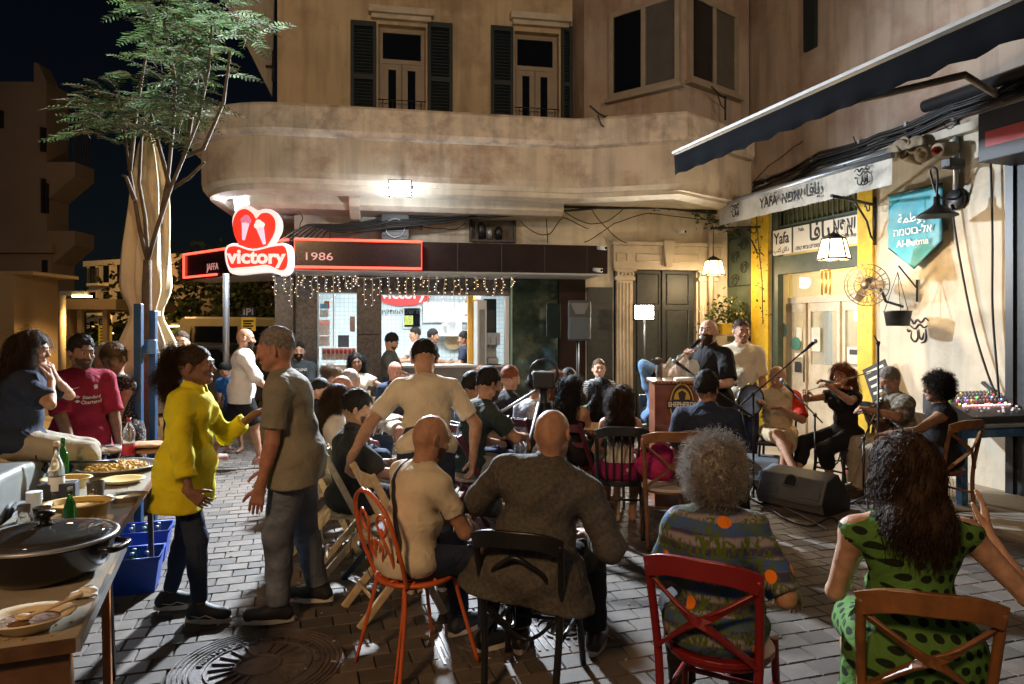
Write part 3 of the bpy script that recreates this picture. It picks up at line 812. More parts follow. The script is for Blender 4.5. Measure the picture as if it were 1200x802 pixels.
SIGNTX = M('sign_letters',(.7,.4,.38),var=0,emis=(1,.45,.4),es=.25)
LEDW = M('led_lens',(1,1,1),var=0,emis=(.80,.90,1),es=130)
TILE = M('shop_tiles',(.50,.62,.64),rough=.25,var=.05)
def brick_on(m,scale,bw,rh,mort,mc,c1,c2,off=.5,msz=.012,vec='Position',rot=None,bumpd=.0):
 b,s_ = base_socket(m); n = m.node_tree
 br = n.nodes.new('ShaderNodeTexBrick'); br.offset = off
 br.inputs['Color1'].default_value = tuple(c1)+(1,); br.inputs['Color2'].default_value = tuple(c2)+(1,); br.inputs['Mortar'].default_value = tuple(mc)+(1,)
 br.inputs['Scale'].default_value = scale; br.inputs['Brick Width'].default_value = bw; br.inputs['Row Height'].default_value = rh; br.inputs['Mortar Size'].default_value = msz
 tc = n.nodes.new('ShaderNodeTexCoord'); mp = n.nodes.new('ShaderNodeMapping')
 if rot: mp.inputs['Rotation'].default_value = rot
 n.links.new(tc.outputs['Object'],mp.inputs[0]); n.links.new(mp.outputs[0],br.inputs['Vector']); n.links.new(br.outputs['Color'],b.inputs['Base Color'])
brick_on(TILE,1,.085,.085,0,(.40,.47,.49),(.60,.70,.72),(.54,.65,.68),off=0,msz=.005,rot=(PI/2,0,0))
WHITE = M('white_laminate',(.75,.77,.76),rough=.4,var=.03)
YELP = M('yellow_paint',(.62,.42,.02),rough=.55,var=.12,scale=7,bump=.15,dark=(.3,.2,.04),dscale=5,damt=.5)
GREENF = M('green_frame',(.055,.075,.05),rough=.5,var=.25)
CREAMW = M('cream_joinery',(.60,.53,.42),rough=.5,var=.1,bump=.1,dark=(.34,.28,.2),dscale=4,damt=.4)
CLEAR = M('window_glass',(.9,.95,.92),rough=.03,var=0,alpha=.22,spec=.6)
WOODD = M('wood_dark',(.10,.05,.025),rough=.5,var=.35,scale=14,bump=.15)
WOODM = M('wood_brown',(.20,.09,.035),rough=.42,var=.3,scale=16,bump=.12)
WOODL = M('wood_pale',(.52,.38,.22),rough=.55,var=.2,scale=18,bump=.12)
PAPER = M('paper',(.7,.68,.62),rough=.9,var=.05)
SIGNW = M('sign_board_white',(.66,.63,.56),rough=.5,var=.05,dark=(.4,.36,.3),dscale=4,damt=.3)
INKB = M('ink_black',(.02,.02,.025),rough=.6,var=0)
WARMLIT = M('lantern_glass',(1,.85,.55),var=0,emis=(1,.72,.36),es=4.5)
BULB = M('fairy_bulb',(1,.8,.4),var=0,emis=(1,.66,.32),es=2.2)
BULBW = M('fairy_bulb_white',(1,.95,.9),var=0,emis=(.9,.92,1),es=2)
LAMPY = M('sodium_lens',(1,.7,.3),var=0,emis=(1,.60,.22),es=16)
PAVE = [M('paver_concrete',(.112,.090,.074),rough=.74,var=.18,scale=9,bump=.35,bscale=140,dark=(.09,.08,.075),dscale=2.2,damt=.6,rnd=.38),
  M('paver_concrete_b',(.084,.070,.059),rough=.74,var=.18,scale=9,bump=.35,bscale=140,dark=(.08,.07,.07),dscale=2.2,damt=.55),
  M('paver_concrete_c',(.138,.112,.090),rough=.74,var=.18,scale=9,bump=.35,bscale=140,dark=(.1,.09,.08),dscale=2.2,damt=.55)]
SAND = M('joint_sand',(.055,.045,.037),rough=.95,var=.2,scale=20,bump=.3)
ASPH = M('asphalt',(.06,.058,.055),rough=.85,var=.2,scale=14,bump=.3,bscale=120)
CONC = M('concrete_pale',(.30,.255,.20),rough=.85,var=.12,scale=3,bump=.3,bscale=60,dark=(.17,.14,.10),dscale=1.5,damt=.5)
IRON = M('cast_iron',(.135,.115,.11),rough=.5,metal=.15,var=.3,scale=12,bump=.3,bscale=90,dark=(.14,.07,.045),dscale=3,damt=.5)
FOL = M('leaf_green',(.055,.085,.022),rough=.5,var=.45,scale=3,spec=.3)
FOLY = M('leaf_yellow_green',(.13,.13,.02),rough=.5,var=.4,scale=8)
BARK = M('bark',(.10,.07,.045),rough=.9,var=.3,scale=12,bump=.5,bscale=50)
def S(o): return tag(o,kind='structure')
# ================================================================= ground
m = MB(); m.box(-150,150,-60,300,-.6,-.035); S(m.build('ground',ASPH))
m = MB(); m.box(-40,-3.0,9.9,60,-.036,-.004); S(m.build('road',CONC))
FP = Frame(0,0,R(17))
pav = S(link('pavement',(lambda mb: mb.mesh('pavement'))(MB().box(-9,9,-1,13.5,-.034,-.018)),SAND))
apr = MB()
def wpoly(pts): return [tuple(FW.W(x,y)[:2]) for x,y in pts]
apr.slab(wpoly([(-.75,-1.55),(7.5,-1.55),(7.5,-.0),(-.75,-.0)]),-.017,.012)
S(apr.build('wall_apron',CONC))
m = MB(); rq = random.Random(41)
for k in range(70):
 q = gr(rq.uniform(200,1180),rq.uniform(560,800)); a_ = rq.uniform(0,PI); L_ = rq.choice((.012,.02,.028)); m.cbox((q.x,q.y,.006),(L_,.008,.007),rot=(0,0,a_),bev=.002)
o = m.build('cigarette_ends',M('litter_pale',(.45,.38,.28),rough=.9),None); tag(o,'cigarette ends and crumbs scattered over the paving','litter',kind='stuff')
PW,PD = .180,.142
def paver_mesh(i):
 rnd = random.Random(i); m = MB(); g = .004
 a,b = PW/2-g*.8,PD/2-g*.8; e = .006
 tz = [0.0+rnd.uniform(-.0018,.0018) for _ in range(4)]
 e = .004; top = [(-a+e,-b+e,tz[0]),(a-e,-b+e,tz[1]),(a-e,b-e,tz[2]),(-a+e,b-e,tz[3])]
 mid = [(-a,-b,-.006),(a,-b,-.006),(a,b,-.006),(-a,b,-.006)]; bt = [(x,y,-.03) for x,y,z in mid]
 m.add(top+mid+bt,[(0,1,2,3)]+[(4+k,4+(k+1)%4,(k+1)%4,k) for k in range(4)]+[(8+k,8+(k+1)%4,4+(k+1)%4,4+k) for k in range(4)])
 return m
pms = [paver_mesh(i) for i in range(6)]
pmesh = [p.mesh('paver') for p in pms]
for p in pmesh: p.materials.append(PAVE[0])
MH = (gr(303,779),.42); RC = (gr(612,742),.50,.25)
cells = []
for j in range(-4,100):
 for i in range(-72,84):
  lx = (i+(.5 if j%2 else 0))*PW; ly = j*PD
  q = FP.W(lx,ly)
  if q.y < 1.2 or q.y > 12.6 or q.x <-8 or q.x > 8: continue
  if abs(q.x) > q.y*.80+.4: continue
  if q.y > 9.9 and q.x <-3.0 and False: continue
  if (q.xy-MH[0].xy).length < MH[1]+.02: continue
  v = q-RC[0];
  if abs(v.dot(FP.x)) < RC[1]-.04 and abs(v.dot(FP.y)) < RC[2]-.03: continue
  vw = q-FW.o
  if vw.dot(FW.y) >-1.50: continue
  if (q-FA.o).dot(FA.y) >-.02: continue
  py = YH+F*H/q.y; px = 600+q.x/q.y*F
  vis = (py < 815 and-20 < px < 1220)
  cells.append(((q.y if vis else 99),q,lx,ly))
cells.sort(key=lambda c: c[0])
for n_,(k,q,lx,ly) in enumerate(cells[:298]):
 o = bpy.data.objects.new('paver',pmesh[n_%6]); COL.objects.link(o); o.parent = pav
 o.location = q; o.rotation_euler = (0,0,FP.ang+(PI if n_%3 == 0 else 0))
rest = MB(); rr = random.Random(3)
for k,q,lx,ly in cells[298:]:
 src = pms[rr.randrange(6)]; rest.cur = rr.choice((0,0,1,2))
 c_,s_ = math.cos(FP.ang),math.sin(FP.ang)
 rest.add([(q.x+c_*x-s_*y,q.y+s_*x+c_*y,z) for x,y,z in src.v],src.f)
o = rest.build('pavers',PAVE,pav); o['kind'] = 'stuff'
# covers
c0,r0 = MH
t = thing('manhole_cover','large round cast iron manhole cover with rays and raised rings in the paving','manhole cover',(c0.x,c0.y,0))
m = MB(); m.slab([(r0*math.cos(k*PI/24),r0*math.sin(k*PI/24)) for k in range(48)],-.03,-.004); m.build('cover_plate',IRON,t)
for rr_,w_ in ((r0-.008,.006),(r0-.032,.006),(r0-.056,.006),(r0-.080,.006),(r0-.104,.005),(r0-.165,.004),(.105,.006)):
 m = MB(); m.lathe([(rr_-w_,-.007),(rr_-w_*.6,.004),(rr_+w_*.6,.004),(rr_+w_,-.007)],n=56,sm=False); m.build('raised_ring',IRON,t)
for k in range(20):
 a_ = 2*PI*k/20; m = MB(); m.bar((math.cos(a_)*.118,math.sin(a_)*.118,.001),(math.cos(a_)*.235,math.sin(a_)*.235,.001),.007,.012); m.build('ray',IRON,t)
words = 'MUNICIPAL MARKET MEMORIAL '
for k,ch in enumerate(words):
 if ch == ' ': continue
 a_ = PI-PI*1.05*(k+.5)/len(words)+.1
 rad = r0-.134
 text(ch,.042,IRON,t,(math.cos(a_)*rad,math.sin(a_)*rad,.001),rot=(0,0,a_-PI/2),ext=.004,bold=.001)
c0 = RC[0]
t = thing('drain_cover','rectangular ribbed iron drain cover with a round emblem under the chairs','drain cover',(c0.x,c0.y,0),FP.ang)
m = MB(); m.box(-RC[1],RC[1],-RC[2],RC[2],-.03,-.003); m.build('cover_plate',IRON,t)
for k in range(24):
 x =-RC[1]+.02+k*(2*RC[1]-.04)/23
 for y0,y1 in ((-RC[2]+.015,RC[2]-.015),):
  segs = [(y0,y1)]
  for cx in (-.24,.24):
   d = .15**2-(x-cx)**2
   if d > 0: hh = math.sqrt(d); segs = [(y0,-hh),(hh,y1)]
  for a_,b_ in segs:
   if b_-a_ > .02: m = MB(); m.box(x-.007,x+.007,a_,b_,-.004,.005); m.build('rib',IRON,t)
for cx in (-.24,.24):
 for q_ in (.145,.10):
  m = MB(); m.lathe([(q_-.006,-.007),(q_-.003,.006),(q_+.003,.006),(q_+.006,-.007)],n=32,sm=False); m.build('raised_ring',IRON,t,loc=(cx,0,0))
 for k in range(9):
  a_ = k*2*PI/9; m = MB(); m.bar((cx+.02*math.cos(a_),.02*math.sin(a_),0),(cx+.088*math.cos(a_),.088*math.sin(a_),0),.008,.01); m.build('spoke',IRON,t)
# ================================================================= the corner building with the ice-cream shop
fa = lambda px,py,off=0.: FA.p(px,py,off)
cb = thing('corner_building','cream plastered corner building with a rounded balcony above the ice cream shop','building',FA.o,FA.ang)
def wall_holes(m,x0,x1,z0,z1,holes,y0,y1):
 xs = sorted({x0,x1} | {v for h in holes for v in h[:2] if x0 < v < x1}); zs = sorted({z0,z1} | {v for h in holes for v in h[2:] if z0 < v < z1})
 for a,b in zip(xs,xs[1:]):
  run = None
  for c,d in zip(zs,zs[1:]):
   hole = any(h[0]-1e-6 <= a and b <= h[1]+1e-6 and h[2]-1e-6 <= c and d <= h[3]+1e-6 for h in holes)
   if not hole: m.box(a,b,y0,y1,c,d)
 return m
def rect(px0,px1,py0,py1,off=0.,f=FA):
 pm = (px0+px1)/2
 x0 = f.p(px0,(py0+py1)/2,off)[0]; x1 = f.p(px1,(py0+py1)/2,off)[0]
 z1 = f.p(pm,py0,off)[1]; z0 = f.p(pm,py1,off)[1]
 return x0,x1,z0,z1
xl = fa(325,100)[0]
XB0 = fa(672,100)[0]
ZB = 3.62; ZT = 4.66
w1 = rect(443,499,30,140); w2 = rect(603,655,38,145)
m = MB(); wall_holes(m,xl,XB0,ZB,9.5,[(w1[0],w1[1],ZT,w1[3]),(w2[0],w2[1],ZT,w2[3])],0,.28)
m.box(xl,xl+.28,.28,7,ZB,9.5); m.build('upper_wall',PLASTER,cb)
def french_window(w_,root):
 x0,x1,z0,z1 = w_; z0 = ZT
 m = MB(); y = .14
 tz = z1-(z1-z0)*.30
 f_ = .07
 m.box(x0,x0+f_,y,y+.06,z0,z1); m.box(x1-f_,x1,y,y+.06,z0,z1); m.box(x0+f_,x1-f_,y,y+.06,z1-f_,z1); m.box(x0+f_,x1-f_,y,y+.06,tz-f_/2,tz+f_/2)
 fr = m.build('window',WFRAME,root)
 xm = (x0+x1)/2
 for a,b in ((x0+f_,xm-.005),(xm+.005,x1-f_)):
  m = MB(); g = .085
  m.box(a,a+g,y+.005,y+.05,z0,tz-f_/2-.003); m.box(b-g,b,y+.005,y+.05,z0,tz-f_/2-.003); m.box(a+g,b-g,y+.005,y+.05,z0,z0+.35); m.box(a+g,b-g,y+.005,y+.05,tz-f_/2-.09,tz-f_/2-.003)
  m.build('casement',WFRAME,fr)
  m = MB(); m.box(a+g,b-g,y+.02,y+.03,z0+.35,tz-f_/2-.09); m.build('pane',GLASSD,fr)
 m = MB(); m.box(x0+f_,x1-f_,y+.02,y+.03,tz+f_/2,z1-f_); m.build('pane',GLASSD,fr)
 m = MB(); m.box(x0-.2,x1+.2,.27,.3,z0-.05,z1+.1); m.build('dark_lining',BLACKM,fr)
 for k in range(5):
  m = MB(); xx = x0+(x1-x0)*(k+.5)/5; m.tube([(xx,-.02,z0),(xx,-.02,z0+.55)],.007,5); m.build('rail',BLACKM,fr)
 m = MB(); m.tube([(x0,-.02,z0+.55),(x1,-.02,z0+.55)],.009,5); m.build('rail',BLACKM,fr)
def shutter(x0,x1,z0,z1,root,y=-.01):
 m = MB(); g = .05
 m.box(x0,x0+g,y-.045,y,z0,z1); m.box(x1-g,x1,y-.045,y,z0,z1)
 for z in (z0,(z0+z1)/2-.03,z1-.08): m.box(x0+g,x1-g,y-.045,y,z,z+.08)
 s_ = m.build('shutter',SHUT,root)
 m = MB(); n = int((z1-z0)/.055)
 for k in range(n):
  z = z0+.09+k*(z1-z0-.16)/n
  m.add([(x0+g,y-.038,z),(x1-g,y-.038,z),(x1-g,y-.008,z+.038),(x0+g,y-.008,z+.038)],[(0,1,2,3)])
 m.box(x0+g,x1-g,y-.006,y-.002,z0+.05,z1-.05)
 o = m.build('louvres',SHUT,s_); o['kind'] = 'stuff'
french_window(w1,cb); french_window(w2,cb)
for a,b,y0,y1 in ((411,441,26,127),(501,530,28,127),(575,601,32,132),(657,670,32,136)):
 r_ = rect(a,b,y0,y1); shutter(r_[0],r_[1],ZT+.005,r_[3],cb)
for a,b,y0,y1 in ((432,508,13,26),(597,668,20,33)):
 x0,x1,z0,z1 = rect(a,b,y0,y1); m = MB()
 m.box(x0+.04,x1-.04,-.10,0,z0,z0+(z1-z0)*.4); m.box(x0,x1,-.16,0,z0+(z1-z0)*.4,z1); m.build('lintel',CARVED,cb,bevel=.01)
# balcony sweep
def arcp(cx,cy_,r,a0,a1,n):
 return [(cx+r*math.cos(a0+(a1-a0)*i/n),cy_+r*math.sin(a0+(a1-a0)*i/n),math.cos(a0+(a1-a0)*i/n),math.sin(a0+(a1-a0)*i/n)) for i in range(n+1)]
BO = 1.25; BR = 1.35
xc = fa(335,150,BO)[0]
bx1 = fa(676,140,BO)[0]
pB = (fa(800,113,1.85)[0],-1.85); pC = (fa(874,113,1.0)[0],-1.0)
path = arcp(xc,-BO+BR,BR,-PI,-PI/2,22)
path[0] = (xc-BR,3.2,-1,0); path.insert(1,(xc-BR,-BO+BR,-1,0))
def nrm2(a,b):
 d = V((b[0]-a[0],b[1]-a[1])).normalized(); return d.y,-d.x
pA = (bx1,-BO); n1 = nrm2(pA,pB); n2 = nrm2(pB,pC)
path += [(bx1-.05,-BO,0,-1),(bx1+.05,-BO-.02,n1[0],n1[1]),(pB[0],pB[1],(n1[0]+n2[0])/1.85,(n1[1]+n2[1])/1.85),(pC[0],pC[1],n2[0],n2[1])]
m = MB(); m.sweep(path,[(-1.5,ZT),(.11,ZT),(.14,ZT-.04),(.15,ZT-.34),(.12,ZT-.39),(0,ZT-.41)]); m.build('balcony_coping',COPING,cb)
m = MB(); m.sweep(path,[(0,ZT-.405),(0,ZB+.16),(-.015,ZB+.08)]); m.build('balcony_parapet',PLAST2,cb)
m = MB(); m.sweep(path,[(-.015,ZB+.08),(-.06,ZB+.02),(-.10,ZB+.02),(-.11,ZB-.05),(-.30,ZB-.09),(-.34,ZB-.03),(-.42,ZB-.02),(-1.9,ZB-.02)]); m.build('balcony_soffit',PLWHITE,cb)
m = MB(); m.sweep([(x-nx*.55,y-ny*.55,nx,ny) for x,y,nx,ny in path[:-3]],[(0,ZB-.02),(0,ZB-.16),(-.10,ZB-.22),(-1.,ZB-.22)]); m.build('soffit_moulding',PLWHITE,cb)
x0,z1 = fa(408,222,.9); x1,z0 = fa(421,250,.9)
m = MB(); m.prism([(-1.15,z1),(-.1,z1),(-.1,z0-.05),(-.45,z0-.02),(-.75,z0+.12),(-.85,z0+.22),(-1.15,z0+.28)],0,x1-x0,mtx=Matrix(((0,1,0,x0),(1,0,0,0),(0,0,1,0),(0,0,0,1)))); m.build('corbel',PLWHITE,cb,bevel=.01)
# oriel
b0,b1,b2 = (XB0+.02,-.55),(pB[0]-.02,pB[1]+.14),(pC[0]+.12,pC[1]+.12)
m = MB(); m.slab([(XB0-.02,.3),(XB0-.02,-.0),b0,b1,b2,(b2[0],.3)],ZT+.002,9.5); m.build('oriel_wall',PLPINK,cb)
m = MB(); m.slab([(XB0-.05,.2),(XB0-.05,-.9),(pB[0],pB[1]+.02),(pC[0]+.1,pC[1]+.02),(pC[0]+1.0,.2)],ZB-.015,ZT-.01); m.build('oriel_floor',PLAST2,cb)
def face_frame(a,b):
 A = FA.W(a[0],a[1]); Bp = FA.W(b[0],b[1]); d = Bp-A; return Frame(A.x,A.y,math.atan2(d.y,d.x))
for (fr_,pxs,nm) in ((face_frame(b0,b1),(716,798,5,108),1),(face_frame(b1,b2),(805,862,5,105),2)):
 x0,x1,z0,z1 = rect(*pxs,f=fr_)
 wd = bpy.data.objects.new('bay_window',None); COL.objects.link(wd); wd.parent = cb
 wd.matrix_parent_inverse = Matrix.Identity(4)
 loc = fr_.o-FA.o; wd.location = (loc.dot(FA.x),loc.dot(FA.y),0); wd.rotation_euler = (0,0,fr_.ang-FA.ang)
 m = MB(); g = .07
 m.box(x0,x0+g,-.06,.01,z0,z1); m.box(x1-g,x1,-.06,.01,z0,z1); m.box(x0+g,x1-g,-.06,.01,z1-g,z1); m.box(x0+g,x1-g,-.06,.01,z0,z0+g)
 xm = (x0+x1)/2; m.box(xm-.035,xm+.035,-.055,.01,z0+g,z1-g); m.box(x0-.05,x1+.05,-.12,.01,z0-.06,z0-.002); m.build('window_frame',WFRAME,wd)
 m = MB(); m.box(x0+g,xm-.035,-.035,.008,z0+g,z1-g); m.build('pane',GLASSD,wd)
 m = MB(); m.box(xm+.035,x1-g,-.025,.008,z0+g,z1-g); m.build('pane',M('curtained_glass',(.09,.085,.075),rough=.15,var=.1),wd)
# lower wall
zc = fa(500,285,0)[1]
xw0 = fa(345,260)[0]; xw1 = fa(852,260)[0]
X = lambda px: fa(px,390)[0]
ztop = fa(520,346)[1]
op1 = (X(372),X(418),0,ztop+.02); op2 = (X(447),X(598),0,ztop); op3 = (X(600),X(655),0,2.62); dr = (X(742),X(816),0,fa(780,317)[1])
m = MB(); wall_holes(m,xw0,xw1,2.7,ZB-.02,[(dr[0],dr[1],2.7,dr[3])],0,.3); m.build('mezzanine_wall',PLWHITE,cb)
m = MB(); wall_holes(m,xw0,X(655),0,2.699,[op1,op2,op3],.0,.25); m.build('shop_front',GRAN,cb)
m = MB(); m.box(X(655)+.002,X(686),-.01,.25,0,2.699); m.build('brown_panel',BROWNF,cb)
m = MB(); m.box(X(686)+.002,X(719),0,.25,0,2.699); m.build('side_wall',PLWHITE,cb)
m = MB(); m.box(X(816),xw1,.0,.3,0,2.699); m.build('side_wall',PLWHITE,cb)
m = MB(); a,b = X(686)+.02,X(719)-.03; m.box(a,b,-.05,-.001,.0,2.36)
for k in range(22): m.box(a+.04,b-.04,-.062,-.051,.1+k*.1,.16+k*.1)
m.build('closed_shutter',BLACKD,cb)
# canopy
cz0,cz1 = fa(600,319,1.0)[1],fa(600,286,1.0)[1]
cxr = fa(712,300,1.0)[0]; cxm = fa(346,300,1.0)[0];
qL = at(221,315,11.4); cxl,cyl = (qL-FA.o).dot(FA.x),(qL-FA.o).dot(FA.y)
cano = [(cxr,0),(cxr,-1.0),(cxm,-1.0),(cxl,cyl),(cxl+.1,cyl+.8),(xw0,1.0),(xw0,0)]
m = MB(); m.slab(cano[::-1] if False else cano[::-1],cz0+.0,cz1); m.build('canopy',BROWNF,cb)
m = MB(); m.slab([(cxr-.04,.0),(cxr-.04,-.97),(cxm+.01,-.97),(cxl+.06,cyl+.02),(cxl+.15,cyl+.7),(xw0,.9),(xw0,0)][::-1],cz0-.02,cz0-.002); m.build('canopy_ceiling',M('canopy_ceiling_paint',(.45,.46,.45),rough=.5,var=.05),cb)
for k in range(7):
 xx = cxm+(cxr-cxm)*(k+.5)/7; m = MB(); m.box(xx-.006,xx+.006,-1.006,-1.0,cz0+.01,cz1-.01); m.build('panel_joint',BLACKM,cb)
# columns in front
for px0,px1 in ((322,344),(418,447)):
 a,b = fa(px0,390,.12)[0],fa(px1,390,.12)[0]
 m = MB(); m.box(a,b,-.14,-.004,0,.5); m.box(a+.003,b-.003,-.135,-.004,.505,1.6); m.box(a,b,-.14,-.004,1.605,cz0-.03); m.build('granite_column',GRAN,cb,bevel=.008)
# doorway
dz = dr[3]
for a,b in ((719,742),(816,839)):
 x0,x1 = X(a),X(b)
 pl = bpy.data.objects.new('pilaster',None); COL.objects.link(pl); pl.parent = cb
 m = MB(); m.box(x0,x1,-.10,-.001,0,.35); m.build('plinth',CARVED,pl,bevel=.01)
 m = MB(); m.box(x0+.03,x1-.03,-.07,-.001,.352,dz-.18)
 m.build('shaft',CARVED,pl)
 m = MB()
 for k in range(4):
  xx = x0+.05+(x1-x0-.1)*(k+.5)/4; m.tube([(xx,-.07,.4),(xx,-.07,dz-.22)],.017,6)
 m.build('fluting',CARVED,pl)
 m = MB(); m.box(x0-.0,x1+.0,-.10,-.001,dz-.178,dz-.12); m.box(x0+.02,x1-.02,-.085,-.001,dz-.12,dz-.03)
 for k in range(5): m.ball((x0+.04+(x1-x0-.08)*k/4,-.09,dz-.075),.028,8)
 m.box(x0-.02,x1+.02,-.12,-.001,dz-.03,dz-.002); m.build('capital',CARVED,pl)
x0,x1 = X(717),X(841); zt = fa(780,285)[1]
m = MB(); m.box(x0,x1,-.09,-.001,dz,zt-.06); m.box(x0-.03,x1+.03,-.14,-.001,zt-.06,zt); m.build('entablature',CARVED,cb,bevel=.008)
xm = (x0+x1)/2
m = MB(); m.prism([(xm-.10,zt+.03),(xm+.10,zt+.03),(xm+.06,dz+.05),(xm-.06,dz+.05)],-.17,-.091); m.build('keystone',CARVED,cb,bevel=.01)
for cx_,wd in ((x0+.14,.09),(xm-.32,.22),(xm+.32,.22),(x1-.14,.09)):
 zc_ = (dz+zt)/2-.03; m = MB(); m.tube([(cx_-wd,-.092,zc_-.06),(cx_+wd,-.092,zc_-.06),(cx_+wd,-.092,zc_+.06),(cx_-wd,-.092,zc_+.06)],.012,6,closed=True); m.build('moulded_panel',CARVED,cb)
m = MB(); m.box(dr[0],dr[1],.10,.16,0,dz); dd = m.build('black_door',BLACKD,cb)
xm = (dr[0]+dr[1])/2
for a,b in ((dr[0]+.05,xm-.02),(xm+.02,dr[1]-.05)):
 for z0_,z1_ in ((.1,.9),(1.0,2.0),(2.1,dz-.06)):
  m = MB(); m.tube([(a+.05,.095,z0_),(b-.05,.095,z0_),(b-.05,.095,z1_),(a+.05,.095,z1_)],.014,5,closed=True); m.build('door_panel',BLACKD,dd)
m = MB(); m.box(xm-.02,xm+.02,.07,.099,0,dz); m.build('astragal',BLACKD,dd)
# shop inside
ix0,ix1,iy0,iy1,iz = xw0+.02,X(655),.26,3.4,2.66
m = MB(); m.box(ix0,ix1+.6,iy1,iy1+.1,0,iz); m.build('tiled_back_wall',TILE,cb)
m = MB(); m.box(ix0-.1,ix0,.26,iy1,0,iz); m.box(ix1+.6,ix1+.7,.26,iy1,0,iz); m.build('shop_side_wall',WHITE,cb)
m = MB(); m.box(ix0,ix1+.6,.26,iy1,iz+.002,iz+.1); m.build('shop_ceiling',WHITE,cb)
m = MB(); m.box(ix0,ix1+.6,.0,iy1,-.02,.004); m.build('shop_floor',M('shop_floor_tiles',(.35,.33,.3),rough=.35,var=.1),cb)
CEIL = M('ceiling_light_panel',(1,1,1),var=0,emis=(.92,.97,1),es=30)
for xx in (X(400),X(490),X(570)):
 m = MB(); m.box(xx-.3,xx+.3,1.2,1.8,iz-.03,iz-.001); m.build('ceiling_light',CEIL,cb)
def inA(px,py,dep): return fa(px,py,-dep)
def boxA(name,mat,px0,px1,py0,py1,dep,th,parent=cb,bevel=0.):
 x0,z1 = inA(px0,py0,dep); x1,z0 = inA(px1,py1,dep); m = MB(); m.box(x0,x1,dep,dep+th,max(z0,0),z1); return m.build(name,mat,parent,bevel=bevel)
CT = M('counter_stone',(.55,.56,.54),rough=.3,var=.05)
m = MB(); m.box(X(449),X(596),.5,1.0,0,1.05); m.build('counter_front',M('counter_panel',(.16,.16,.15),rough=.4),cb)
m = MB(); m.box(X(448),X(597),.45,1.05,1.052,1.09); m.build('counter_top',CT,cb)
m = MB(); m.box(X(374),X(417),.2,.6,0,1.12); m.build('white_cabinet',WHITE,cb,bevel=.01)
boxA('menu_board',WHITE,496,553,354,378,3.3,.05)
boxA('wall_shelf',WHITE,503,545,391,394,3.0,.3)
rs = random.Random(5)
for k in range(9):
 x0,z0 = inA(509+k*2.6*1.2,391,3.05); m = MB(); m.box(x0,x0+.13,3.05,3.2,z0+.0,z0+.06+.05*min(k,4)); m.build('takeaway_box',WHITE,cb,bevel=.004)
boxA('back_window',GLASSD,474,492,362,383,3.36,.03); boxA('yellow_picture',M('window_picture',(.35,.4,.08),rough=.4,var=.5,scale=30),474,484,370,381,3.33,.02)
x0,x1,z0,z1 = (*[inA(p,383,3.36)[0] for p in (472.5,493.5)],inA(483,384.5,3.36)[1],inA(483,360.5,3.36)[1])
m = MB(); m.tube([(x0,3.34,z0),(x1,3.34,z0),(x1,3.34,z1),(x0,3.34,z1)],.02,4,closed=True); m.build('back_window_frame',WHITE,cb)
# wall sign arc inside
x0,z0 = inA(473,347,3.3)
m = MB(); m.prism([(x0+.55*math.cos(PI+PI*k/12),z0+.02+.30*math.sin(PI+PI*k/12)*.75) for k in range(13)]+[(x0+.55,z0+.3),(x0-.55,z0+.3)],3.33,3.36); m.build('red_wall_sign',M('sign_red',(.55,.02,.02),rough=.4,var=0),cb)
text('victory',.32,WHITE,cb,(x0,3.325,z0+.05),bold=.008)
text('םיקתמה לש תיבה',.14,INKB,cb,(x0+.02,3.33,z0-.32))
# baskets, shelves, fridge, machine
t_ = MB(); x0,z0 = inA(533,401,2.9); t_.lathe([(0,0),(.16,.0),(.17,.02),(.16,.03),(0,.03)],(0,0,0),n=18,mtx=Euler((PI/2,0,0)).to_matrix().to_4x4()); t_.build('wicker_tray',WOODL,cb,loc=(x0,3.3,z0))
m = MB(); a,b = X(556),X(563); m.box(a,b,.9,1.0,0,2.5); m.build('yellow_pillar',M('orange_panel',(.6,.3,.03),rough=.4),cb)
for k in range(5):
 m = MB(); x0,z0 = inA(547,352+k*16,1.6); x1,_ = inA(566,352,1.6); m.box(x0,x1,1.6,1.95,z0-.03,z0); m.build('rack_shelf',WOODM,cb)
 for j in range(5):
  m = MB(); hh = rs.uniform(.09,.17); m.lathe([(.028,0),(.03,hh*.6),(.012,hh*.8),(.012,hh)],n=8); m.build('bottle_on_rack',M('jar',(rs.uniform(.2,.7),rs.uniform(.1,.5),rs.uniform(.05,.4)),rough=.3,var=0),cb,loc=(x0+.05+j*(x1-x0-.08)/4.5,1.7,z0))
FR = M('fridge_body',(.6,.64,.64),rough=.3,var=.02)
a,b = X(563),X(574); m = MB(); m.box(a,a+.03,.35,.9,0,2.15); m.box(b-.03,b,.35,.9,0,2.15); m.box(a+.03,b-.03,.35,.9,2.0,2.15); m.box(a+.03,b-.03,.88,.9,0,2.0)
for k in range(5): m.box(a+.03,b-.03,.42,.87,.3+k*.36,.31+k*.36)
m.build('drinks_fridge',FR,cb); m = MB(); m.box(a+.03,b-.03,.35,.36,.05,2.0); m.build('fridge_door',CLEAR,cb)
a,b = X(576),X(592); m = MB(); m.box(a,b,.9,.92,1.1,2.2); m.build('dark_alcove',BLACKM,cb)
m = MB(); xm = (a+b)/2
m.box(xm-.09,xm+.09,.55,.85,1.10,1.2); m.box(xm-.11,xm+.11,.5,.85,1.42,1.62); m.box(xm-.09,xm+.09,.75,.85,1.2,1.42)
for q in (-.05,.05): m.tube([(xm+q,.48,1.55),(xm+q,.44,1.45),(xm+q,.44,1.38)],.014,6)
m.build('coffee_machine',STEELG,cb,bevel=.008)
m = MB(); m.box(a-.03,b+.02,.3,.9,1.06,1.09); m.build('side_counter',CT,cb)
for k in range(2): m = MB(); m.box(X(593),X(597),.02+k*.1,.08+k*.1,0,2.2); m.build('door_frame',WHITE,cb)
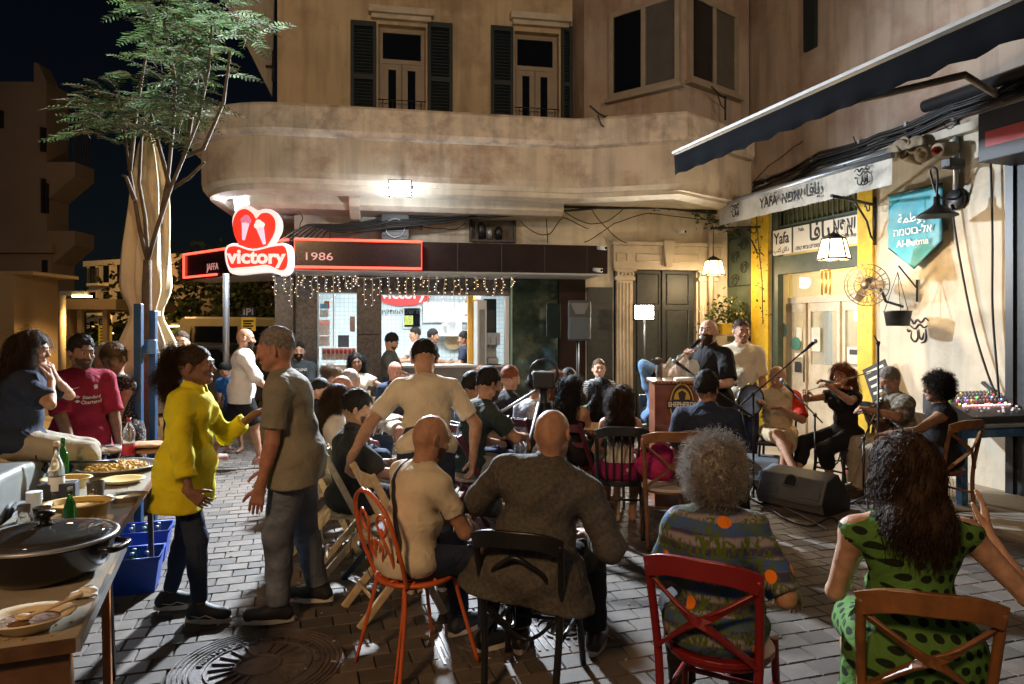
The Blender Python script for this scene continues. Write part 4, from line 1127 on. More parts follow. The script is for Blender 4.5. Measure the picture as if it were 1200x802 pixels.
m = MB(); m.box(X(600),X(655),.04,.06,.05,2.6); m.build('mirror_glass_panel',M('mirror_glass',(.05,.075,.06),rough=.12,var=.5,scale=5,metal=.5,dark=(.20,.22,.15),dscale=2.6,damt=.8),cb)
m = MB(); m.box(X(598),X(600),-.03,.08,0,2.6); m.build('panel_edge',M('green_glass_edge',(.25,.45,.38),rough=.2,var=0),cb)
# left bay: posters, tiled wall, cups
for k,(p0,p1,q0,q1,c) in enumerate(((375,384,356,362,(.2,.45,.7)),(380,386,353,362,(.75,.2,.05)),(375,385,363,372,(.7,.7,.65)),(374,386.5,375,393,(.75,.7,.66)),(374,386.5,394,406,(.55,.45,.4)),(410,416,371,389,(.45,.3,.25)),(396,409,393,407,(.03,.04,.06)))):
 boxA('poster',M('poster_print',c,rough=.5,var=.25,scale=40),p0,p1,q0,q1,.55+.02*k,.012)
text('VICTORY',.045,NEONR,cb,(inA(380,379,.58)[0],.57,inA(380,379,.58)[1]))
m = MB(); m.box(X(387),X(388.6),.5,.56,1.1,2.3); m.build('pale_post',WHITE,cb)
fr_ = boxA('cup_rack',WHITE,377,417,408,422,.42,.02)
CUPR = [M('cup_red',(.5,.06,.08),rough=.4,var=.3,scale=60),M('cup_pale',(.6,.5,.5),rough=.4,var=.3,scale=60)]
for j in range(2):
 for k in range(8):
  x0,z0 = inA(379.5+k*5,415+j*6.6,.3); m = MB(); m.lathe([(.020,0),(.026,.075),(.0,.075)],n=10); m.build('ice_cream_cup',CUPR[j],cb,loc=(x0,.38,z0))
# things on the soffit wall: frames, unit, pipes
boxo = lambda name,mat,px0,px1,py0,py1,off,th,parent=cb: (lambda r_: (lambda mm: (mm.box(r_[0],r_[1],-off,-off+th,r_[2],r_[3]),mm.build(name,mat,parent,bevel=.004))[1])(MB()))(rect(px0,px1,py0,py1,off))
t = thing('air_conditioner','dark condenser box mounted on the wall under the balcony beside the floodlight','air conditioner',FA.o,FA.ang)
boxo('casing',BLACKM,447,479,251,281,.35,.33,t)
x0,x1,z0,z1 = rect(449,477,253,279,.36); m = MB()
m.tube([((x0+x1)/2+.14*math.cos(k*PI/8),-.37,(z0+z1)/2-.02+.14*math.sin(k*PI/8)) for k in range(16)],.012,5,closed=True)
m.build('fan_ring',STEELG,t)
for k in range(5): m = MB(); m.box(x0,x1,-.372,-.36,z0+.03+k*.065,z0+.04+k*.065); m.build('grille_bar',BLACKM,t)
t = thing('wall_vent','dark recessed frame with meters beneath the balcony right of the floodlight','vent',FA.o,FA.ang)
x0,x1,z0,z1 = rect(550,604,246,284,.02); m = MB(); g = .04
m.box(x0,x0+g,-.08,-.001,z0,z1); m.box(x1-g,x1,-.08,-.001,z0,z1); m.box(x0+g,x1-g,-.08,-.001,z1-g,z1); m.box(x0+g,x1-g,-.08,-.001,z0,z0+g); m.build('frame',BLACKM,t)
m = MB(); m.box(x0+g,x1-g,-.02,-.001,z0+g,z1-g); m.build('back_panel',M('stained_panel',(.12,.10,.08),rough=.8,var=.4),t)
for xx,hh,mt in ((.25,.26,BLACKM),(.42,.18,STEELG),(.62,.2,BLACKM)):
 m = MB(); m.lathe([(.05,0),(.06,hh*.7),(.03,hh)],n=12); m.build('meter',mt,t,loc=(x0+xx*(x1-x0),-.09,z0+g))
# pipes & cables on the facade
t = thing('drain_pipe','painted drain pipe running under the balcony and down by the cafe corner','pipe')
PB = lambda px,py,off: (lambda q: FA.W(q[0],-off,q[1]))(fa(px,py,off))
m = MB(); m.tube([PB(700,233,.25),PB(780,229,.25),PB(835,222,.25),PB(852,218,.25)],.06,10); m.build('horizontal_pipe',PIPEG,t)
m = MB(); m.tube([PB(868,172,.3),PB(866,205,.3),PB(858,222,.3),PB(836,248,.25),PB(833,262,.22),PB(833,480,.2)],.045,10); m.build('downpipe',PIPEG,t)
m = MB(); m.tube([PB(872,0,.55),PB(874,60,.55),PB(877,100,.5),PB(868,172,.3)],.05,10); m.build('upper_pipe',PIPEG,t)
m = MB(); m.box(-.09,.09,-.05,.05,-.11,.11); m.build('junction',PIPEG,t,loc=PB(866,195,.32),rot=(0,0,.2),bevel=.02)
cabs = thing('cable_bundle','tangle of black cables slung beneath the balcony and along the cafe wall','cables')
rc = random.Random(9)
def cable(pts,r=.012,parent=None,sag=0.,n=6,mat=CABLE,name='cable'):
 P = [V(p) for p in pts]; out = []
 for i in range(len(P)-1):
  a = P[max(i-1,0)]; b = P[i]; c = P[i+1]; d = P[min(i+2,len(P)-1)]
  for k in range(n):
   u = k/n; q = .5*((2*b)+(c-a)*u+(2*a-5*b+4*c-d)*u*u+(3*b-a-3*c+d)*u**3)
   q.z -= sag*4*u*(1-u); out.append(q)
 out.append(P[-1]); m = MB(); m.tube(out,r,5); return m.build(name,mat,parent if parent is not None else cabs)
for k in range(7):
 o_ = .3+.03*k
 cable([PB(325+8*k,284,o_),PB(360+4*k,264+k,o_),PB(410,262+1.5*k,o_),PB(460,254+2*k,o_),PB(560,249+rc.uniform(-3,3)+k,o_),PB(640,243+rc.uniform(-3,5),o_),PB(700,238+k,o_),PB(770,241+rc.uniform(-4,6),o_),PB(840,238+k*2,o_)],.012+.006*(k%3 == 0),sag=.02)
for a in ([(345,285),(352,262),(350,248),(300,232)],[(470,258),(520,268),(545,262)],[(610,260),(640,275),(660,255),(690,268)],[(660,247),(700,262),(735,240)],[(685,284),(720,262),(760,250),(845,258)],[(640,250),(642,285)],[(560,245),(556,275)],[(690,240),(712,268),(735,285)],[(387,262),(386,284)],[(495,246),(494,270)],[(700,160),(700,128),(760,165),(800,164),(850,150)]):
 cable([PB(x_,y_,.34) for x_,y_ in a],.008,sag=.03)
def PWl(px,py,off): q = FW.p(px,py,off); return FW.W(q[0],-off,q[1])
for k in range(8):
 o_ = .10+.03*(k%4)
 cable([PWl(868,222+k*2,o_),PWl(905,207+k*2.5+rc.uniform(-3,3),o_),PWl(960,180+k*2.6+rc.uniform(-4,4),o_),PWl(1030,156+k*2.2+rc.uniform(-3,3),o_),PWl(1110,122+k*2.5,o_),PWl(1200,84+k*3,o_)],.010+.008*(k%3 == 0),sag=.03)
for a in ([(870,225),(900,195),(930,172),(940,165)],[(1000,160),(1012,178),(1040,165),(1060,168)],[(1100,130),(1110,150),(1122,142)],[(880,215),(960,190),(1003,196)]):
 cable([PWl(x_,y_,.12) for x_,y_ in a],.007,sag=.02)
t = thing('conduit_run','pair of pale conduits running along the cafe wall above the awning','conduit')
for k,y_ in enumerate((0,9)):
 m = MB(); m.tube([PWl(880,216+y_,.06),PWl(1040,158+y_,.06),PWl(1200,98+y_*1.4,.06)],.028-.008*k,8); m.build('conduit',PIPEG,t)
for k in range(6): m = MB(); q = PWl(900+k*55,211.5-k*20,.06); m.cbox(q,(.03,.12,.16),rot=(0,0,FW.ang)); m.build('clip',STEELG,t)
# little brackets
for px_,py_,nm in ((711,148,'iron hook bracket sticking out of the balcony edge under the bay window'),(850,125,'iron hook bracket at the right edge of the bay window')):
 t = thing('iron_bracket',nm,'bracket',PB(px_,py_,1.5)); m = MB()
 m.tube([(0,0,-.2),(0,0,.15)],.015,6); m.tube([(0,0,.12),(-.12,-.1,.14),(-.26,-.2,.22)],.014,6); m.tube([(0,0,-.05),(-.09,-.08,0),(-.14,-.11,.12)],.010,6)
 m.build('bracket',BLACKM,t)
# ================================================================= signs
t = thing('shop_sign_band','black sign band edged in red neon reading JAFFA 1986 on the canopy','sign',FA.o,FA.ang)
BLKS = M('sign_black',(.02,.008,.012),rough=.2,var=.2)
x1 = fa(494,300,1.05)[0]; x0 = cxm
m = MB(); m.box(x0,x1,-1.06,-1.008,cz0+.03,cz1-.02); m.build('panel',BLKS,t)
m = MB(); g = .018; m.tube([(x0,-1.08,cz0+.02),(x1,-1.08,cz0+.02),(x1,-1.08,cz1-.01),(x0,-1.08,cz1-.01)],g,8,closed=True); m.build('neon_tube',NEON,t)
d = V((cxm-cxl,-1.0-cyl,0)); Ld = d.length; ang = math.atan2(d.y,d.x)
sub = bpy.data.objects.new('side_panel',None); COL.objects.link(sub); sub.parent = t; sub.location = (cxl,cyl,0); sub.rotation_euler = (0,0,ang)
m = MB(); m.box(0.0,Ld-.03,-.06,-.008,cz0+.03,cz1-.02); m.build('panel',BLKS,sub)
m = MB(); m.tube([(Ld-.05,-.08,cz1-.01),(0.0,-.08,cz1-.01),(0.0,-.08,cz0+.02),(Ld*.35,-.08,cz0+.02)],g,8); m.build('neon_tube',NEON,sub)
zt = (cz0+cz1)/2-.04
text('1986',.15,SIGNTX,t,(fa(371,309,1.08)[0]+.02,-1.066,zt),sx=1.35)
text('JAFFA',.15,SIGNTX,sub,(Ld*.30,-.066,zt-.02),sx=.95)
# heart sign
hz = at(302,288,9.2); hl = (hz-FA.o); ang = R(4)
t = thing('heart_sign','glowing red and white heart sign with ice cream cones and the word victory','sign',hz,ang)
u = 9.35/F
def P2(pts): return [((x-303)*u,(290-y)*u) for x,y in pts]
outl = P2([(268,303),(269,292),(276,288),(283,287),(277,274),(276,259),(282,248),(293,244),(304,250),(312,248),(322,250),(329,260),(329,273),(322,288),(332,287),(341,291),(343,306),(341,319),(333,325),(318,321),(300,322),(282,324),(272,320)])
def smooth(poly,n=4):
 out = []; L = len(poly)
 for i in range(L):
  a,b,c,d = (V((*poly[(i+j)%L],0)) for j in (-1,0,1,2))
  for k in range(n):
   u_ = k/n; q = .5*((2*b)+(c-a)*u_+(2*a-5*b+4*c-d)*u_*u_+(3*b-a-3*c+d)*u_**3); out.append((q.x,q.y))
 return out
m = MB(); m.prism(smooth(outl)[::-1],-.05,.10); m.build('white_backing',NEONW,t,bevel=.012)
heart = P2([(298,313),(290,300),(280,282),(277,266),(282,253),(291,249),(299,254),(303,260),(309,254),(318,254),(324,262),(323,276),(314,292),(305,306)])
heart = [(x*1.0,max(z,-.14)) for x,z in heart]
m = MB(); m.prism(smooth(heart)[::-1],-.075,-.051); m.build('red_heart',NEONR,t)
ban = P2([(270,302),(272,293),(282,291),(300,296),(322,291),(336,291),(340,305),(338,317),(330,320),(316,314),(300,316),(286,317),(274,317)])
m = MB(); m.prism(smooth(ban)[::-1],-.095,-.076); m.build('red_banner',NEONR,t)
m = MB(); m.tube([(x,-.096,z) for x,z in smooth(ban)],.014,6,closed=True); m.build('banner_edge',NEONW,t)
text('victory',.255,NEONW,t,(.01,-.099,-.165),bold=.009,sx=1.02,ext=.004)
CONEM = M('cone_pink_lit',(.7,.3,.45),var=0,emis=(.8,.42,.5),es=.8); PUR = M('scoop_purple_lit',(.4,.12,.2),var=0,emis=(.45,.12,.18),es=.8)
for cx_,tz,tl in ((-.13,.30,.12),(.05,.24,-.25)):
 m = MB(); rt_ = Matrix.Translation((cx_,0,tz)) @ Euler((0,tl,0)).to_matrix().to_4x4()
 m.prism([(.05,0),(-.05,0),(-.015,-.24),(.015,-.24)],-.092,-.077,mtx=rt_); m.build('cone',CONEM,t)
 m = MB();
 for bx,bz,br in ((-.03,.02,.038),(.03,.02,.038),(0,.055,.04)): m.prism([(bx+br*math.cos(k*PI/6),bz+br*math.sin(k*PI/6)) for k in range(12)][::-1],-.094-bz*.1,-.078,mtx=rt_)
 m.build('scoop',PUR if cx_ < 0 else NEONW,t)
# canopy post
t = thing('canopy_post','grey steel post carrying the left end of the shop canopy','post',gr(265,556-0).to_tuple()[:2]+(0,))
q = at(265,400,10.0); t.location = (q.x,q.y,0)
m = MB(); m.tube([(0,0,0),(0,0,cz0-.02)],.045,12); m.build('shaft',STEELG,t); m = MB(); m.box(-.1,.1,-.1,.1,0,.015); m.build('base_plate',STEELG,t)
# icicle lights
t = thing('icicle_lights','string of icicle fairy lights hanging from the shop canopy','fairy lights',FA.o,FA.ang)
ri = random.Random(21)
px = 322
def wiggle(x,y,z0,L): return [(x+ri.uniform(-.012,.012),y+ri.uniform(-.01,.01),z0-L*k/6) for k in range(7)]
while px < 603:
 long_ = px < 345
 x,z = fa(px,320,.85); L = ri.uniform(.14,.48)*(1.5 if long_ else 1)+(.35 if (400 < px < 404 or 548 < px < 552 or 357 < px < 361) else 0)
 P = wiggle(x,-.85,cz0-.05,L)
 m = MB(); m.tube(P,.004,4); m.build('wire',M('white_wire',(.5,.5,.48),rough=.5,var=0) if px == 322 else bpy.data.materials['white_wire'],t)
 m = MB()
 for k in range(6):
  q = P[k+1]; s_ = ri.choice((-1,1))
  m.cur = 0 if ri.random() < (.75 if (px < 345 or px > 470) else .45) else 1
  m.ball((q[0]+s_*.02,q[1],q[2]),.0062,6)
 o = m.build('bulbs',[BULB,BULBW],t); o['kind'] = 'stuff'
 px += ri.uniform(6.5,12)
xs = [fa(p,320,.86)[0] for p in (322,345,395,470,540,603)]
for a,b in zip(xs,xs[1:]):
 m = MB(); m.tube([(a+(b-a)*k/8,-.86,cz0-.03-.14*(b-a)*4*(k/8)*(1-k/8)*.6) for k in range(9)],.004,4); m.build('wire',bpy.data.materials['white_wire'],t)
# floodlights
def flood(px,py,Z,label,tgt,w_,h_,power,mount):
 q = at(px,py,Z); t = thing('floodlight',label,'floodlight',q); d = (V(tgt)-q).normalized()
 rot = d.to_track_quat('-Y','Z'); sub = bpy.data.objects.new('lamp_head',None); COL.objects.link(sub); sub.parent = t; sub.rotation_mode = 'QUATERNION'; sub.rotation_quaternion = rot
 m = MB(); m.box(-w_/2-.02,w_/2+.02,.003,.05,-h_/2-.02,h_/2+.02); m.build('housing',BLACKM,sub,bevel=.006)
 m = MB(); m.box(-w_/2,w_/2,-.004,.002,-h_/2,h_/2); m.build('lens',LEDW,sub)
 for k in range(6): m = MB(); m.box(-w_/2+k*w_/5-.004,-w_/2+k*w_/5+.004,.051,.08,-h_/2,h_/2); m.build('fin',BLACKM,sub)
 m = MB()
 mt = V(mount); m.tube([(-w_/2-.03,.02,0),(-w_/2-.03,.09,.02),(w_/2+.03,.09,.02),(w_/2+.03,.02,0)],.008,6); m.build('yoke',BLACKM,sub)
 m = MB(); m.tube([(0,.05,0),tuple(mt)],.014,6); m.build('arm',BLACKM,t)
 glow('floodlight_beam','AREA',q+d*.03,power,(.80,.90,1.0),size=w_,size_y=h_,target=tgt)
 glow('soffit_fill','POINT',q+V((0,.05,-.26)),power*.024,(.80,.90,1.0),size=.06)  # extra point light added below the head to brighten soffit and wall
 return t
flood(469,221,9.25,'brilliant white floodlight under the middle of the balcony',(-.6,-2.5,.6),.27,.19,820,(0,.35,.05))
flood(285,240,10.2,'white floodlight on a bent arm at the left end of the balcony',(-2.6,2,.6),24/100,.18,150,(-.02,.3,.25))
# ================================================================= the cafe building on the right
cw = thing('cafe_building','white plastered cafe building with yellow door posts and teal banner along the right','building',FW.o,FW.ang)
wr_ = lambda px,py,off=0.: FW.p(px,py,off)
Xw = lambda px: FW.p(px,386)[0]
sx0 =-.716
oL0,oL1,oR0,oR1 = Xw(883),Xw(903),Xw(1008),Xw(1026)
zOp = wr_(950,238)[1]
m = MB(); wall_holes(m,sx0,7.6,0,3.9,[(oL1,oR0,0,zOp)],0,.3); m.build('ground_floor_wall',PLWHITE,cw)
m = MB(); m.box(sx0,7.6,-.03,.3,3.902,9.5); m.build('upper_wall',PLPINK,cw)
m = MB(); m.box(sx0+.05,7.6,-.12,-.002,3.80,3.90); m.build('cornice',PLWHITE,cw,bevel=.01)
r_ = rect(944,957,-10,58,.05,FW)
m = MB(); m.box(r_[0],r_[1],-.09,-.031,r_[2],r_[3]+1); s_ = m.build('upper_shutter',SHUT,cw)
for nm,a,b in (('left',oL0,oL1),('right',oR0,oR1)):
 zt_ = zOp+.02 if nm == 'left' else wr_(1018,215)[1]
 m = MB(); m.box(a,b,-.05,-.001,0,zt_); m.build('yellow_post',YELP,cw,bevel=.006)
 m = MB(); m.box(a,b,.001,.6,0,zOp-.01) if False else None
# green frame
z_s1,z_s0 = wr_(955,262)[1],wr_(955,293)[1]
z_b = wr_(955,312)[1]
g = .06
m = MB(); m.box(oL1,oL1+.14,.02,.12,0,zOp); m.build('green_frame_post',GREENF,cw)
m = MB(); m.box(oL1+.14,oR0,.02,.12,z_s1,z_s1+.07); m.build('green_frame_rail',GREENF,cw)
m = MB(); m.box(oL1+.14,oR0,.02,.14,z_b-.06,z_s0-.02); m.build('green_frame_beam',GREENF,cw)
n = 17
for k in range(n):
 x = oL1+.16+(oR0-oL1-.2)*k/(n-1); m = MB(); m.box(x-.012,x+.012,.04,.06,z_s1+.07,zOp); m.build('transom_bar',GREENF,cw)
m = MB(); m.box(oL1+.14,oR0,.10,.11,z_s1+.07,zOp); m.build('transom_pane',M('transom_glass',(.10,.09,.04),rough=.2,var=.4,scale=5),cw)
# sign board
t = thing('cafe_sign_board','white sign board over the cafe door reading Yafa in three scripts','sign',FW.o,FW.ang)
m = MB(); m.box(oL1+.10,oR0-.01,-.035,.015,z_s0,z_s1); m.build('board',SIGNW,t)
xs_ = Xw(931); m = MB(); m.box(xs_-.012,xs_+.012,-.042,-.035,z_s0,z_s1); m.build('divider',GREENF,t)
zm = (z_s0+z_s1)/2; hS = z_s1-z_s0
textw('Yafa',Xw(909),Xw(927),.24,INKB,t,-.037,zm+.05,bold=.003)
textw('\uFEAE\uFED4\uFEF4\uFEEB \uFE90\uFE98\uFEDB \uFEE5\uFE8E\uFEDB\uFEA9',Xw(900),Xw(927),.10,INKB,t,-.037,z_s0+.07)
textw('אפאי',Xw(979),Xw(1005),.36,INKB,t,-.037,zm+.05,bold=.006)
textw('\uFE8E\uFED3\uFE8E\uFEF3',Xw(951),Xw(975),.34,INKB,t,-.037,zm+.05,bold=.006)
text('Yafa',.07,INKB,t,(Xw(941),-.037,zm+.13))
textw('הפק תיבו םירפס תונח',Xw(935),Xw(972),.085,INKB,t,-.037,z_s0+.055)
textw('Books & Coffee shop',Xw(976),Xw(1006),.08,INKB,t,-.037,z_s0+.12)
# door + glazing
zd = wr_(960,346)[1]
dpt = .22
cj = bpy.data.objects.new('door_front',None); COL.objects.link(cj); cj.parent = cw
a0,a1 = oL1+.14,oR0
pxs = [913,925,933,946,958,985,990,1014]
def jb(x0,x1,z0,z1,y=dpt,th=.06,nm='frame_piece',mat=None,par=None): m = MB(); m.box(x0,x1,y,y+th,z0,z1); return m.build(nm,mat or CREAMW,par or cj)
D = lambda px: FW.p(px,400,-dpt)[0]
zh = wr_(960,365,-dpt)[1]; zl = wr_(960,428,-dpt)[1]
jb(a0,a1,zd-.09,zd,nm='head_rail',y=dpt-.02)
cols = [a0,D(924),D(926),D(944),D(947),D(984),D(987),a1]
for i in (0,2,4,6):
 x0,x1 = cols[i],cols[i+1]
 zt_,zb_ = (zh,zl)
 leaf = jb(x0,x0+.05,.02,zd-.092,nm='door_leaf' if i in (2,4) else 'side_light')
 jb(x1-.05,x1,.02,zd-.092,nm='stile',par=leaf); jb(x0+.052,x1-.052,zt_,zd-.092,nm='top_panel',par=leaf); jb(x0+.052,x1-.052,.02,zb_,nm='bottom_panel',par=leaf)
 m = MB(); m.box(x0+.052,x1-.052,dpt+.02,dpt+.026,zb_,zt_); m.build('pane',CLEAR,leaf)
m = MB(); m.tube([(D(945.5),dpt-.05,.9),(D(945.5),dpt-.05,1.3)],.012,6); m.build('door_pull',BLACKM,cj)
m = MB(); m.box(a0,a1,dpt,dpt+.01,zd+.002,z_b-.06); m.build('transom_glass',CLEAR,cw)
BLU = M('blue_disc',(.25,.42,.5),rough=.5,var=.1)
for px_,py_,r0_,mt in ((917,387,.11,BLU),(933,403,.10,M('green_disc',(.05,.2,.15),rough=.5))):
 x,z = FW.p(px_,py_,-dpt+.02); m = MB(); m.prism([(x+r0_*math.cos(k*PI/10),z+r0_*math.sin(k*PI/10)) for k in range(20)][::-1],dpt-.03,dpt-.012); m.build('round_sticker',mt,cj)
for k,(p0,p1,q0,q1,mt) in enumerate(((951,961,384,412,PAPER),(993,1011,407,427,PAPER),(996,1009,410,416,INKB),(934,940,384,400,PAPER),(932,939,424,436,INKB),(932,942,414,419,PAPER))):
 x0,x1,z0,z1 = rect(p0,p1,q0,q1,-dpt+.01,FW); m = MB(); m.box(x0,x1,dpt-.012-.003*k,dpt-.006-.003*k,z0,z1); m.build('notice',mt,cj)
# room behind
YEW = M('room_wall_olive',(.45,.38,.16),rough=.9,var=.25,scale=3)
m = MB(); m.box(oL1-.1,oR0+2.4,3.6,3.7,0,3.2); m.build('room_back_wall',YEW,cw)
m = MB(); m.box(oL1-.5,oL1-.4,.3,3.6,0,3.2); m.build('room_side_wall',YEW,cw)
m = MB(); m.box(oR0+2.4,oR0+2.5,.3,3.6,0,3.2); m.build('room_side_wall',YEW,cw)
m = MB(); m.box(oL1-.5,oR0+2.5,.3,3.7,3.2,3.3); m.build('room_ceiling',YEW,cw)
m = MB(); m.box(oL1-.5,oR0+2.5,.0,3.7,-.02,.006); m.build('room_floor',WOODM,cw)
rb = random.Random(4)
bk = thing('bookshelf','dark bookshelf with rows of coloured books inside the cafe','bookshelf',FW.W(1.2,2.9),FW.ang)
for k in range(6): m = MB(); m.box(0,3.2,0,.3,.1+k*.38,.13+k*.38); m.build('shelf',WOODD,bk)
for k in range(4): m = MB(); m.box(k*1.05,k*1.05+.03,.001,.299,.131,2.3); m.build('upright',WOODD,bk)
bcol = [M('book_cover_%s'%nmc,c,rough=.6,var=.1) for nmc,c in (('red',(.35,.05,.04)),('blue',(.05,.12,.3)),('cream',(.5,.45,.35)),('green',(.06,.2,.1)),('ochre',(.5,.3,.06)),('black',(.03,.03,.03)))]
for k in range(5):
 x = .05
 mm = MB()
 while x < 3.1:
  w_ = rb.uniform(.025,.06); mm.cur = rb.randrange(6); mm.box(x,x+w_*.94,.02,.22,.132+k*.38,.132+k*.38+rb.uniform(.2,.32)); x += w_
 o = mm.build('books',bcol,bk); o['kind'] = 'stuff'
for px_,mt,nm in ((962,YELP,'yellow'),(971,M('blue_post_paint',(.06,.2,.5),rough=.5),'blue')):
 x,_ = FW.p(px_,400,-1.4); t = thing(nm+'_stand',nm+' upright stand seen through the cafe door glass','stand',FW.W(x,1.4),FW.ang)
 m = MB(); m.box(-.04,.04,-.04,.04,0,2.0); m.build('upright',mt,t); m = MB(); m.box(-.2,.2,-.15,.15,0,.03); m.build('foot_plate',mt,t)
glow('cafe_room_lamp','POINT',FW.W(.9,1.9,2.7),75,(1,.76,.40),size=.15)
m = MB(); m.ball((0,0,0),.12,12); t = thing('ceiling_globe','glowing globe lamp hanging inside the cafe','lamp',FW.W(.9,2.3,2.6)); m.build('globe',WARMLIT,t); m = MB(); m.tube([(0,0,.1),(0,0,.6)],.008,5); m.build('cord',CABLE,t)
# awning with lettering
AWM = M('awning_canvas',(.52,.49,.43),rough=.9,var=.12,scale=5,bump=.25,bscale=60,dark=(.25,.23,.19),dscale=3,damt=.5)
t = thing('cafe_awning','white canvas awning lettered YAFA above the cafe door','awning',FW.o,FW.ang)
ao = .66
ax0,az = wr_(843,243,ao); ax1,az1 = wr_(1046,182,ao)
at_,ab_ = (az+az1)/2+.02,(wr_(843,268,ao)[1]+wr_(1046,212,ao)[1])/2
m = MB(); m.tube([(ax0,-ao,at_),(ax1,-ao,at_)],.035,10); m.build('front_bar',STEELG,t)
m = MB(); N_ = 60; vs = []
for k in range(N_+1):
 x = ax0+(ax1-ax0)*k/N_;
 for j in range(5): vs.append((x,-ao-.005+.012*math.sin(k*.9+j*.6)*j/4+.006*math.sin(k*2.3+j),at_-.02-(at_-.02-ab_)*j/4))
fs = [(k*5+j,k*5+j+1,k*5+j+6,k*5+j+5) for k in range(N_) for j in range(4)]
m.add(vs,fs,True); m.build('valance',AWM,t)
m = MB(); m.add([(ax0,-ao,at_+.02),(ax1,-ao,at_+.02),(ax1,-.02,at_+.22),(ax0,-.02,at_+.22)],[(0,1,2,3)]); o = m.build('canopy_cloth',AWM,t); md = o.modifiers.new('thick','SOLIDIFY'); md.thickness = .006
m = MB(); m.tube([(ax0+.05,-.08,at_+.24),(ax1-.05,-.08,at_+.24)],.05,10); m.build('roller',STEELG,t)
xx = lambda px: wr_(px,230,ao)[0]
textw('YAFA',xx(893),xx(914),.20,INKB,t,-ao-.042,(at_+ab_)/2-.01,bold=.003)
textw('אפאי',xx(919),xx(943),.22,INKB,t,-ao-.042,(at_+ab_)/2-.01,bold=.003)
textw('\uFE8E\uFED3\uFE8E\uFEF3',xx(948),xx(964),.22,INKB,t,-ao-.042,(at_+ab_)/2,bold=.003)
def calligraphy(root,x,y,z,s,seed=1):
 rk = random.Random(seed); m = MB()
 for pts in ([(-1,.6),(-.6,.9),(-.3,.5),(0,.8),(.4,.6),(.7,.95),(1,.7)],[(-.7,.4),(-.2,.1),(.2,.45),(.6,.2),(.9,.35)],[(-.5,-.1),(-.55,-.6),(-.2,-.9),(.05,-.6),(0,0)],[(.15,.1),(.2,-.5),(.45,-.7),(.6,-.2)],[(.75,.1),(.8,-.6),(.65,-.9),(.3,-1)],[(-.9,.1),(-.8,-.1),(-.6,0)]):
  P = [V((x+a*s,y,z+b*s)) for a,b in pts]; out = []
  for i in range(len(P)-1):
   a = P[max(i-1,0)]; b = P[i]; c = P[i+1]; d = P[min(i+2,len(P)-1)]
   for k in range(4):
    u_ = k/4; out.append(.5*((2*b)+(c-a)*u_+(2*a-5*b+4*c-d)*u_*u_+(3*b-a-3*c+d)*u_**3))
  out.append(P[-1]); n_ = len(out); m.tube(out,[s*.07*(.45+.8*math.sin(PI*i/(n_-1))) for i in range(n_)],5)
 return m.build('emblem',INKB,root)
calligraphy(t,xx(1013),-ao-.042,(at_+ab_)/2+.01,.11); calligraphy(t,xx(864),-ao-.042,(at_+ab_)/2,.10)
t = thing('painted_emblem','black calligraphic emblem painted on the white wall below the hanging basket','emblem',FW.o,FW.ang)
x,z = wr_(1075,387); calligraphy(t,x,-.004,z,.15)
# banner
TEAL = M('banner_teal',(.04,.30,.40),rough=.55,var=.15,scale=3,bump=.2,bscale=20,dark=(.30,.45,.45),dscale=2.2,damt=.35)
t = thing('teal_banner','teal pointed banner lettered Al-Butma hanging on the white wall','banner',FW.o,FW.ang)
bo = .10
P_ = [wr_(px_,py_,bo) for px_,py_ in ((1041,229),(1041,289),(1072,315),(1104,285),(1104,218))]
xa,xb = P_[0][0],P_[-1][0]; zt_ = (P_[0][1]+P_[-1][1])/2; zb_ = (P_[1][1]+P_[3][1])/2; zp = P_[2][1]; xm = (xa+xb)/2
vs = []; fs = []; NX,NZ = 16,20
for i in range(NX+1):
 for j in range(NZ+1):
  x = xa+(xb-xa)*i/NX; lo = zb_+(zp-zb_)*(1-abs(x-xm)/((xb-xa)/2)); z = zt_+(lo-zt_)*j/NZ
  vs.append((x,-bo+.007*math.sin(i*.8+j*.35)+.005*math.sin(j*.9),z))
for i in range(NX):
 for j in range(NZ): fs.append((i*(NZ+1)+j,i*(NZ+1)+j+1,(i+1)*(NZ+1)+j+1,(i+1)*(NZ+1)+j))
m = MB(); m.add(vs,fs,True); o = m.build('cloth',TEAL,t); md = o.modifiers.new('thick','SOLIDIFY'); md.thickness = .004
m = MB(); m.tube([(xa,-bo,zt_+.01),(xb,-bo,zt_+.01)],.012,6); m.build('top_rod',BLACKM,t)
m = MB(); m.tube([(xa,-bo,zb_),(xm,-bo,zp),(xb,-bo,zb_)],.006,5); m.build('hem',BLACKM,t)
INKW = M('ink_white',(.8,.82,.8),rough=.6,var=0,emis=None)
HH = zt_-zb_
text('\uFE94\uFEE4\uFEC3\uFEEE\uFE92\uFEDF\uFE8D',.15,INKW,t,(xm+.03,-bo-.03,zt_-HH*.50),bold=.001)
text('המטוב-לא',.125,INKW,t,(xm,-bo-.03,zt_-HH*.74),bold=.001)
text('Al-Butma',.115,INKW,t,(xm,-bo-.03,zt_-HH*.96),bold=.001)
m = MB(); x2,z2 = wr_(1076,338); x1,z1 = wr_(1057,312,.3)
m.tube([(x2,-.02,z2+.1),(x2,-.02,z2-.16)],.012,6); m.tube([(x2,-.02,z2),(x1,-.35,z1)],.010,6)
t2_ = thing('basket_bracket','small black iron bracket on the wall under the banner tip','bracket',FW.o,FW.ang); m.build('bracket',BLACKM,t2_)
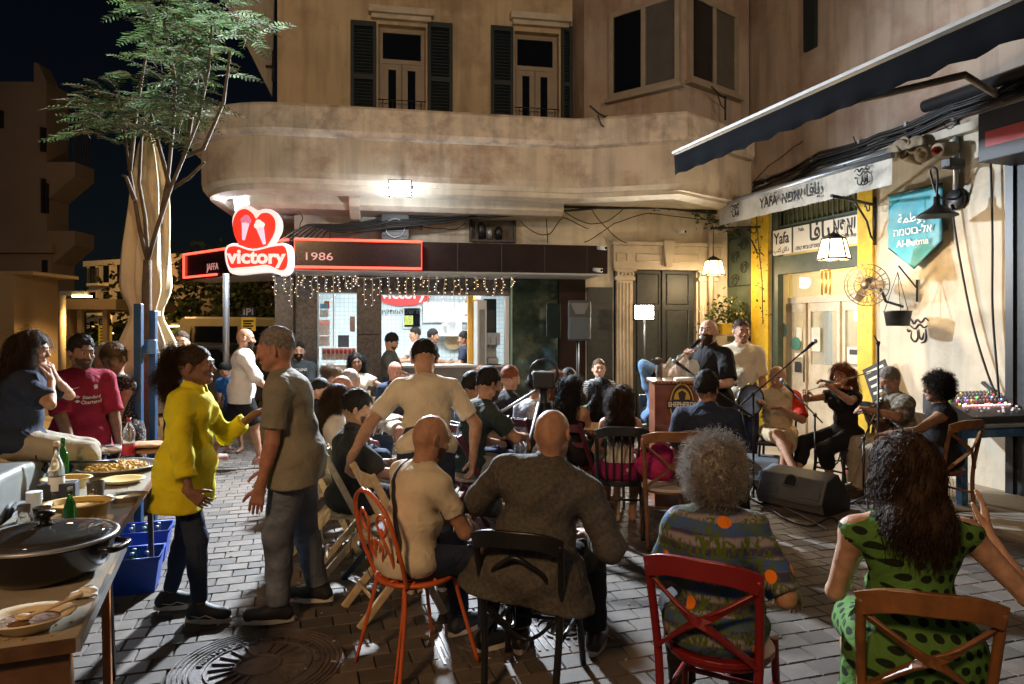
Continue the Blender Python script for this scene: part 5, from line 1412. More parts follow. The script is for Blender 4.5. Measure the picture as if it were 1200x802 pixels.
# wall lamp
t = thing('barn_wall_lamp','black barn style lamp on a curved arm beside the teal banner','wall lamp',FW.o,FW.ang)
jx,jz = wr_(1120,234,.03); lx,lz = wr_(1098,246,.42)
m = MB(); m.lathe([(0,.03),(.10,.03),(.12,-.0),(.12,-.04)],n=20,mtx=Euler((PI/2,0,0)).to_matrix().to_4x4()); m.build('junction_box',BLACKM,t,loc=(jx,-.04,jz))
P = [V((jx,-.06,jz)),V((jx-.03,-.25,jz+.04)),V((jx-.02,-.38,jz+.30)),V((lx,-.42,lz+.42)),V((lx,-.42,lz+.14))]
cable(P,.013,t,mat=BLACKM,name='arm')
m = MB(); m.lathe([(.03,.14),(.035,.06),(.06,.03),(.2,-.06),(.205,-.07),(.19,-.065),(.05,.02),(0,.02)],n=24); m.build('shade',BLACKM,t,loc=(lx,-.42,lz))
t = thing('wall_conduit','vertical grey conduit on the white wall above the barn lamp','conduit',FW.o,FW.ang)
m = MB(); _,zt2 = wr_(1121,132,.04); m.tube([(jx+.01,-.04,jz+.1),(jx+.01,-.04,zt2)],.03,8); m.build('pipe',STEELG,t)
# hanging cables on wall
for lab,pts in (('black cable hanging from the barn lamp down the white wall',[(1115,240),(1124,300),(1140,380),(1158,440),(1171,470)]),('black cable hanging from the dark sign box to the mixing desk',[(1161,190),(1163,280),(1163,360),(1168,430),(1171,468)])):
 t = thing('hanging_cable',lab,'cable'); cable([PWl(a,b,.08) for a,b in pts],.012,t)
# lanterns on brackets
def lantern(px,py,off,lab,frame_,scale=1.,power=22,brx=None):
 q = FW.W(*( (lambda w2: (w2[0],-off,w2[1]))(FW.p(px,py,off))))
 t = thing('lantern',lab,'lantern',q,FW.ang)
 s = scale; h = .24*s; a,b = .13*s,.19*s
 m = MB()
 for i in range(6):
  c0 = (math.cos(i*PI/3),math.sin(i*PI/3)); c1 = (math.cos((i+1)*PI/3),math.sin((i+1)*PI/3))
  m.tube([(c0[0]*a,c0[1]*a,h/2),(c0[0]*b,c0[1]*b,-h/2)],.010*s,5); m.tube([(c0[0]*b,c0[1]*b,-h/2),(c1[0]*b,c1[1]*b,-h/2)],.012*s,5); m.tube([(c0[0]*a,c0[1]*a,h/2),(c1[0]*a,c1[1]*a,h/2)],.012*s,5)
 m.lathe([(a,h/2),(a*.4,h/2+.06*s),(.02,h/2+.07*s),(.0,h/2+.10*s)],n=6); m.build('cage',BLACKM,t)
 for i in range(6):
  c0 = (math.cos(i*PI/3+.04),math.sin(i*PI/3+.04)); c1 = (math.cos((i+1)*PI/3-.04),math.sin((i+1)*PI/3-.04)); e = .985
  m = MB(); m.add([(c0[0]*b*e,c0[1]*b*e,-h/2),(c1[0]*b*e,c1[1]*b*e,-h/2),(c1[0]*a*e,c1[1]*a*e,h/2),(c0[0]*a*e,c0[1]*a*e,h/2)],[(0,1,2,3)]); m.build('pane',WARMLIT,t)
 m = MB(); m.tube([(0,0,h/2+.08*s),(0,0,.62*s)],.006,5); m.build('chain',BLACKM,t)
 glow('lantern_light','POINT',q+V((0,0,-h/2-.08)),power,(1,.70,.38),size=.10)
 return q
qa = lantern(977,292,.95,'glowing lantern with warm panes hanging in front of the Yafa sign',FW,1.0,48)
qb = lantern(836,314,.65,'glowing lantern hanging beside the carved doorway at the corner',FW,.95,30)
for q,px_,lab,wx in ((qa,1010,'wrought iron bracket holding the lantern over the cafe door',(1025,240)),(qb,890,'wrought iron bracket holding the lantern by the corner pipe',(893,277))):
 t = thing('iron_bracket',lab,'bracket'); e = PWl(wx[0],wx[1],.02)
 p0 = q+V((0,0,.62)); e.z = p0.z
 m = MB(); m.tube([tuple(p0-(e-p0).normalized()*.05),tuple(e)],.02,6); m.tube([tuple(e+V((0,0,.1))),tuple(e+V((0,0,-.5)))],.02,6)
 d = (p0-e); pts = [e+V((0,0,-.45)) ,e+d*.10+V((0,0,-.40)),e+d*.2+V((0,0,-.22)),e+d*.42+V((0,0,-.07)),e+d*.5+V((0,0,-.01))]; m.tube([tuple(p) for p in pts],.014,6)
 pts = [e+d*.18+V((0,0,-.05))+(d.normalized()*math.cos(a_)+V((0,0,1))*math.sin(a_))*.07*(1-a_/12) for a_ in [k*.6 for k in range(12)]]; m.tube([tuple(p) for p in pts],.009,5)
 m.build('bracket',BLACKM,t)
# wind chime
q = PWl(968,318,.55); t = thing('wind_chime','brass wind chime hanging under the lantern','wind chime',q)
BRASS = M('brass',(.6,.42,.12),rough=.3,metal=.8,var=.1)
m = MB(); m.lathe([(0,.02),(.07,.02),(.07,0),(0,0)],n=14); m.build('top_disc',BRASS,t)
for k in range(6): m = MB(); a_ = k*PI/3; m.tube([(.055*math.cos(a_),.055*math.sin(a_),-.01),(.055*math.cos(a_),.055*math.sin(a_),-.26-.02*(k%3))],.011,7); m.build('chime_tube',BRASS,t)
m = MB(); m.tube([(0,0,.02),(0,0,.18)],.004,4); m.build('string',CABLE,t)
# fan
FANM = M('fan_mesh_metal',(.10,.085,.07),rough=.4,metal=.5,var=.2)
q = PWl(1016,334,.45); t = thing('wall_fan','black wire cage fan fixed to the wall beside the yellow post','fan',q,FW.ang)
rotm = Euler((R(8),0,R(30))).to_matrix().to_4x4()
sub = bpy.data.objects.new('fan_cage',None); COL.objects.link(sub); sub.parent = t; sub.matrix_local = rotm
for k in range(22):
 a_ = k*2*PI/22; m = MB() if k == 0 else m
 m.tube([(.04*math.cos(a_),-.10,.04*math.sin(a_)),(.2*math.cos(a_),-.085,.2*math.sin(a_)),(.25*math.cos(a_),-.02,.25*math.sin(a_)),(.2*math.cos(a_),.05,.2*math.sin(a_)),(.07*math.cos(a_),.07,.07*math.sin(a_))],.003,4)
o = m.build('wires',FANM,sub); o['kind'] = 'stuff'
m = MB()
for r__,y_ in ((.25,-.02),(.2,-.085),(.12,-.098)): m.tube([(r__*math.cos(k*PI/14),y_,r__*math.sin(k*PI/14)) for k in range(28)],.006,5,closed=True)
m.lathe([(0,.105),(.05,.10),(.05,.08)],n=14,mtx=Euler((PI/2,0,0)).to_matrix().to_4x4()); m.build('rims',FANM,sub)
for k in range(3):
 a_ = k*2*PI/3; m = MB(); pts = []
 for i in range(6):
  r__ = .04+i*.034; w_ = .03+.055*math.sin(PI*min(i/4.2,1)*.8)
  for s_ in (-1,1): pts.append((r__*math.cos(a_+s_*w_/max(r__,.06)*.6),-.02+s_*.02,r__*math.sin(a_+s_*w_/max(r__,.06)*.6)))
 m.add(pts,[(2*i,2*i+1,2*i+3,2*i+2) for i in range(5)],True); m.build('blade',M('fan_blade',(.18,.15,.12),rough=.4,var=.1) if k == 0 else bpy.data.materials['fan_blade'],sub)
m = MB(); m.tube([(0,.05,0),(0,.22,0)],.075,14); m.build('motor',BLACKM,sub)
m = MB(); m.tube([(.06,.12,0),(.12,.16,-.2),(.14,.40,-.26)],.018,6); m.build('arm',BLACKM,t)
# basket
q = PWl(1052,372,.38); t = thing('hanging_pot','black hanging plant pot on cords by the white wall','plant pot',q,FW.ang)
m = MB(); m.lathe([(0,-.10),(.12,-.10),(.145,.06),(.155,.075),(.13,.075),(.12,.03),(0,.03)],n=20); m.build('pot',BLACKM,t)
for k in range(3): a_ = k*2.1; m = MB(); m.tube([(.14*math.cos(a_),.14*math.sin(a_),.07),(0,0,.52)],.005,4); m.build('cord',CABLE,t)
rp = random.Random(8)
def leafy(root,n,rx,ry,rz,c,size,mat,name='foliage',seed=1,droop=.3):
 rk = random.Random(seed); m = MB()
 for k in range(n):
  u_ = V((rk.gauss(0,1),rk.gauss(0,1),rk.gauss(0,1))).normalized()*(rk.random()**.45)
  p = V(c)+V((u_.x*rx,u_.y*ry,u_.z*rz)); d = V((rk.gauss(0,1),rk.gauss(0,1),rk.gauss(0,.6)-droop)).normalized()
  sd = d.cross(V((rk.gauss(0,1),rk.gauss(0,1),rk.gauss(0,1)))).normalized(); s = size*rk.uniform(.6,1.3); n2 = d.cross(sd)
  m.cur = rk.randrange(len(mat)) if isinstance(mat,list) else 0
  m.add([p,p+d*s*.5+sd*s*.28+n2*s*.05,p+d*s,p+d*s*.5-sd*s*.28+n2*s*.05],[(0,1,2,3)])
 o = m.build(name,mat,root); return o
# lamps & junk under cornice
t = thing('speaker_cluster','cluster of weathered sirens and cameras under the cornice right of the awning','siren cluster',FW.o,FW.ang)
rj = random.Random(12); JK = M('stained_beige',(.34,.26,.17),rough=.8,var=.3,scale=9,dark=(.12,.08,.05),dscale=5)
for k,(px_,py_,r__) in enumerate(((1052,181,.10),(1060,175,.12),(1069,184,.10),(1078,172,.11),(1087,180,.10),(1066,168,.08))):
 x,z = wr_(px_,py_,.15); m = MB(); m.lathe([(.03,-.14),(r__*.6,-.05),(r__,.08),(r__*.9,.10),(0,.02)],n=14,mtx=Euler((PI/2+rj.uniform(-.5,.5),rj.uniform(-.6,.6),0)).to_matrix().to_4x4()); m.build('horn',JK,t,loc=(x,-.15,z))
x,z = wr_(1103,173,.2); m = MB(); m.tube([(x,-.26,z-.04),(x,-.02,z)],.08,14); m.build('bell_housing',JK,t); m = MB(); m.ball((x,-.28,z-.04),.045,10); m.build('red_lens',M('red_lens',(.3,.01,.01),rough=.2,var=0),t)
x,z = wr_(1116,192,.2); m = MB(); m.box(x-.06,x+.06,-.3,-.08,z-.05,z+.05); m.build('camera_box',BLACKM,t,bevel=.01)
# right: dark sign box, shutter
t = thing('dark_sign_box','dark sign box with a red stripe at the right edge of the cafe wall','sign',FW.o,FW.ang)
so_ = .55
x0,zz1 = wr_(1146,134,so_); _,zz0 = wr_(1146,191,so_)
m = MB(); m.box(x0,x0+2.2,-so_,-.01,zz0,zz1); m.build('box',M('sign_box_dark',(.02,.02,.026),rough=.5),t,bevel=.01)
_,a_ = wr_(1151,156,so_); _,b_ = wr_(1151,174,so_); m = MB(); m.box(x0+.08,x0+2.1,-so_-.008,-so_-.001,b_,a_); m.build('red_stripe',M('red_stripe',(.42,.05,.045),rough=.5,var=.1),t)
x0 = Xw(1183); m = MB(); m.box(x0,7.6,-.06,-.001,0,zz0+.3); sh_ = m.build('roller_shutter',BLACKD,cw)
for k in range(9): m = MB(); m.box(x0+.02+k*.2,x0+.1+k*.2,-.09,-.061,0,zz0+.25); m.build('shutter_rib',BLACKM,sh_)
# big dark awning
NAVY = M('navy_canvas',(.0035,.0038,.005),rough=.95,var=.2,scale=4,bump=.2,spec=.05)
t = thing('navy_awning','large navy awning reaching over the street from the right hand building','awning',FW.o,FW.ang)
bo_ = 7.06-4.4
q0 = FW.p(791,200,bo_); za = wr_(791,178,bo_)[1]; zb2 = wr_(793,205,bo_)[1]
m = MB(); m.box(q0[0],q0[0]+7.0,-bo_-.04,-bo_+.04,za-.03,za); m.build('front_bar',M('bar_white',(.30,.29,.28),rough=.5),t)
m = MB(); vs = []; N_ = 80
for k in range(N_+1):
 for j in range(3): vs.append((q0[0]+7.0*k/N_,-bo_-.012+.014*math.sin(k*1.3+j)*j/2,za-.05-(za-.05-zb2)*j/2+(.012*math.sin(k*1.57) if j == 2 else 0)))
m.add(vs,[(k*3+j,k*3+j+1,k*3+j+4,k*3+j+3) for k in range(N_) for j in range(2)],True); o = m.build('valance',NAVY,t); md = o.modifiers.new('thick','SOLIDIFY'); md.thickness = .004
xk = q0[0]
m = MB(); m.add([(xk,-bo_,za-.01),(xk+7,-bo_,za-.01),(xk+7,-.2,za+.75),(xk+2.6,-.2,za+.75)],[(0,1,2,3)]); o = m.build('canopy_cloth',NAVY,t); md = o.modifiers.new('thick','SOLIDIFY'); md.thickness = .006
for xx_ in (1.9,4.2):
 m = MB(); m.tube([(xk+xx_-.8,-bo_+.05,za-.04),(xk+xx_+.7,-1.3,za+.16),(xk+xx_+.1,-.1,za+.30)],.035,8); m.build('folding_arm',PIPEG,t)
m = MB(); m.tube([(xk+1.2,-.16,za+.42),(xk+7,-.16,za+.42)],.07,10); m.build('roller',BLACKM,t)
# grille + green shutter at the corner
t = thing('iron_grille','scrolled wrought iron window grille at the corner beside the lantern','grille',FW.o,FW.ang)
x0,x1,z0,z1 = rect(853,880,268,335,.03,FW)
m = MB(); m.tube([(x0,-.03,z0),(x1,-.03,z0),(x1,-.03,z1),(x0,-.03,z1)],.012,5,closed=True); m.build('frame',BLACKM,t)
for k in range(5):
 cx_,cz_ = x0+(x1-x0)*(.3+.4*(k%2)),z0+(z1-z0)*(k+.5)/5; m = MB()
 m.tube([(cx_+.11*(1-a_/14)*math.cos(a_),-.03,cz_+.11*(1-a_/14)*math.sin(a_)) for a_ in [j*.6 for j in range(18)]],.007,5); m.build('scroll',BLACKM,t)
x0,x1,z0,z1 = rect(853,880,268,400,.0,FW); m = MB(); m.box(x0,x1,-.012,-.001,z0,z1); m.build('green_panel',GREENF,cw)
# plants by the corner
def vine(lab,pts,n,spread,leaf,mats,seed,name='climbing_vine'):
 t = thing(name,lab,'plant',pts[0]); rk = random.Random(seed); P = [V(p)-V(pts[0]) for p in pts]
 m = MB(); m.tube([tuple(p) for p in P],.008,5); m.build('stem',BARK,t)
 m = MB()
 for k in range(n):
  i = rk.randrange(len(P)-1); u_ = rk.random(); p = P[i].lerp(P[i+1],u_)+V((rk.gauss(0,spread),rk.gauss(0,spread*.7),rk.gauss(0,spread)))
  d = V((rk.gauss(0,1),rk.gauss(0,1),rk.gauss(-.5,.6))).normalized(); sd = d.cross(V((rk.gauss(0,1),rk.gauss(0,1),rk.gauss(0,1)))).normalized(); s = leaf*rk.uniform(.6,1.3)
  m.cur = rk.randrange(len(mats)); m.add([p,p+d*s*.5+sd*s*.35,p+d*s,p+d*s*.5-sd*s*.35],[(0,1,2,3)])
 m.build('leaves',mats,t)
vine('leafy yellow green vine growing from the flower box by the corner pipe',[PB(828,400,.5),PB(835,370,.5),PB(846,358,.6),PB(862,362,.6),PB(872,380,.6),PB(878,420,.6)],420,.09,.07,[FOLY,FOL],1)
vine('green climber tangled in the cables above the carved doorway',[PB(766,240,.3),PB(778,232,.35),PB(800,236,.35),PB(822,256,.4),PB(845,262,.45),PB(868,280,.5)],260,.07,.07,[FOL],2)
vine('trailing ivy hanging beside the left yellow post',[PWl(886,250,.3),PWl(889,290,.3),PWl(893,330,.3),PWl(894,380,.3)],70,.05,.05,[FOL,FOLY],3)
q = PB(858,386,.55); t = thing('flower_box','yellow wooden flower box on the wall behind the singer','planter',q,FA.ang)
m = MB(); m.box(-.22,.22,-.12,.12,-.08,.09); m.build('box',YELP,t,bevel=.006); m = MB(); m.box(-.25,.25,-.14,.14,-.11,-.082); m.build('shelf',WOODL,t)
leafy(t,160,.2,.1,.12,(0,0,.18),.07,[FOLY,FOL],seed=4)
# stage flood in front of the black door
q = at(755,366,10.6); t = thing('stage_floodlight','glaring white stage light on a stand before the black door','floodlight',(q.x,q.y,0))
m = MB(); m.tube([(0,0,0),(0,0,q.z-.12)],.018,8)
for k in range(3): a_ = k*2.1; m.tube([(0,0,.5),(.35*math.cos(a_),.35*math.sin(a_),.02)],.012,6)
m.build('stand',BLACKM,t)
m = MB(); m.box(-.17,.17,.0,.07,q.z-.13,q.z+.13); m.build('housing',BLACKM,t,bevel=.01)
m = MB(); m.box(-.14,.14,-.006,-.001,q.z-.10,q.z+.10); m.build('lens',M('stage_lens',(1,1,1),var=0,emis=(1,.95,.82),es=45),t)
glow('stage_light','AREA',q+V((0,-.05,0)),75,(1,.94,.82),size=.28,size_y=.2,target=(q.x+.6,q.y-4,1.2))
# PA speaker + dark screen
q = at(677,376,9.7); t = thing('pa_loudspeaker','black two way loudspeaker on a pole in front of the brown wall','loudspeaker',(q.x,q.y,0),R(5))
h = .56; w_ = .33
m = MB(); m.slab([(-w_/2,-.16),(w_/2,-.16),(w_/2-.06,.17),(-w_/2+.06,.17)],q.z-h/2,q.z+h/2); m.build('cabinet',M('speaker_plastic',(.03,.032,.034),rough=.45,var=.1),t,bevel=.025)
m = MB(); pts = [(-w_/2+.02,q.z-h/2+.02),(w_/2-.02,q.z-h/2+.02),(w_/2-.02,q.z+.04),(-w_/2+.02,q.z+.04)]; m.prism(pts,-.175,-.161)
m.build('grille',M('speaker_grille',(.05,.056,.06),rough=.6,bump=.8,bscale=300),t,bevel=.01)
m = MB(); m.prism([(-.13,q.z+.24),(.13,q.z+.24),(.06,q.z+.09),(-.06,q.z+.09)][::-1],-.172,-.161); m.build('horn',M('speaker_horn',(.11,.12,.125),rough=.35,var=0),t)
m = MB(); m.tube([(0,0,q.z-h/2),(0,0,.3)],.02,8)
m.build('pole',BLACKM,t)
for k in range(3): a_ = k*2.1+.4; m = MB(); m.tube([(0,0,.8),(.45*math.cos(a_),.45*math.sin(a_),.02)],.012,6); m.build('leg',BLACKM,t)
q = at(649,376,10.3); t = thing('wall_screen','small dark screen hanging left of the loudspeaker','screen',q,FA.ang)
m = MB(); m.box(-.11,.11,0,.05,-.26,.26); m.build('panel',M('screen_glass',(.012,.02,.018),rough=.15,var=0),t,bevel=.008)
m = MB(); m.tube([(0,.05,0),(.0,.6,.0)],.02,6); m.build('mount',BLACKM,t)
# small white cams on canopy end
for px_,py_,lab in ((704,290,'small white security camera on the end of the brown canopy'),(699,316,'small lit spotlight under the right end of the brown canopy'),(797,271,'white twin camera above the carved doorway')):
 q = PB(px_,py_,1.04 if px_ < 750 else .15); t = thing('security_camera',lab,'camera',q,FA.ang+.5)
 m = MB(); m.tube([(0,-.1,-.02),(0,.05,0)],.032,10); m.build('housing',WHITE,t); m = MB(); m.ball((0,-.1,-.02),.024,8); m.build('lens',GLASSD,t)
 m = MB(); m.tube([(0,.03,0),(0,.08,.03)],.012,5); m.build('mount',WHITE,t)
# ================================================================= the left: street, houses, tree
LB = M('stone_brown',(.12,.09,.07),rough=.9,var=.15,scale=.6,bump=.3,bscale=8,dark=(.12,.08,.06),dscale=.4,damt=.5)
LB2 = M('stone_ochre',(.30,.21,.11),rough=.9,var=.15,scale=.8,bump=.2,bscale=10)
WIND = M('window_dark',(.01,.01,.014),rough=.15,var=0)
def houseblock(name,lab,base,w_,d_,h_,rotz,mat,rows,cols,winw,winh,z0=1.2,fl=3.0,extra=None,faces=('f',)):
 t = thing(name,lab,'building',base,rotz)
 m = MB(); m.box(0,w_,0,d_,0,h_); m.build('walls',mat,t)
 m = MB(); m.box(-.15,w_+.15,-.15,d_+.15,h_,h_+.35); m.build('roof',mat,t)
 for f_ in faces:
  L_ = w_ if f_ == 'f' else d_
  nc = cols if f_ == 'f' else max(1,int(cols*d_/w_))
  for r__ in range(rows):
   for c_ in range(nc):
    x = L_*(c_+.5)/nc; z = z0+r__*fl
    def bx(m,a,b,y0,y1,c,d):
     if f_ == 'f': m.box(a,b,y0,y1,c,d)
     else: m.box(w_-y1,w_-y0,a,b,c,d)
    m = MB(); bx(m,x-winw/2-.08,x+winw/2+.08,-.05,-.001,z-.08,z+winh+.08); wo = m.build('window',mat,t)
    m = MB(); bx(m,x-winw/2,x+winw/2,-.056,-.051,z,z+winh); m.build('pane',WIND,wo)
    if r__ and c_%3 == 1:
     m = MB(); bx(m,x-winw,x+winw,-1.0,-.001,z-.25,z-.1); bo2 = m.build('balcony',mat,t)
     m = MB()
     for k in range(9): xx2 = x-winw+2*winw*k/8; bx(m,xx2-.02,xx2+.02,-.98,-.94,z-.1,z+.8)
     bx(m,x-winw,x+winw,-1.0,-.93,z+.8,z+.85); o = m.build('railing',BLACKM,bo2)
 return t
# tall dark house at the far left
qh = at(74,386,17.0)
t = thing('corner_house','tall dark stone house with projecting balconies at the far left','building',(qh.x,qh.y,0),R(0))
def zAt(py,Z): return H+(YH-py)*Z/F
m = MB(); zt_ = zAt(95,17);
xe = (at(60,386,17)-qh).x
m.box(-9,xe,0,.9,0,zAt(290,17)); m.build('lower_walls',LB,t)
m = MB(); m.box(-9,xe-.15,.05,.9,zAt(290,17)+.001,zt_); m.build('upper_walls',LB,t)
xt = (at(38,386,17)-qh).x
m = MB(); m.prism([(xt,zt_+.002),(xe-.15,zt_+.002),(xe-.35,zt_+.45),(xt,zAt(72,17))],.05,.5); m.build('gable',LB,t)
for y_,hh in ((206,.9),(287,.5)):
 zb_ = zAt(y_,17)
 m = MB(); m.prism([(xe-.3,zb_-.55),(xe-.1,zb_-.55),(.25,zb_),(.25,zb_+.35),(xe-.3,zb_+.35)],.06,.85); m.build('balcony',LB,t)
 if y_ < 250:
  for k in range(8): m = MB(); m.box(.18,.21,.08+k*.1,.1+k*.1,zb_+.35,zb_+1.3); m.build('baluster',BLACKM,t)
  m = MB(); m.box(.17,.22,.06,.85,zb_+1.3,zb_+1.35); m.build('handrail',BLACKM,t)
m = MB(); m.box(-9,xe+.1,-.12,.0,zAt(297,17),zAt(286,17)); m.build('string_course',LB,t)
for px0,px1,py0,py1 in ((48,53,150,178),(49,53,210,250),(52,56,215,250),(50,56,305,350),(-6,3,130,150)):
 a,b = (at(px0,0,17)-qh).x,(at(px1,0,17)-qh).x
 m = MB(); m.box(a,b,-.03,.049,zAt(py1,17),zAt(py0,17)); m.build('window',WIND,t)
q2 = at(0,386,12.5)
t = thing('ochre_wall_block','ochre lit concrete wall block behind the woman holding her face','wall',(at(20,386,12.5).x,12.5,0))
m = MB(); m.box(-6,-.05,0,1.2,0,zAt(322,12.5)); m.build('wall',LB2,t)
m = MB(); m.box(-6,.3,-.02,1.3,zAt(322,12.5),zAt(318,12.5)); m.build('coping',LB2,t)
t = thing('street_porch','low ochre porch with flat roof beside the street lamp','building',(at(20,386,15).x,15,0))
m = MB(); m.box(0.1,1.15,0,.4,0,zAt(362,15)); m.build('pier',LB2,t); m = MB(); m.box(-.05,2.2,-.1,2.5,zAt(371,15)+.15,zAt(356,15)+.1); m.build('roof_slab',LB2,t)
for k in range(2): m = MB(); m.box(1.3+k*.55,1.4+k*.55,0,.1,0,zAt(371,15)+.149); m.build('post',LB2,t)
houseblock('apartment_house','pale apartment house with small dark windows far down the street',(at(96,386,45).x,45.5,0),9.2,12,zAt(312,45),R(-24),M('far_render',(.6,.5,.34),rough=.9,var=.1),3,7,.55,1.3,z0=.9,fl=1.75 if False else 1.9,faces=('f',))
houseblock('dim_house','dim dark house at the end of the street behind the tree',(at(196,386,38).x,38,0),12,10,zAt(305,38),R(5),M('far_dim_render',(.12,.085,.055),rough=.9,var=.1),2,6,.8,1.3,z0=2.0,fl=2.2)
# lamps
def street_lamp(px,pytop,Z,lab,armdx,lit=0,col=(1,.62,.22),thick=.06):
 q = at(px,pytop,Z); t = thing('street_lamp',lab,'street lamp',(q.x,q.y,0))
 m = MB(); m.tube([(0,0,0),(0,0,q.z)],thick,8); m.build('pole',M('lamp_pole_paint',(.30,.24,.15),rough=.5) if 'lamp_pole_paint' not in bpy.data.materials else bpy.data.materials['lamp_pole_paint'],t)
 m = MB(); m.bar((0,0,q.z-.03),(armdx,0,q.z-.03),.12,.08); m.build('lamp_arm',STEELG,t)
 m = MB(); m.box(armdx-.22 if armdx > 0 else armdx-.05,armdx+.05 if armdx > 0 else armdx+.22,-.09,.09,q.z-.10,q.z-.072); m.build('lamp_lens',LAMPY,t)
 if lit: glow('street_lamp_light','SPOT',(q.x+armdx,q.y,q.z-.15),lit,col,size=.12,target=(q.x+armdx,q.y,0),spot=150,blend=.6)
 return t
street_lamp(73,342,12.8,'lit street lamp with a square pole behind the man in the maroon shirt',.45,160)
street_lamp(130,362,22,'thin unlit looking lamp post behind the left parking sign',.3,0,thick=.04)
street_lamp(147,388,26,'short distant street lamp right of the left parking sign',-.5,130)
street_lamp(221,379,20,'distant street lamp seen to the right of the folded umbrella',-.5,160)
glow('far_street_fill','POINT',(at(130,386,36).x,36,5.5),1300,(1,.62,.25),size=.3)  # point light without a fixture, added to brighten the far houses
glow('left_houses_fill','POINT',(at(30,386,13).x+.8,14.0,4.0),60,(1,.62,.25),size=.2)  # fill light without a fixture, added to warm the walls at the left
def psign(px,Z,lab,y0=364,y1=375,y2=402,w_=.22):
 q = at(px,y0,Z); t = thing('parking_sign',lab,'sign',(q.x,q.y,0)); W_ = (15 if px > 200 else 14)*Z/F/2
 m = MB(); m.tube([(0,.05,0),(0,.05,q.z)],.03,8); m.build('pole',STEELG,t)
 z1,z0,zz = zAt(y0,Z),zAt(y1,Z),zAt(y2,Z)
 m = MB(); m.box(-W_,W_,0,.02,z0+.01,z1); m.build('blue_panel',M('sign_blue',(.03,.05,.14),rough=.4,var=0) if 'sign_blue' not in bpy.data.materials else bpy.data.materials['sign_blue'],t)
 text('P',(z1-z0)*.95,WHITE,t,(0,-.004,(z0+z1)/2),bold=.004)
 m = MB()
 for a,b in ((-W_*.75,-W_*.55),(W_*.55,W_*.75)): m.box(a,b,-.004,-.001,z0+.04,z1-.03)
 m.build('white_bars',WHITE,t)
 m = MB(); m.box(-W_*1.1,W_*1.1,0,.02,zz,z0); m.build('yellow_panel',M('sign_yellow',(.7,.45,.03),rough=.5,var=.05,emis=(1,.6,.05),es=.10) if 'sign_yellow' not in bpy.data.materials else bpy.data.materials['sign_yellow'],t)
 m = MB()
 for k in range(5): m.box(-W_*.8,W_*(.8-.3*(k%2)),-.004,-.001,z0-.08-k*(z0-zz)/5.4,z0-.05-k*(z0-zz)/5.4)
 m.build('print_lines',INKB,t)
psign(123,15.5,'yellow and blue parking sign between the lamp posts on the left',374,382,402)
psign(291,11.8,'yellow and blue parking sign beyond the canopy post',360,372,388)
# bushes and background trees
def bush(lab,px,py,Z,rx,rz,n,leaf,mats,seed,trunk=True,name='street_tree'):
 q = at(px,py,Z); t = thing(name,lab,'tree' if trunk else 'shrub',(q.x,q.y,0))
 if trunk:
  m = MB(); m.tube([(0,0,0),(.05,0,q.z*.5),(0,0,q.z)],[.09,.07,.04],8); m.build('trunk',BARK,t)
  for k in range(5): a_ = k*1.3; m = MB(); m.tube([(0,0,q.z*.55),(rx*.5*math.cos(a_),rx*.5*math.sin(a_),q.z+rz*.2)],[.04,.015],6); m.build('branch',BARK,t)
 rk = random.Random(seed); m = MB()
 for c_ in range(9):
  cc = V((rk.uniform(-1,1)*rx*.6,rk.uniform(-1,1)*rx*.5,q.z+rk.uniform(-1,1)*rz*.6))
  for k in range(n // 9):
   u_ = V((rk.gauss(0,.5),rk.gauss(0,.5),rk.gauss(0,.5))); p = cc+V((u_.x*rx*.5,u_.y*rx*.5,u_.z*rz*.5))
   d = V((rk.gauss(0,1),rk.gauss(0,1),rk.gauss(-.2,.6))).normalized(); sd = d.cross(V((rk.gauss(0,1),rk.gauss(0,1),rk.gauss(0,1)))).normalized(); s = leaf*rk.uniform(.6,1.3)
   m.cur = rk.randrange(len(mats)); m.add([p,p+d*s*.5+sd*s*.3,p+d*s,p+d*s*.5-sd*s*.3],[(0,1,2,3)])
 m.build('crown',mats,t); return t
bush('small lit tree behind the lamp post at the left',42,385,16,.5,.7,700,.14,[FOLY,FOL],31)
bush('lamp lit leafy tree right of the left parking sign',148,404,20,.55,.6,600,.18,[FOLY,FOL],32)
bush('dark round tree at the far end of the street',102,400,28,1.3,.9,900,.26,[FOL],33)
bush('dark tree behind the folded umbrella',232,355,22,2.6,1.6,1800,.24,[FOL,FOL,FOLY],34)
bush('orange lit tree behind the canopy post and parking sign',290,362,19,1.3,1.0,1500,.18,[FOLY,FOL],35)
t = bush('low dark hedge across the end of the street',190,408,30,6,.8,2500,.3,[FOL],36,trunk=False,name='hedge')
# beige van
q = gr(272,452); q = at(268,386,16.0); t = thing('parked_van','beige yellow lit van parked across the street behind the canopy post','van',(q.x,16.0,0),R(4))
VP = M('van_paint',(.62,.50,.24),rough=.35,var=.05,coat=.3)
m = MB(); m.prism([(-1.15,.35),(1.9,.35),(1.9,1.0),(1.75,1.55),(1.35,1.95),(-1.0,1.98),(-1.12,1.9),(-1.18,1.0)],0,1.9); m.build('body',VP,t,bevel=.05)
m = MB(); m.prism([(-.9,1.25),(.2,1.25),(.2,1.75),(-.85,1.75)],-.012,-.002); m.build('window',GLASSD,t)
m = MB(); m.prism([(.35,1.25),(1.55,1.25),(1.3,1.75),(.35,1.75)],-.012,-.002); m.build('window',GLASSD,t)
for x in (-.7,1.35):
 m = MB(); m.tube([(x,-.02,.35),(x,.25,.35)],.34,18); wh = m.build('wheel',M_BLK,t); m = MB(); m.tube([(x,-.03,.35),(x,-.021,.35)],.19,14); m.build('rim',STEELG,wh)
m = MB(); m.box(-1.0,1.7,-.03,-.005,.75,.8); m.build('side_strip',M_BLK,t)
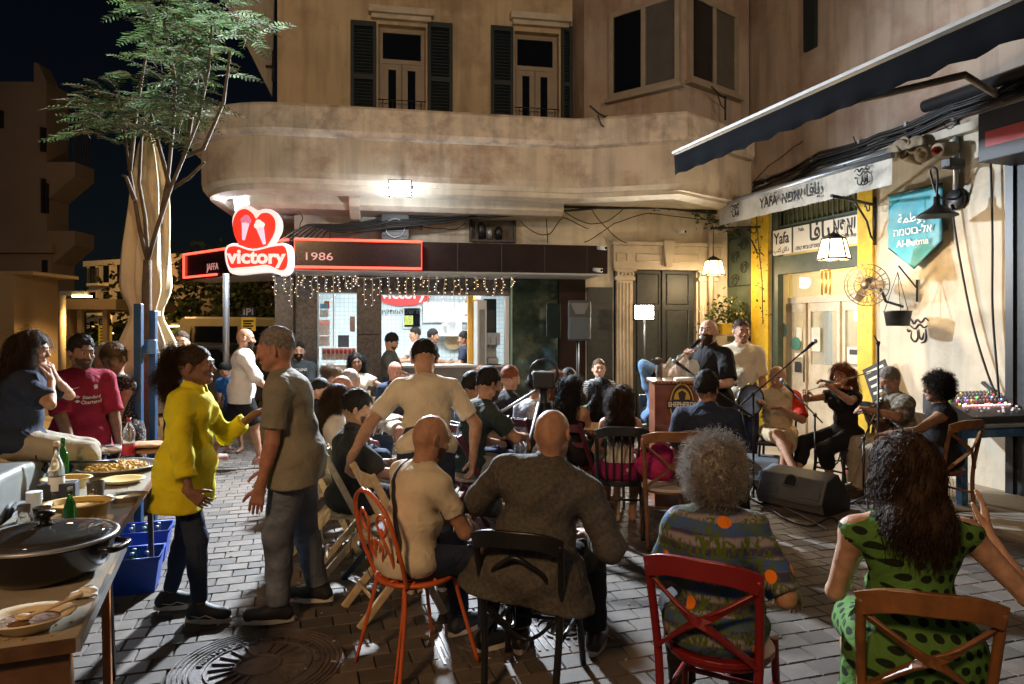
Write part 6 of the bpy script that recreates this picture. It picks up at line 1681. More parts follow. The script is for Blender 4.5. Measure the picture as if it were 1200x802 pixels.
# distant parked car
q = at(242,386,13.0); t = thing('parked_car','dark car parked beyond the yellow shirted woman','car',(q.x-.3,13.2,0),0)
m = MB(); m.prism([(-1.3,.3),(1.3,.3),(1.3,.8),(.9,.95),(.5,1.38),(-.7,1.4),(-1.1,.95),(-1.3,.85)],0,1.6); m.build('body',M('car_dark',(.06,.06,.065),rough=.3,coat=.5),t,bevel=.04)
m = MB(); m.prism([(-.95,.93),(.75,.93),(.45,1.3),(-.65,1.3)],-.012,-.002); m.build('window',GLASSD,t)
for x in (-.8,.85):
 m = MB(); m.tube([(x,-.02,.31),(x,.2,.31)],.3,16); m.build('wheel',M_BLK,t)
m = MB(); m.box(-1.32,-1.29,.2,.5,.6,.72); m.build('headlight',PAPER,t)
# barrier posts near the far man
for px_,py_ in ((243,470),(252,500)):
 pass
# white triangular awning at the upper left of the building
t = thing('white_canopy','pale slanted canopy panel projecting from the upper floor above the tree','canopy',FA.o,FA.ang)
def LF(px,py,Z): q = at(px,py,Z)-FA.o; return (q.dot(FA.x),q.dot(FA.y),q.z)
m = MB(); P4 = [LF(318,112,10.4),LF(262,0,9.0),LF(262,-60,9.0),LF(322,-60,10.4)]
m.add(P4+[(x,y+.08,z) for x,y,z in P4],[(0,1,2,3),(7,6,5,4),(0,4,5,1),(1,5,6,2),(2,6,7,3),(3,7,4,0)]); m.build('panel',PLWHITE,t)
m = MB(); m.tube([LF(320,60,10.4),LF(320,95,10.4)],.02,6); m.tube([LF(312,78,10.2),LF(320,78,10.4)],.02,6); m.build('hinge_arm',BLACKM,t)
# ---- the feathery tree
tq = at(176,560,6.3); tq.z = 0
t = thing('feathery_tree','slender tree with feathery green fronds beside the folded umbrella','tree',tq)
TZ = 6.3
def TP(px,py,dz=0.): q = at(px,py,TZ+dz); return (q.x-tq.x,q.y-tq.y,q.z)
m = MB(); m.tube([(0,0,0),TP(174,480),TP(172,400),TP(172,340),TP(173,305)],[.055,.05,.045,.042,.036],10); m.build('trunk',BARK,t)
limbs = [([(173,305),(164,270),(158,235),(152,200),(145,150),(138,118)],.2),([(173,305),(184,268),(200,220),(217,180),(233,140),(245,80),(248,30)],-.3),([(173,305),(170,255),(163,215),(166,160),(170,120)],.4),([(187,262),(196,215),(203,150),(206,100)],.1),([(200,222),(222,208),(240,190)],-.2),([(158,235),(148,208),(143,205)],0.),([(217,180),(226,130),(232,90)],.3),([(152,200),(160,130),(172,60)],.2),([(217,183),(238,175),(262,120),(270,60)],-.5),([(206,100),(196,50),(190,10)],.0),([(200,222),(186,170),(176,130)],.2)]
for pts,dz in limbs:
 n_ = len(pts); m = MB(); m.tube([TP(x,y,dz*i/n_) for i,(x,y) in enumerate(pts)],[.022*(1-.7*i/n_) for i in range(n_)],7); m.build('limb',BARK,t)
rk = random.Random(77); mC = MB()
def frond(p,d,L):
 n_ = 13; q = V(p); d = V(d).normalized(); pts = []
 for i in range(n_):
  pts.append((q.copy(),d.copy())); q = q+d*(L/n_); d = (d+V((0,0,-.055))).normalized()
 mC.cur = 2; mC.tube([tuple(a) for a,b in pts],.003,3,cap=False)
 for i,(q,d) in enumerate(pts[1:]):
  sd = d.cross(V((0,0,1))).normalized(); up_ = sd.cross(d); s = L*.20*math.sin(PI*(i+1.2)/(n_+.8))*rk.uniform(.85,1.1)
  for sgn in (-1,1):
   dd = (sd*sgn+d*.45+up_*rk.uniform(-.25,.1)).normalized()
   mC.cur = rk.choice((0,0,1)); w2 = d*s*.14
   # pinna edged with leaflet teeth
   tip = q+dd*s
   mC.add([q-w2*.4,q+dd*s*.35-w2,q+dd*s*.7-w2*.8,tip,q+dd*s*.7+w2*.8,q+dd*s*.35+w2,q+w2*.4],[(0,1,5,6),(1,2,4,5),(2,3,4)])
cl = [(112,128,22,16),(140,118,26,16),(165,132,24,14),(140,146,22,12),(180,148,18,14),(120,152,16,10),(188,30,26,20),(215,15,28,16),(240,42,26,18),(210,62,26,18),(185,78,22,14),(232,88,22,16),(205,108,16,10),(212,132,14,8),(175,5,20,12),(262,20,22,16),(290,30,14,10),(195,128,16,8)]
for cx_,cy_,rx_,ry_ in cl:
 for k in range(int(9+rx_*.5)):
  px_ = rk.gauss(cx_,rx_*.55); py_ = rk.gauss(cy_,ry_*.55); p = TP(px_,py_,rk.gauss(0,.35))
  a_ = rk.uniform(0,2*PI); frond(p,(math.cos(a_),math.sin(a_)*.8,rk.uniform(-.05,.45)),rk.uniform(.30,.52))
mC.build('crown',[M('leaf_frond',(.045,.10,.022),rough=.5,var=.4,scale=4),M('leaf_frond_light',(.085,.165,.035),rough=.5,var=.3,scale=5),BARK],t)
# ---- folded patio umbrella + blue steel posts
CANV = M('umbrella_canvas',(.60,.47,.30),rough=.9,var=.08,scale=6,bump=.15,bscale=200)
uq = at(173,386,6.75); t = thing('folded_umbrella','tall closed beige patio umbrella tied with cord beside the blue posts','umbrella',(uq.x,uq.y,0))
prof = [(158,.03),(175,.07),(220,.12),(290,.15),(340,.16),(362,.105),(372,.10),(400,.17),(440,.20),(482,.22)]
def usurf(n=72):
 m = MB(); vs = []; rows = []
 NR = 40
 for i in range(NR+1):
  y_ = 158+(482-158)*i/NR
  for (a,ra),(b,rb_) in zip(prof,prof[1:]):
   if a <= y_ <= b: r__ = ra+(rb_-ra)*(y_-a)/(b-a); break
  z = zAt(y_,6.75)
  for k in range(n):
   a_ = 2*PI*k/n; f_ = 1+.20*math.sin(8*a_+.8*math.sin(i*.15))+.08*math.sin(17*a_+i*.12)
   r__ *= 1.0
   vs.append((1.22*r__*f_*math.cos(a_)+.02*math.sin(i*.2),1.22*r__*f_*math.sin(a_),z))
 fs = [(i*n+k,i*n+(k+1)%n,(i+1)*n+(k+1)%n,(i+1)*n+k) for i in range(NR) for k in range(n)]
 m.add(vs,fs,True); return m
usurf().build('canopy_cloth',CANV,t)
m = MB(); m.tube([(0,0,0),(0,0,zAt(156,6.75))],.03,8); m.build('pole',STEELG,t)
m = MB()
for k in range(3): z = zAt(366+k*2,6.75); m.tube([(.115*math.cos(j*PI/8),.115*math.sin(j*PI/8),z+.01*math.sin(j)) for j in range(16)],.008,5,closed=True)
for k,dx in enumerate((.06,.14)): m.tube([(.05,-.115,zAt(367,6.75)),(.09+dx*.4,-.16,zAt(390,6.75)),(.10+dx,-.22,zAt(425,6.75))],.006,5)
m.build('tie_cord',PAPER,t)
BLUEP = M('blue_steel',(.014,.06,.15),rough=.45,var=.15,bump=.1,dark=(.06,.06,.07),dscale=4,damt=.4)
for k,(px_,Z_,y0_,lab) in enumerate(((162.5,5.6,356,'blue steel post left of the tree trunk'),(180,5.75,364,'blue steel post right of the tree trunk'))):
 q = at(px_,y0_,Z_); t = thing('blue_post',lab,'post',(q.x,q.y,0)); wd = .030 if k == 0 else .024
 m = MB(); m.box(-wd,wd,-.025,.025,0,q.z); m.build('upright',BLUEP,t,bevel=.006)
 m = MB(); m.box(-.12,.12,-.12,.12,0,.02); m.build('base_plate',BLUEP,t)
 if k == 1:
  z = zAt(405,Z_); m = MB(); m.box(-.12,.05,-.07,-.027,z-.07,z+.05); m.build('clamp_box',M('blue_box_light',(.12,.25,.5),rough=.4),t,bevel=.01)
# ---- unseen street lamp assumed behind camera for warm light on backs and upper floor
t = thing('street_lamp','unseen tall sodium street lamp assumed behind the camera as source of warm light','street lamp',(-3.6,-3.2,0))
m = MB(); m.tube([(0,0,0),(0,0,5.2)],.07,10); m.build('pole',bpy.data.materials['lamp_pole_paint'],t)
m = MB(); m.bar((0,0,5.2),(.9,.3,5.25),.08); m.build('lamp_arm',STEELG,t)
m = MB(); m.box(.7,1.1,.15,.45,5.12,5.2); m.build('lamp_lens',LAMPY,t)
glow('unseen_warm_lamp','SPOT',(-2.7,-2.9,5.0),560,(1,.58,.27),size=.45,target=(.6,6,1.6),spot=140,blend=.5)
for x_,y_,lab in ((4.6,-5.5,'unseen pole lamp added behind the right kerb to brighten the upper facade'),):  # pole lamp added out of view, aimed to brighten the upper facade
 t = thing('street_lamp',lab,'street lamp',(x_,y_,0))
 m = MB(); m.tube([(0,0,0),(0,0,6.2)],.07,10); m.build('pole',bpy.data.materials['lamp_pole_paint'],t)
 m = MB(); m.bar((0,0,6.2),(-.9,.3,6.25),.08); m.build('lamp_arm',STEELG,t)
 m = MB(); m.box(-1.1,-.7,.15,.45,6.12,6.2); m.build('lamp_lens',LAMPY,t)
 glow('unseen_warm_lamp','SPOT',(x_-.9,y_+.3,6.0),900,(1,.78,.55),size=.16,target=(-.6,10,6.0),spot=58,blend=.7)
# ================================================================= furniture
def bent(pts,n=5):
 P = [V(p) for p in pts]; out = []
 for i in range(len(P)-1):
  a = P[max(i-1,0)]; b = P[i]; c = P[i+1]; d = P[min(i+2,len(P)-1)]
  for k in range(n):
   u_ = k/n; out.append(.5*((2*b)+(c-a)*u_+(2*a-5*b+4*c-d)*u_*u_+(3*b-a-3*c+d)*u_**3))
 out.append(P[-1]); return out
def ribbon(m,pts,w_,th,up):
 """a bent flat strip"""
 P = bent(pts,4); up = V(up); vs = []
 for i,p in enumerate(P):
  d = (P[min(i+1,len(P)-1)]-P[max(i-1,0)]).normalized(); u_ = (up-d*up.dot(d)).normalized(); s_ = d.cross(u_)
  for a,b in ((-1,-1),(1,-1),(1,1),(-1,1)): vs.append(p+u_*(a*w_/2)+s_*(b*th/2))
 n = len(P); fs = [(3,2,1,0),tuple(4*(n-1)+k for k in range(4))]
 for i in range(n-1):
  for k in range(4): fs.append((4*i+k,4*i+(k+1)%4,4*i+4+(k+1)%4,4*i+4+k))
 m.add(vs,fs); return m
def chair(kind,mat,label,loc,yaw,group=None,cushion=None,h=.86,name=None,seatm=None):
 t = thing(name or {'cross': 'cross_back_chair','fold': 'folding_chair','bent': 'bentwood_chair','slat': 'slat_back_chair','scroll': 'scroll_back_chair','stool': 'stool','bar': 'bar_stool'}[kind],label,'chair' if kind not in ('stool','bar') else 'stool',loc,R(yaw),group)
 B_ = lambda m,nm='leg',mt=None,bv=.004: m.build(nm,mt or mat,t,bevel=bv)
 if kind in ('cross','slat','bent'):
  w_ = .20; r_ = .016
  for s in (-1,1):
   m = MB(); m.tube(bent([(s*.165,-.23,0),(s*.175,-.19,.25),(s*.185,-.185,.45),(s*.195,-.22,.45+(h-.45)*.56),(s*.20,-.26,h)]),.017,8); m.build('rear_leg',mat,t)
   m = MB(); m.tube(bent([(s*.20,.22,0),(s*.185,.185,.25),(s*.18,.17,.44)]),.016,8); m.build('front_leg',mat,t)
  m = MB(); m.slab([(.21*math.cos(a)*(1 if True else 0)*(1.02 if abs(math.cos(a)) < .7 else 1),.20*math.sin(a)) for a in [k*PI/12 for k in range(24)]],.435,.458); B_(m,'seat',seatm)
  m = MB(); m.tube([(.185*math.cos(k*PI/10),.175*math.sin(k*PI/10),.425) for k in range(20)],.013,6,closed=True); m.build('seat_rim',mat,t)
  m = MB(); m.tube([(-.185,.19,.22),(.185,.19,.22)],.011,6); m.tube([(-.17,-.2,.2),(.17,-.2,.2)],.011,6) if False else None; m.build('stretcher',mat,t)
  for s in (-1,1): m = MB(); m.tube([(s*.18,.19,.26),(s*.172,-.2,.26)],.011,6); m.build('stretcher',mat,t)
  m = MB(); ribbon(m,[(-.205,-.258,h-.02),(-.12,-.30,h+.012),(0,-.315,h+.018),(.12,-.30,h+.012),(.205,-.258,h-.02)],.075,.022,(0,.0,1)); B_(m,'top_rail')
  if kind == 'cross':
   for s in (-1,1): m = MB(); ribbon(m,[(s*.185,-.25,h-.06),(s*.04,-.295+.005*s,h*.5+.25),(-s*.05,-.275+.005*s,.60),(-s*.182,-.195,.475)],.034,.014,(0,.35,1) if False else (s*1,0,1)); B_(m,'cross_slat')
  elif kind == 'slat':
   for k in range(5): x =-.13+.065*k; m = MB(); m.tube(bent([(x*.9,-.19,.46),(x,-.235,.66),(x*1.02,-.29+abs(x)*.15,h-.03)]),.009,6); m.build('back_slat',mat,t)
  else:
   m = MB(); m.tube(bent([(-.12,-.19,.46),(-.125,-.23,.2+h*.5),(-.06,-.275,h-.10),(0,-.285,h-.07),(.06,-.275,h-.10),(.125,-.23,.2+h*.5),(.12,-.19,.46)]),.012,8); m.build('inner_hoop',mat,t)
   for s in (-1,1): m = MB(); m.tube(bent([(s*.17,.17,.40),(s*.10,.0,.24),(s*.17,-.17,.40)]),.010,6); m.build('brace',mat,t)
   m = MB(); m.tube(bent([(-.165,-.2,.38),(0,-.12,.24),(.165,-.2,.38)]),.010,6); m.build('brace',mat,t)
 elif kind == 'fold':
  for s in (-1,1):
   m = MB(); m.bar((s*.20,.24,0),(s*.20,-.20,h),.042,.026,up=(1,0,0)); B_(m,'long_leg')
   m = MB(); m.bar((s*.172,-.26,0),(s*.172,.14,.45),.042,.026,up=(1,0,0)); B_(m,'short_leg')
  for k in range(6): y =-.14+k*.062; m = MB(); m.box(-.155 if k < 9 else 0,.155,y-.024,y+.024,.445,.460); B_(m,'seat_slat')
  for s in (-1,1): m = MB(); m.box(s*.145-.012,s*.145+.012,-.17,.2,.42,.444); B_(m,'seat_rail')
  for z,hh in ((h-.045,.07),(h-.20,.045)):
   y = .24-.44*(z/h); m = MB(); ribbon(m,[(-.185,y,z),(0,y-.03,z),(.185,y,z)],hh,.014,(0,0,1)); B_(m,'back_slat')
  m = MB(); m.tube([(-.2,.19,.10),(.2,.19,.10)],.010,6); m.tube([(-.2,.19,.10),(.2,.19,.10)],.010,6) if False else None; m.build('stretcher',mat,t)
  m = MB(); m.tube([(-.172,-.19,.16),(.172,-.19,.16)],.010,6); m.build('stretcher',mat,t)
  if cushion:
   m = MB(); m.cbox((0,.0,.49),(.34,.34,.055),bev=.02); o = m.build('cushion',cushion,t)
   md = o.modifiers.new('round','SUBSURF'); md.levels = md.render_levels = 2
   for s in (-1,1): m = MB(); m.tube(bent([(s*.16,-.16,.49),(s*.19,-.19,.46),(s*.17,-.22,.36),(s*.2,-.2,.28)]),.004,5); m.build('cushion_tie',cushion,t)
 elif kind == 'scroll':
  m = MB(); m.lathe([(0,.455),(.17,.455),(.195,.462),(.205,.450),(.195,.440),(0,.440)],n=32); o = m.build('seat_rim',mat,t)
  for s in (-1,1):
   m = MB(); m.tube(bent([(s*.21,-.22,0),(s*.16,-.16,.3),(s*.13,-.14,.45)]),.010,8); m.tube(bent([(s*.19,-.235,0),(s*.145,-.165,.3),(s*.12,-.14,.45)]),.007,6); m.build('rear_leg',mat,t)
   m = MB(); m.tube(bent([(s*.21,.24,0),(s*.16,.17,.3),(s*.13,.14,.45)]),.010,8); m.build('front_leg',mat,t)
  m = MB(); m.tube(bent([(-.15,-.14,.44),(-.185,-.20,.62),(-.15,-.255,.82),(-.05,-.28,.90),(0,-.283,.905),(.05,-.28,.90),(.15,-.255,.82),(.185,-.20,.62),(.15,-.14,.44)]),.011,8); m.build('back_hoop',mat,t)
  for s in (-1,1):
   m = MB(); m.tube(bent([(s*.07,-.14,.44),(s*.10,-.20,.60),(s*.04,-.24,.74),(s*.09,-.25,.80),(s*.12,-.235,.74),(s*.08,-.225,.69),(s*.06,-.23,.73)]),.007,6); m.build('scroll',mat,t)
   m = MB(); m.tube(bent([(0,-.15,.45),(s*.03,-.20,.56),(s*.055,-.215,.62),(s*.02,-.225,.66),(0,-.22,.61)]),.007,6); m.build('scroll',mat,t)
  m = MB()
  for k in range(10):
   a = k*PI/5; m.tube([(.19*math.cos(a),.19*math.sin(a),.461),(.10*math.cos(a+.25),.10*math.sin(a+.25),.463),(.03*math.cos(a),.03*math.sin(a),.463)],.007,5)
  m.build('pierced_seat',mat,t)
 elif kind in ('stool','bar'):
  hs = .44 if kind == 'stool' else .74
  m = MB(); m.slab([(-.19,-.18),(.19,-.18),(.19,.18),(-.19,.18)],hs,hs+.03); B_(m,'seat')
  for a in (-1,1):
   for b in (-1,1): m = MB(); m.bar((a*.18,b*.17,0),(a*.16,b*.15,hs),.025); B_(m,'leg')
  m = MB(); m.box(-.17,.17,-.012,.012,.16,.18); B_(m,'stretcher')
  if kind == 'stool':
   for s in (-1,1): m = MB(); m.bar((s*.16,-.17,hs),(s*.17,-.22,.84),.022); B_(m,'back_post')
   m = MB(); m.box(-.17,.17,-.23,-.21,.72,.84); B_(m,'back_panel')
 return t
C_RED = M('chair_red_paint',(.20,.012,.014),rough=.38,var=.15,bump=.08,dark=(.10,.03,.03),dscale=12,damt=.3)
C_BRN = M('chair_brown_wood',(.20,.085,.03),rough=.36,var=.3,scale=18,bump=.08)
C_BRD = M('chair_dark_brown',(.11,.06,.035),rough=.4,var=.3,scale=18,bump=.08)
C_BLK = M('chair_black_wood',(.012,.012,.013),rough=.35,var=.2,bump=.05)
C_ORG = M('chair_orange_metal',(.60,.12,.03),rough=.42,var=.12,bump=.08,dark=(.25,.05,.02),dscale=14,damt=.4)
C_PAL = M('chair_pale_wood',(.62,.49,.30),rough=.5,var=.2,scale=22,bump=.08)
C_MAR = M('chair_maroon_paint',(.10,.018,.03),rough=.4,var=.15)
C_NAVY = M('chair_navy_paint',(.02,.035,.06),rough=.4,var=.15)
CUSH = M('cushion_cream',(.5,.42,.30),rough=.9,bump=.3,bscale=80)
CUSHD = M('cushion_print',(.12,.11,.11),rough=.9,var=.8,scale=22,bump=.3,bscale=80)
CUSHW = M('cushion_white',(.6,.58,.53),rough=.9,bump=.3)
# ================================================================= clothes
def c(r,g,b): return (r,g,b)
YEL = fab('blouse_yellow',c(.72,.62,.02),var=.06); DJ = fab('jeans_dark',c(.028,.040,.075),bump=.25,bscale=400); LJ = fab('jeans_washed',c(.15,.18,.23),var=.35,scale=7,bump=.25,bscale=400,dark=(.05,.06,.08),dscale=4,damt=.5)
GTEE = fab('tee_grey_olive',c(.23,.215,.165)); CTEE = fab('tee_cream',c(.62,.55,.42)); CPOLO = fab('shirt_cream',c(.64,.56,.42)); BLKF = fab('fabric_black',c(.014,.014,.016)); NAVYF = fab('shirt_navy',c(.022,.030,.055)); GRYS = fab('shirt_grey_weave',c(.085,.078,.068),var=.3,scale=60)
DGRN = fab('tee_dark_green',c(.030,.042,.038)); WHT = fab('shirt_white',c(.62,.58,.54)); DGRY = fab('shirt_charcoal',c(.04,.038,.038)); BEIGE = fab('trousers_beige',c(.36,.31,.24)); MAR = fab('football_shirt_maroon',c(.24,.012,.035),var=.15,scale=12); PINK = fab('shirt_pink_red',c(.45,.05,.09)); LBLU = fab('shirt_light_blue',c(.14,.25,.42)); BLUES = fab('shirt_blue_check',c(.03,.14,.42),var=.5,scale=50)
OLIV = fab('shirt_olive_grey',c(.07,.075,.065)); KHAK = fab('shorts_khaki',c(.42,.33,.20)); TANK = fab('top_white',c(.62,.56,.46)); GRN = fab('dress_green',c(.07,.16,.08)); MAG = fab('skirt_magenta',c(.28,.02,.10)); PKSH = M('shoe_pink',(.5,.25,.22),rough=.6)
SHOE = M('shoe_dark',(.018,.02,.026),rough=.6,bump=.15); SHOEL = M('shoe_leather',(.03,.022,.018),rough=.35,bump=.1); LACE = M('lace_white',(.6,.58,.55),rough=.8); SAND_ = M('sandal_leather',(.05,.035,.025),rough=.6)
FLOR = fab('dress_floral',c(.05,.045,.05),var=0); STRP = fab('top_striped',c(.4,.38,.36),var=0)
def pattern(m,build):
 b,s_ = base_socket(m); n = m.node_tree; tc = n.nodes.new('ShaderNodeTexCoord'); out = build(n,tc.outputs['Object'],s_); n.links.new(out,b.inputs['Base Color'])
def mixn(n,fac,a,b):
 mx = n.nodes.new('ShaderNodeMix'); mx.data_type = 'RGBA'
 for i,v in ((0,fac),(6,a),(7,b)):
  if isinstance(v,(tuple,list)): mx.inputs[i].default_value = tuple(v)+(1,)
  else: n.links.new(v,mx.inputs[i])
 return mx.outputs[2]
def ramp01(n,v,a,b):
 mr = n.nodes.new('ShaderNodeMapRange'); n.links.new(v,mr.inputs[0]); mr.inputs[1].default_value = a; mr.inputs[2].default_value = b; return mr.outputs[0]
def dots(n,co,s_):
 # staggered dark dots on green
 sp = n.nodes.new('ShaderNodeMapping'); sp.inputs['Rotation'].default_value = (0,0,0); n.links.new(co,sp.inputs[0])
 sx = n.nodes.new('ShaderNodeSeparateXYZ'); n.links.new(sp.outputs[0],sx.inputs[0])
 def mth(op,a,b=None):
  q = n.nodes.new('ShaderNodeMath'); q.operation = op
  for i,v in enumerate((a,b)):
   if v is None: continue
   if isinstance(v,(int,float)): q.inputs[i].default_value = v
   else: n.links.new(v,q.inputs[i])
  return q.outputs[0]
 u_ = mth('ADD',sx.outputs[0],mth('MULTIPLY',sx.outputs[1],.8)); v_ = sx.outputs[2]
 S_ = .056
 gv = mth('DIVIDE',v_,S_*.82); row = mth('FLOOR',gv); sh_ = mth('MULTIPLY',mth('MODULO',row,2.0),.5)
 gu = mth('ADD',mth('DIVIDE',u_,S_),sh_)
 fu = mth('SUBTRACT',mth('FRACT',mth('ADD',gu,100.)),.5); fv = mth('SUBTRACT',mth('FRACT',mth('ADD',gv,100.)),.5)
 rr_ = mth('SQRT',mth('ADD',mth('MULTIPLY',fu,fu),mth('MULTIPLY',fv,fv)))
 return mixn(n,ramp01(n,rr_,.29,.33),(.010,.018,.010),(.085,.20,.045))
DOT = fab('dress_green_dotted',c(.1,.3,.05),var=0); pattern(DOT,dots)
def hawaii(n,co,s_):
 mp = n.nodes.new('ShaderNodeMapping'); mp.inputs['Scale'].default_value = (1,1,1); n.links.new(co,mp.inputs[0])
 wv = n.nodes.new('ShaderNodeTexWave'); wv.bands_direction = 'Z'; wv.inputs['Scale'].default_value = 4.2; wv.inputs['Distortion'].default_value = 3.5; wv.inputs['Detail'].default_value = 3; n.links.new(co,wv.inputs['Vector'])
 base = mixn(n,ramp01(n,wv.outputs['Fac'],.25,.75),(.05,.045,.10),(.24,.22,.27))
 wv2 = n.nodes.new('ShaderNodeTexWave'); wv2.bands_direction = 'Z'; wv2.inputs['Scale'].default_value = 2.6; wv2.inputs['Phase Offset'].default_value = 2.1; wv2.inputs['Distortion'].default_value = 2; n.links.new(co,wv2.inputs['Vector'])
 base = mixn(n,ramp01(n,wv2.outputs['Fac'],.72,.8),base,(.05,.10,.28))
 # palm-like green fronds
 nz = n.nodes.new('ShaderNodeTexNoise'); nz.inputs['Scale'].default_value = 11; nz.inputs['Detail'].default_value = 2; n.links.new(co,nz.inputs['Vector'])
 st = n.nodes.new('ShaderNodeMapping'); st.inputs['Scale'].default_value = (60,60,16); st.inputs['Rotation'].default_value = (0,.5,0); n.links.new(co,st.inputs[0])
 n2 = n.nodes.new('ShaderNodeTexNoise'); n2.inputs['Scale'].default_value = 1.6; n2.inputs['Detail'].default_value = 3; n.links.new(st.outputs[0],n2.inputs['Vector'])
 mm = n.nodes.new('ShaderNodeMath'); mm.operation = 'MULTIPLY'; n.links.new(ramp01(n,nz.outputs[0],.42,.47),mm.inputs[0]); n.links.new(ramp01(n,n2.outputs[0],.48,.53),mm.inputs[1])
 base = mixn(n,mm.outputs[0],base,(.075,.12,.02))
 # orange suns
 vo = n.nodes.new('ShaderNodeTexVoronoi'); vo.inputs['Scale'].default_value = 7.5; vo.inputs['Randomness'].default_value = .6; n.links.new(co,vo.inputs['Vector'])
 f1_ = ramp01(n,vo.outputs['Distance'],.22,.20)
 return mixn(n,f1_,base,(.75,.20,.015))
HAW = fab('shirt_tropical',c(.2,.2,.3),var=0); pattern(HAW,hawaii)
def flor(n,co,s_):
 vo = n.nodes.new('ShaderNodeTexVoronoi'); vo.inputs['Scale'].default_value = 48; n.links.new(co,vo.inputs['Vector'])
 return mixn(n,ramp01(n,vo.outputs['Distance'],.42,.34),(.03,.028,.032),(.22,.17,.15))
pattern(FLOR,flor)
def strp(n,co,s_):
 wv = n.nodes.new('ShaderNodeTexWave'); wv.bands_direction = 'Z'; wv.inputs['Scale'].default_value = 14; n.links.new(co,wv.inputs['Vector'])
 return mixn(n,ramp01(n,wv.outputs['Fac'],.45,.55),(.08,.08,.08),(.45,.43,.40))
pattern(STRP,strp)
def vest(n,co,s_):
 sx = n.nodes.new('ShaderNodeSeparateXYZ'); n.links.new(co,sx.inputs[0]); return mixn(n,ramp01(n,sx.outputs[0],-.155,-.165),(.50,.41,.27),(.50,.035,.02))
VEST = fab('vest_cream_red',c(.5,.4,.3),var=0); pattern(VEST,vest)
PATS = fab('shirt_patterned',c(.2,.17,.13),var=.75,scale=28)
# ================================================================= people
W_ =-90
def sit(i,kind,mat,label,dyaw=0,**k):
 yy = math.degrees(i['yaw'])+dyaw; p = V(i['root'].location); d = V((-math.sin(R(yy)),math.cos(R(yy)),0)); p = p+d*.05; p.z = 0
 return chair(kind,mat,label,p,yy,**k)
p1 = person('woman in a bright yellow oversized blouse gesturing at the man in the grey tee',(230,404),-84,'stand',Z=4.05,sex='f',skin='dark',hgt=1.58,bend=(0,.04),look=(-4,2,0),hair=dict(s='pony',c='brown',v=.74,line=.070,top=.012),res=1,fat=.02,pelvis=(0,.05,.94),
   top=dict(m=YEL,sleeve=1.62,hem=-.235,loose=.028,flare=.012,collar=1,wr=.014,wf=1.1,sl=.024),bot=dict(m=DJ,loose=.004,len=1.93,wr=.003),shoes=dict(m=SHOE,laces=LACE),hR=(.25,.16,.72),hL=(-.14,.40,1.14),eR=(.5,-1,-.2),eL=(-.3,-.3,-1),dR=(-.05,.75,-.6),pR=(-1,0,-.2),dL=(.02,.85,.40),pL=(0,-.3,1),curlR=.45,curlL=.22,sprL=.5,fR=(.10,.16,.09),fL=(-.10,-.08,.09))
p2 = person('grey haired man in an olive grey tee holding a phone, facing the woman in yellow',(322,383),93,'stand',Z=4.0,skin='red',hgt=1.76,lean=(0,.05),bend=(0,.12),shw=1.1,look=(2,-10,0),hair=dict(s='thin',c='grey',line=.085),res=1,
   top=dict(m=GTEE,sleeve=.75,hem=-.14,loose=.022,flare=.008,wr=.010,wf=.8,sl=.022),bot=dict(m=LJ,loose=.022,len=1.96,wr=.008,wf=1.0),shoes=dict(m=SHOE,high=1),hL=(-.25,.15,.74),eL=(-.5,-1,0),hR=(.22,.26,.74),dL=(0,.25,-1),curlL=.22,curlR=.55,fL=(-.06,.09,.09),fR=(.22,-.08,.09),beard=None)
p3 = person('bald bearded man in a cream tee with a black shoulder strap on the orange chair',(507,486),-50,Z=3.55,skin='tan',hgt=1.74,lean=(0,.10),bend=(.02,.12),look=(-8,-22,0),beard=dict(c='stub',l=1.0),res=1,fat=.05,shw=1.12,
   top=dict(m=CTEE,sleeve=.62,hem=-.07,loose=.012,wr=.011,wf=1.0,sl=.014),bot=dict(m=DJ,loose=.012),shoes=dict(m=SHOE),hR=(.02,.36,.70),hL=(-.08,.36,.68),eR=(1,-.3,-.6),strap=1)
sit(p3,'scroll',C_ORG,'orange metal chair with pierced seat and scroll back',h=.9)
p4 = person('bald man in a loose grey woven shirt on the black bentwood chair',(649,479),-12,Z=3.32,skin='tan',hgt=1.80,lean=(.15,.02),bend=(.05,.06),look=(-16,-6,-3),res=1,fat=.08,shw=1.18,
   top=dict(m=GRYS,sleeve=1.5,hem=-.12,loose=.034,flare=.03,wr=.013,wf=.8,collar=1,sl=.03),bot=dict(m=BLKF,loose=.02),shoes=dict(m=SHOEL),hR=(.26,.30,.66),hL=(-.16,.36,.74),eR=(.6,-.2,-1),eL=(-.8,.3,-.6),fR=(.28,.42,.09),fL=(-.12,.36,.09))
sit(p4,'bent',C_BLK,'black bentwood chair under the man in the grey woven shirt',h=.74,dyaw=-6)
p5 = person('person with thick curly grey hair in a tropical palm tree shirt',(838,512),-14,Z=2.72,skin='tan',hgt=1.66,lean=(0,.03),look=(-10,2,0),hair=dict(s='curly',c='silver',v=1.15,top=.034),res=1,fat=.06,shw=.92,face=False,
   top=dict(m=HAW,sleeve=.95,hem=-.10,loose=.022,flare=.01,wr=.011,wf=.8,collar=1,sl=.026),bot=dict(m=BLKF,loose=.02),hR=(.30,.14,.70),hL=(-.16,.32,.66),eR=(.5,-.5,-1),eL=(-.5,-.5,-1),dR=(.3,.6,-.7))
sit(p5,'cross',C_RED,'red cross back chair under the person in the tropical shirt',dyaw=-16,h=.81)
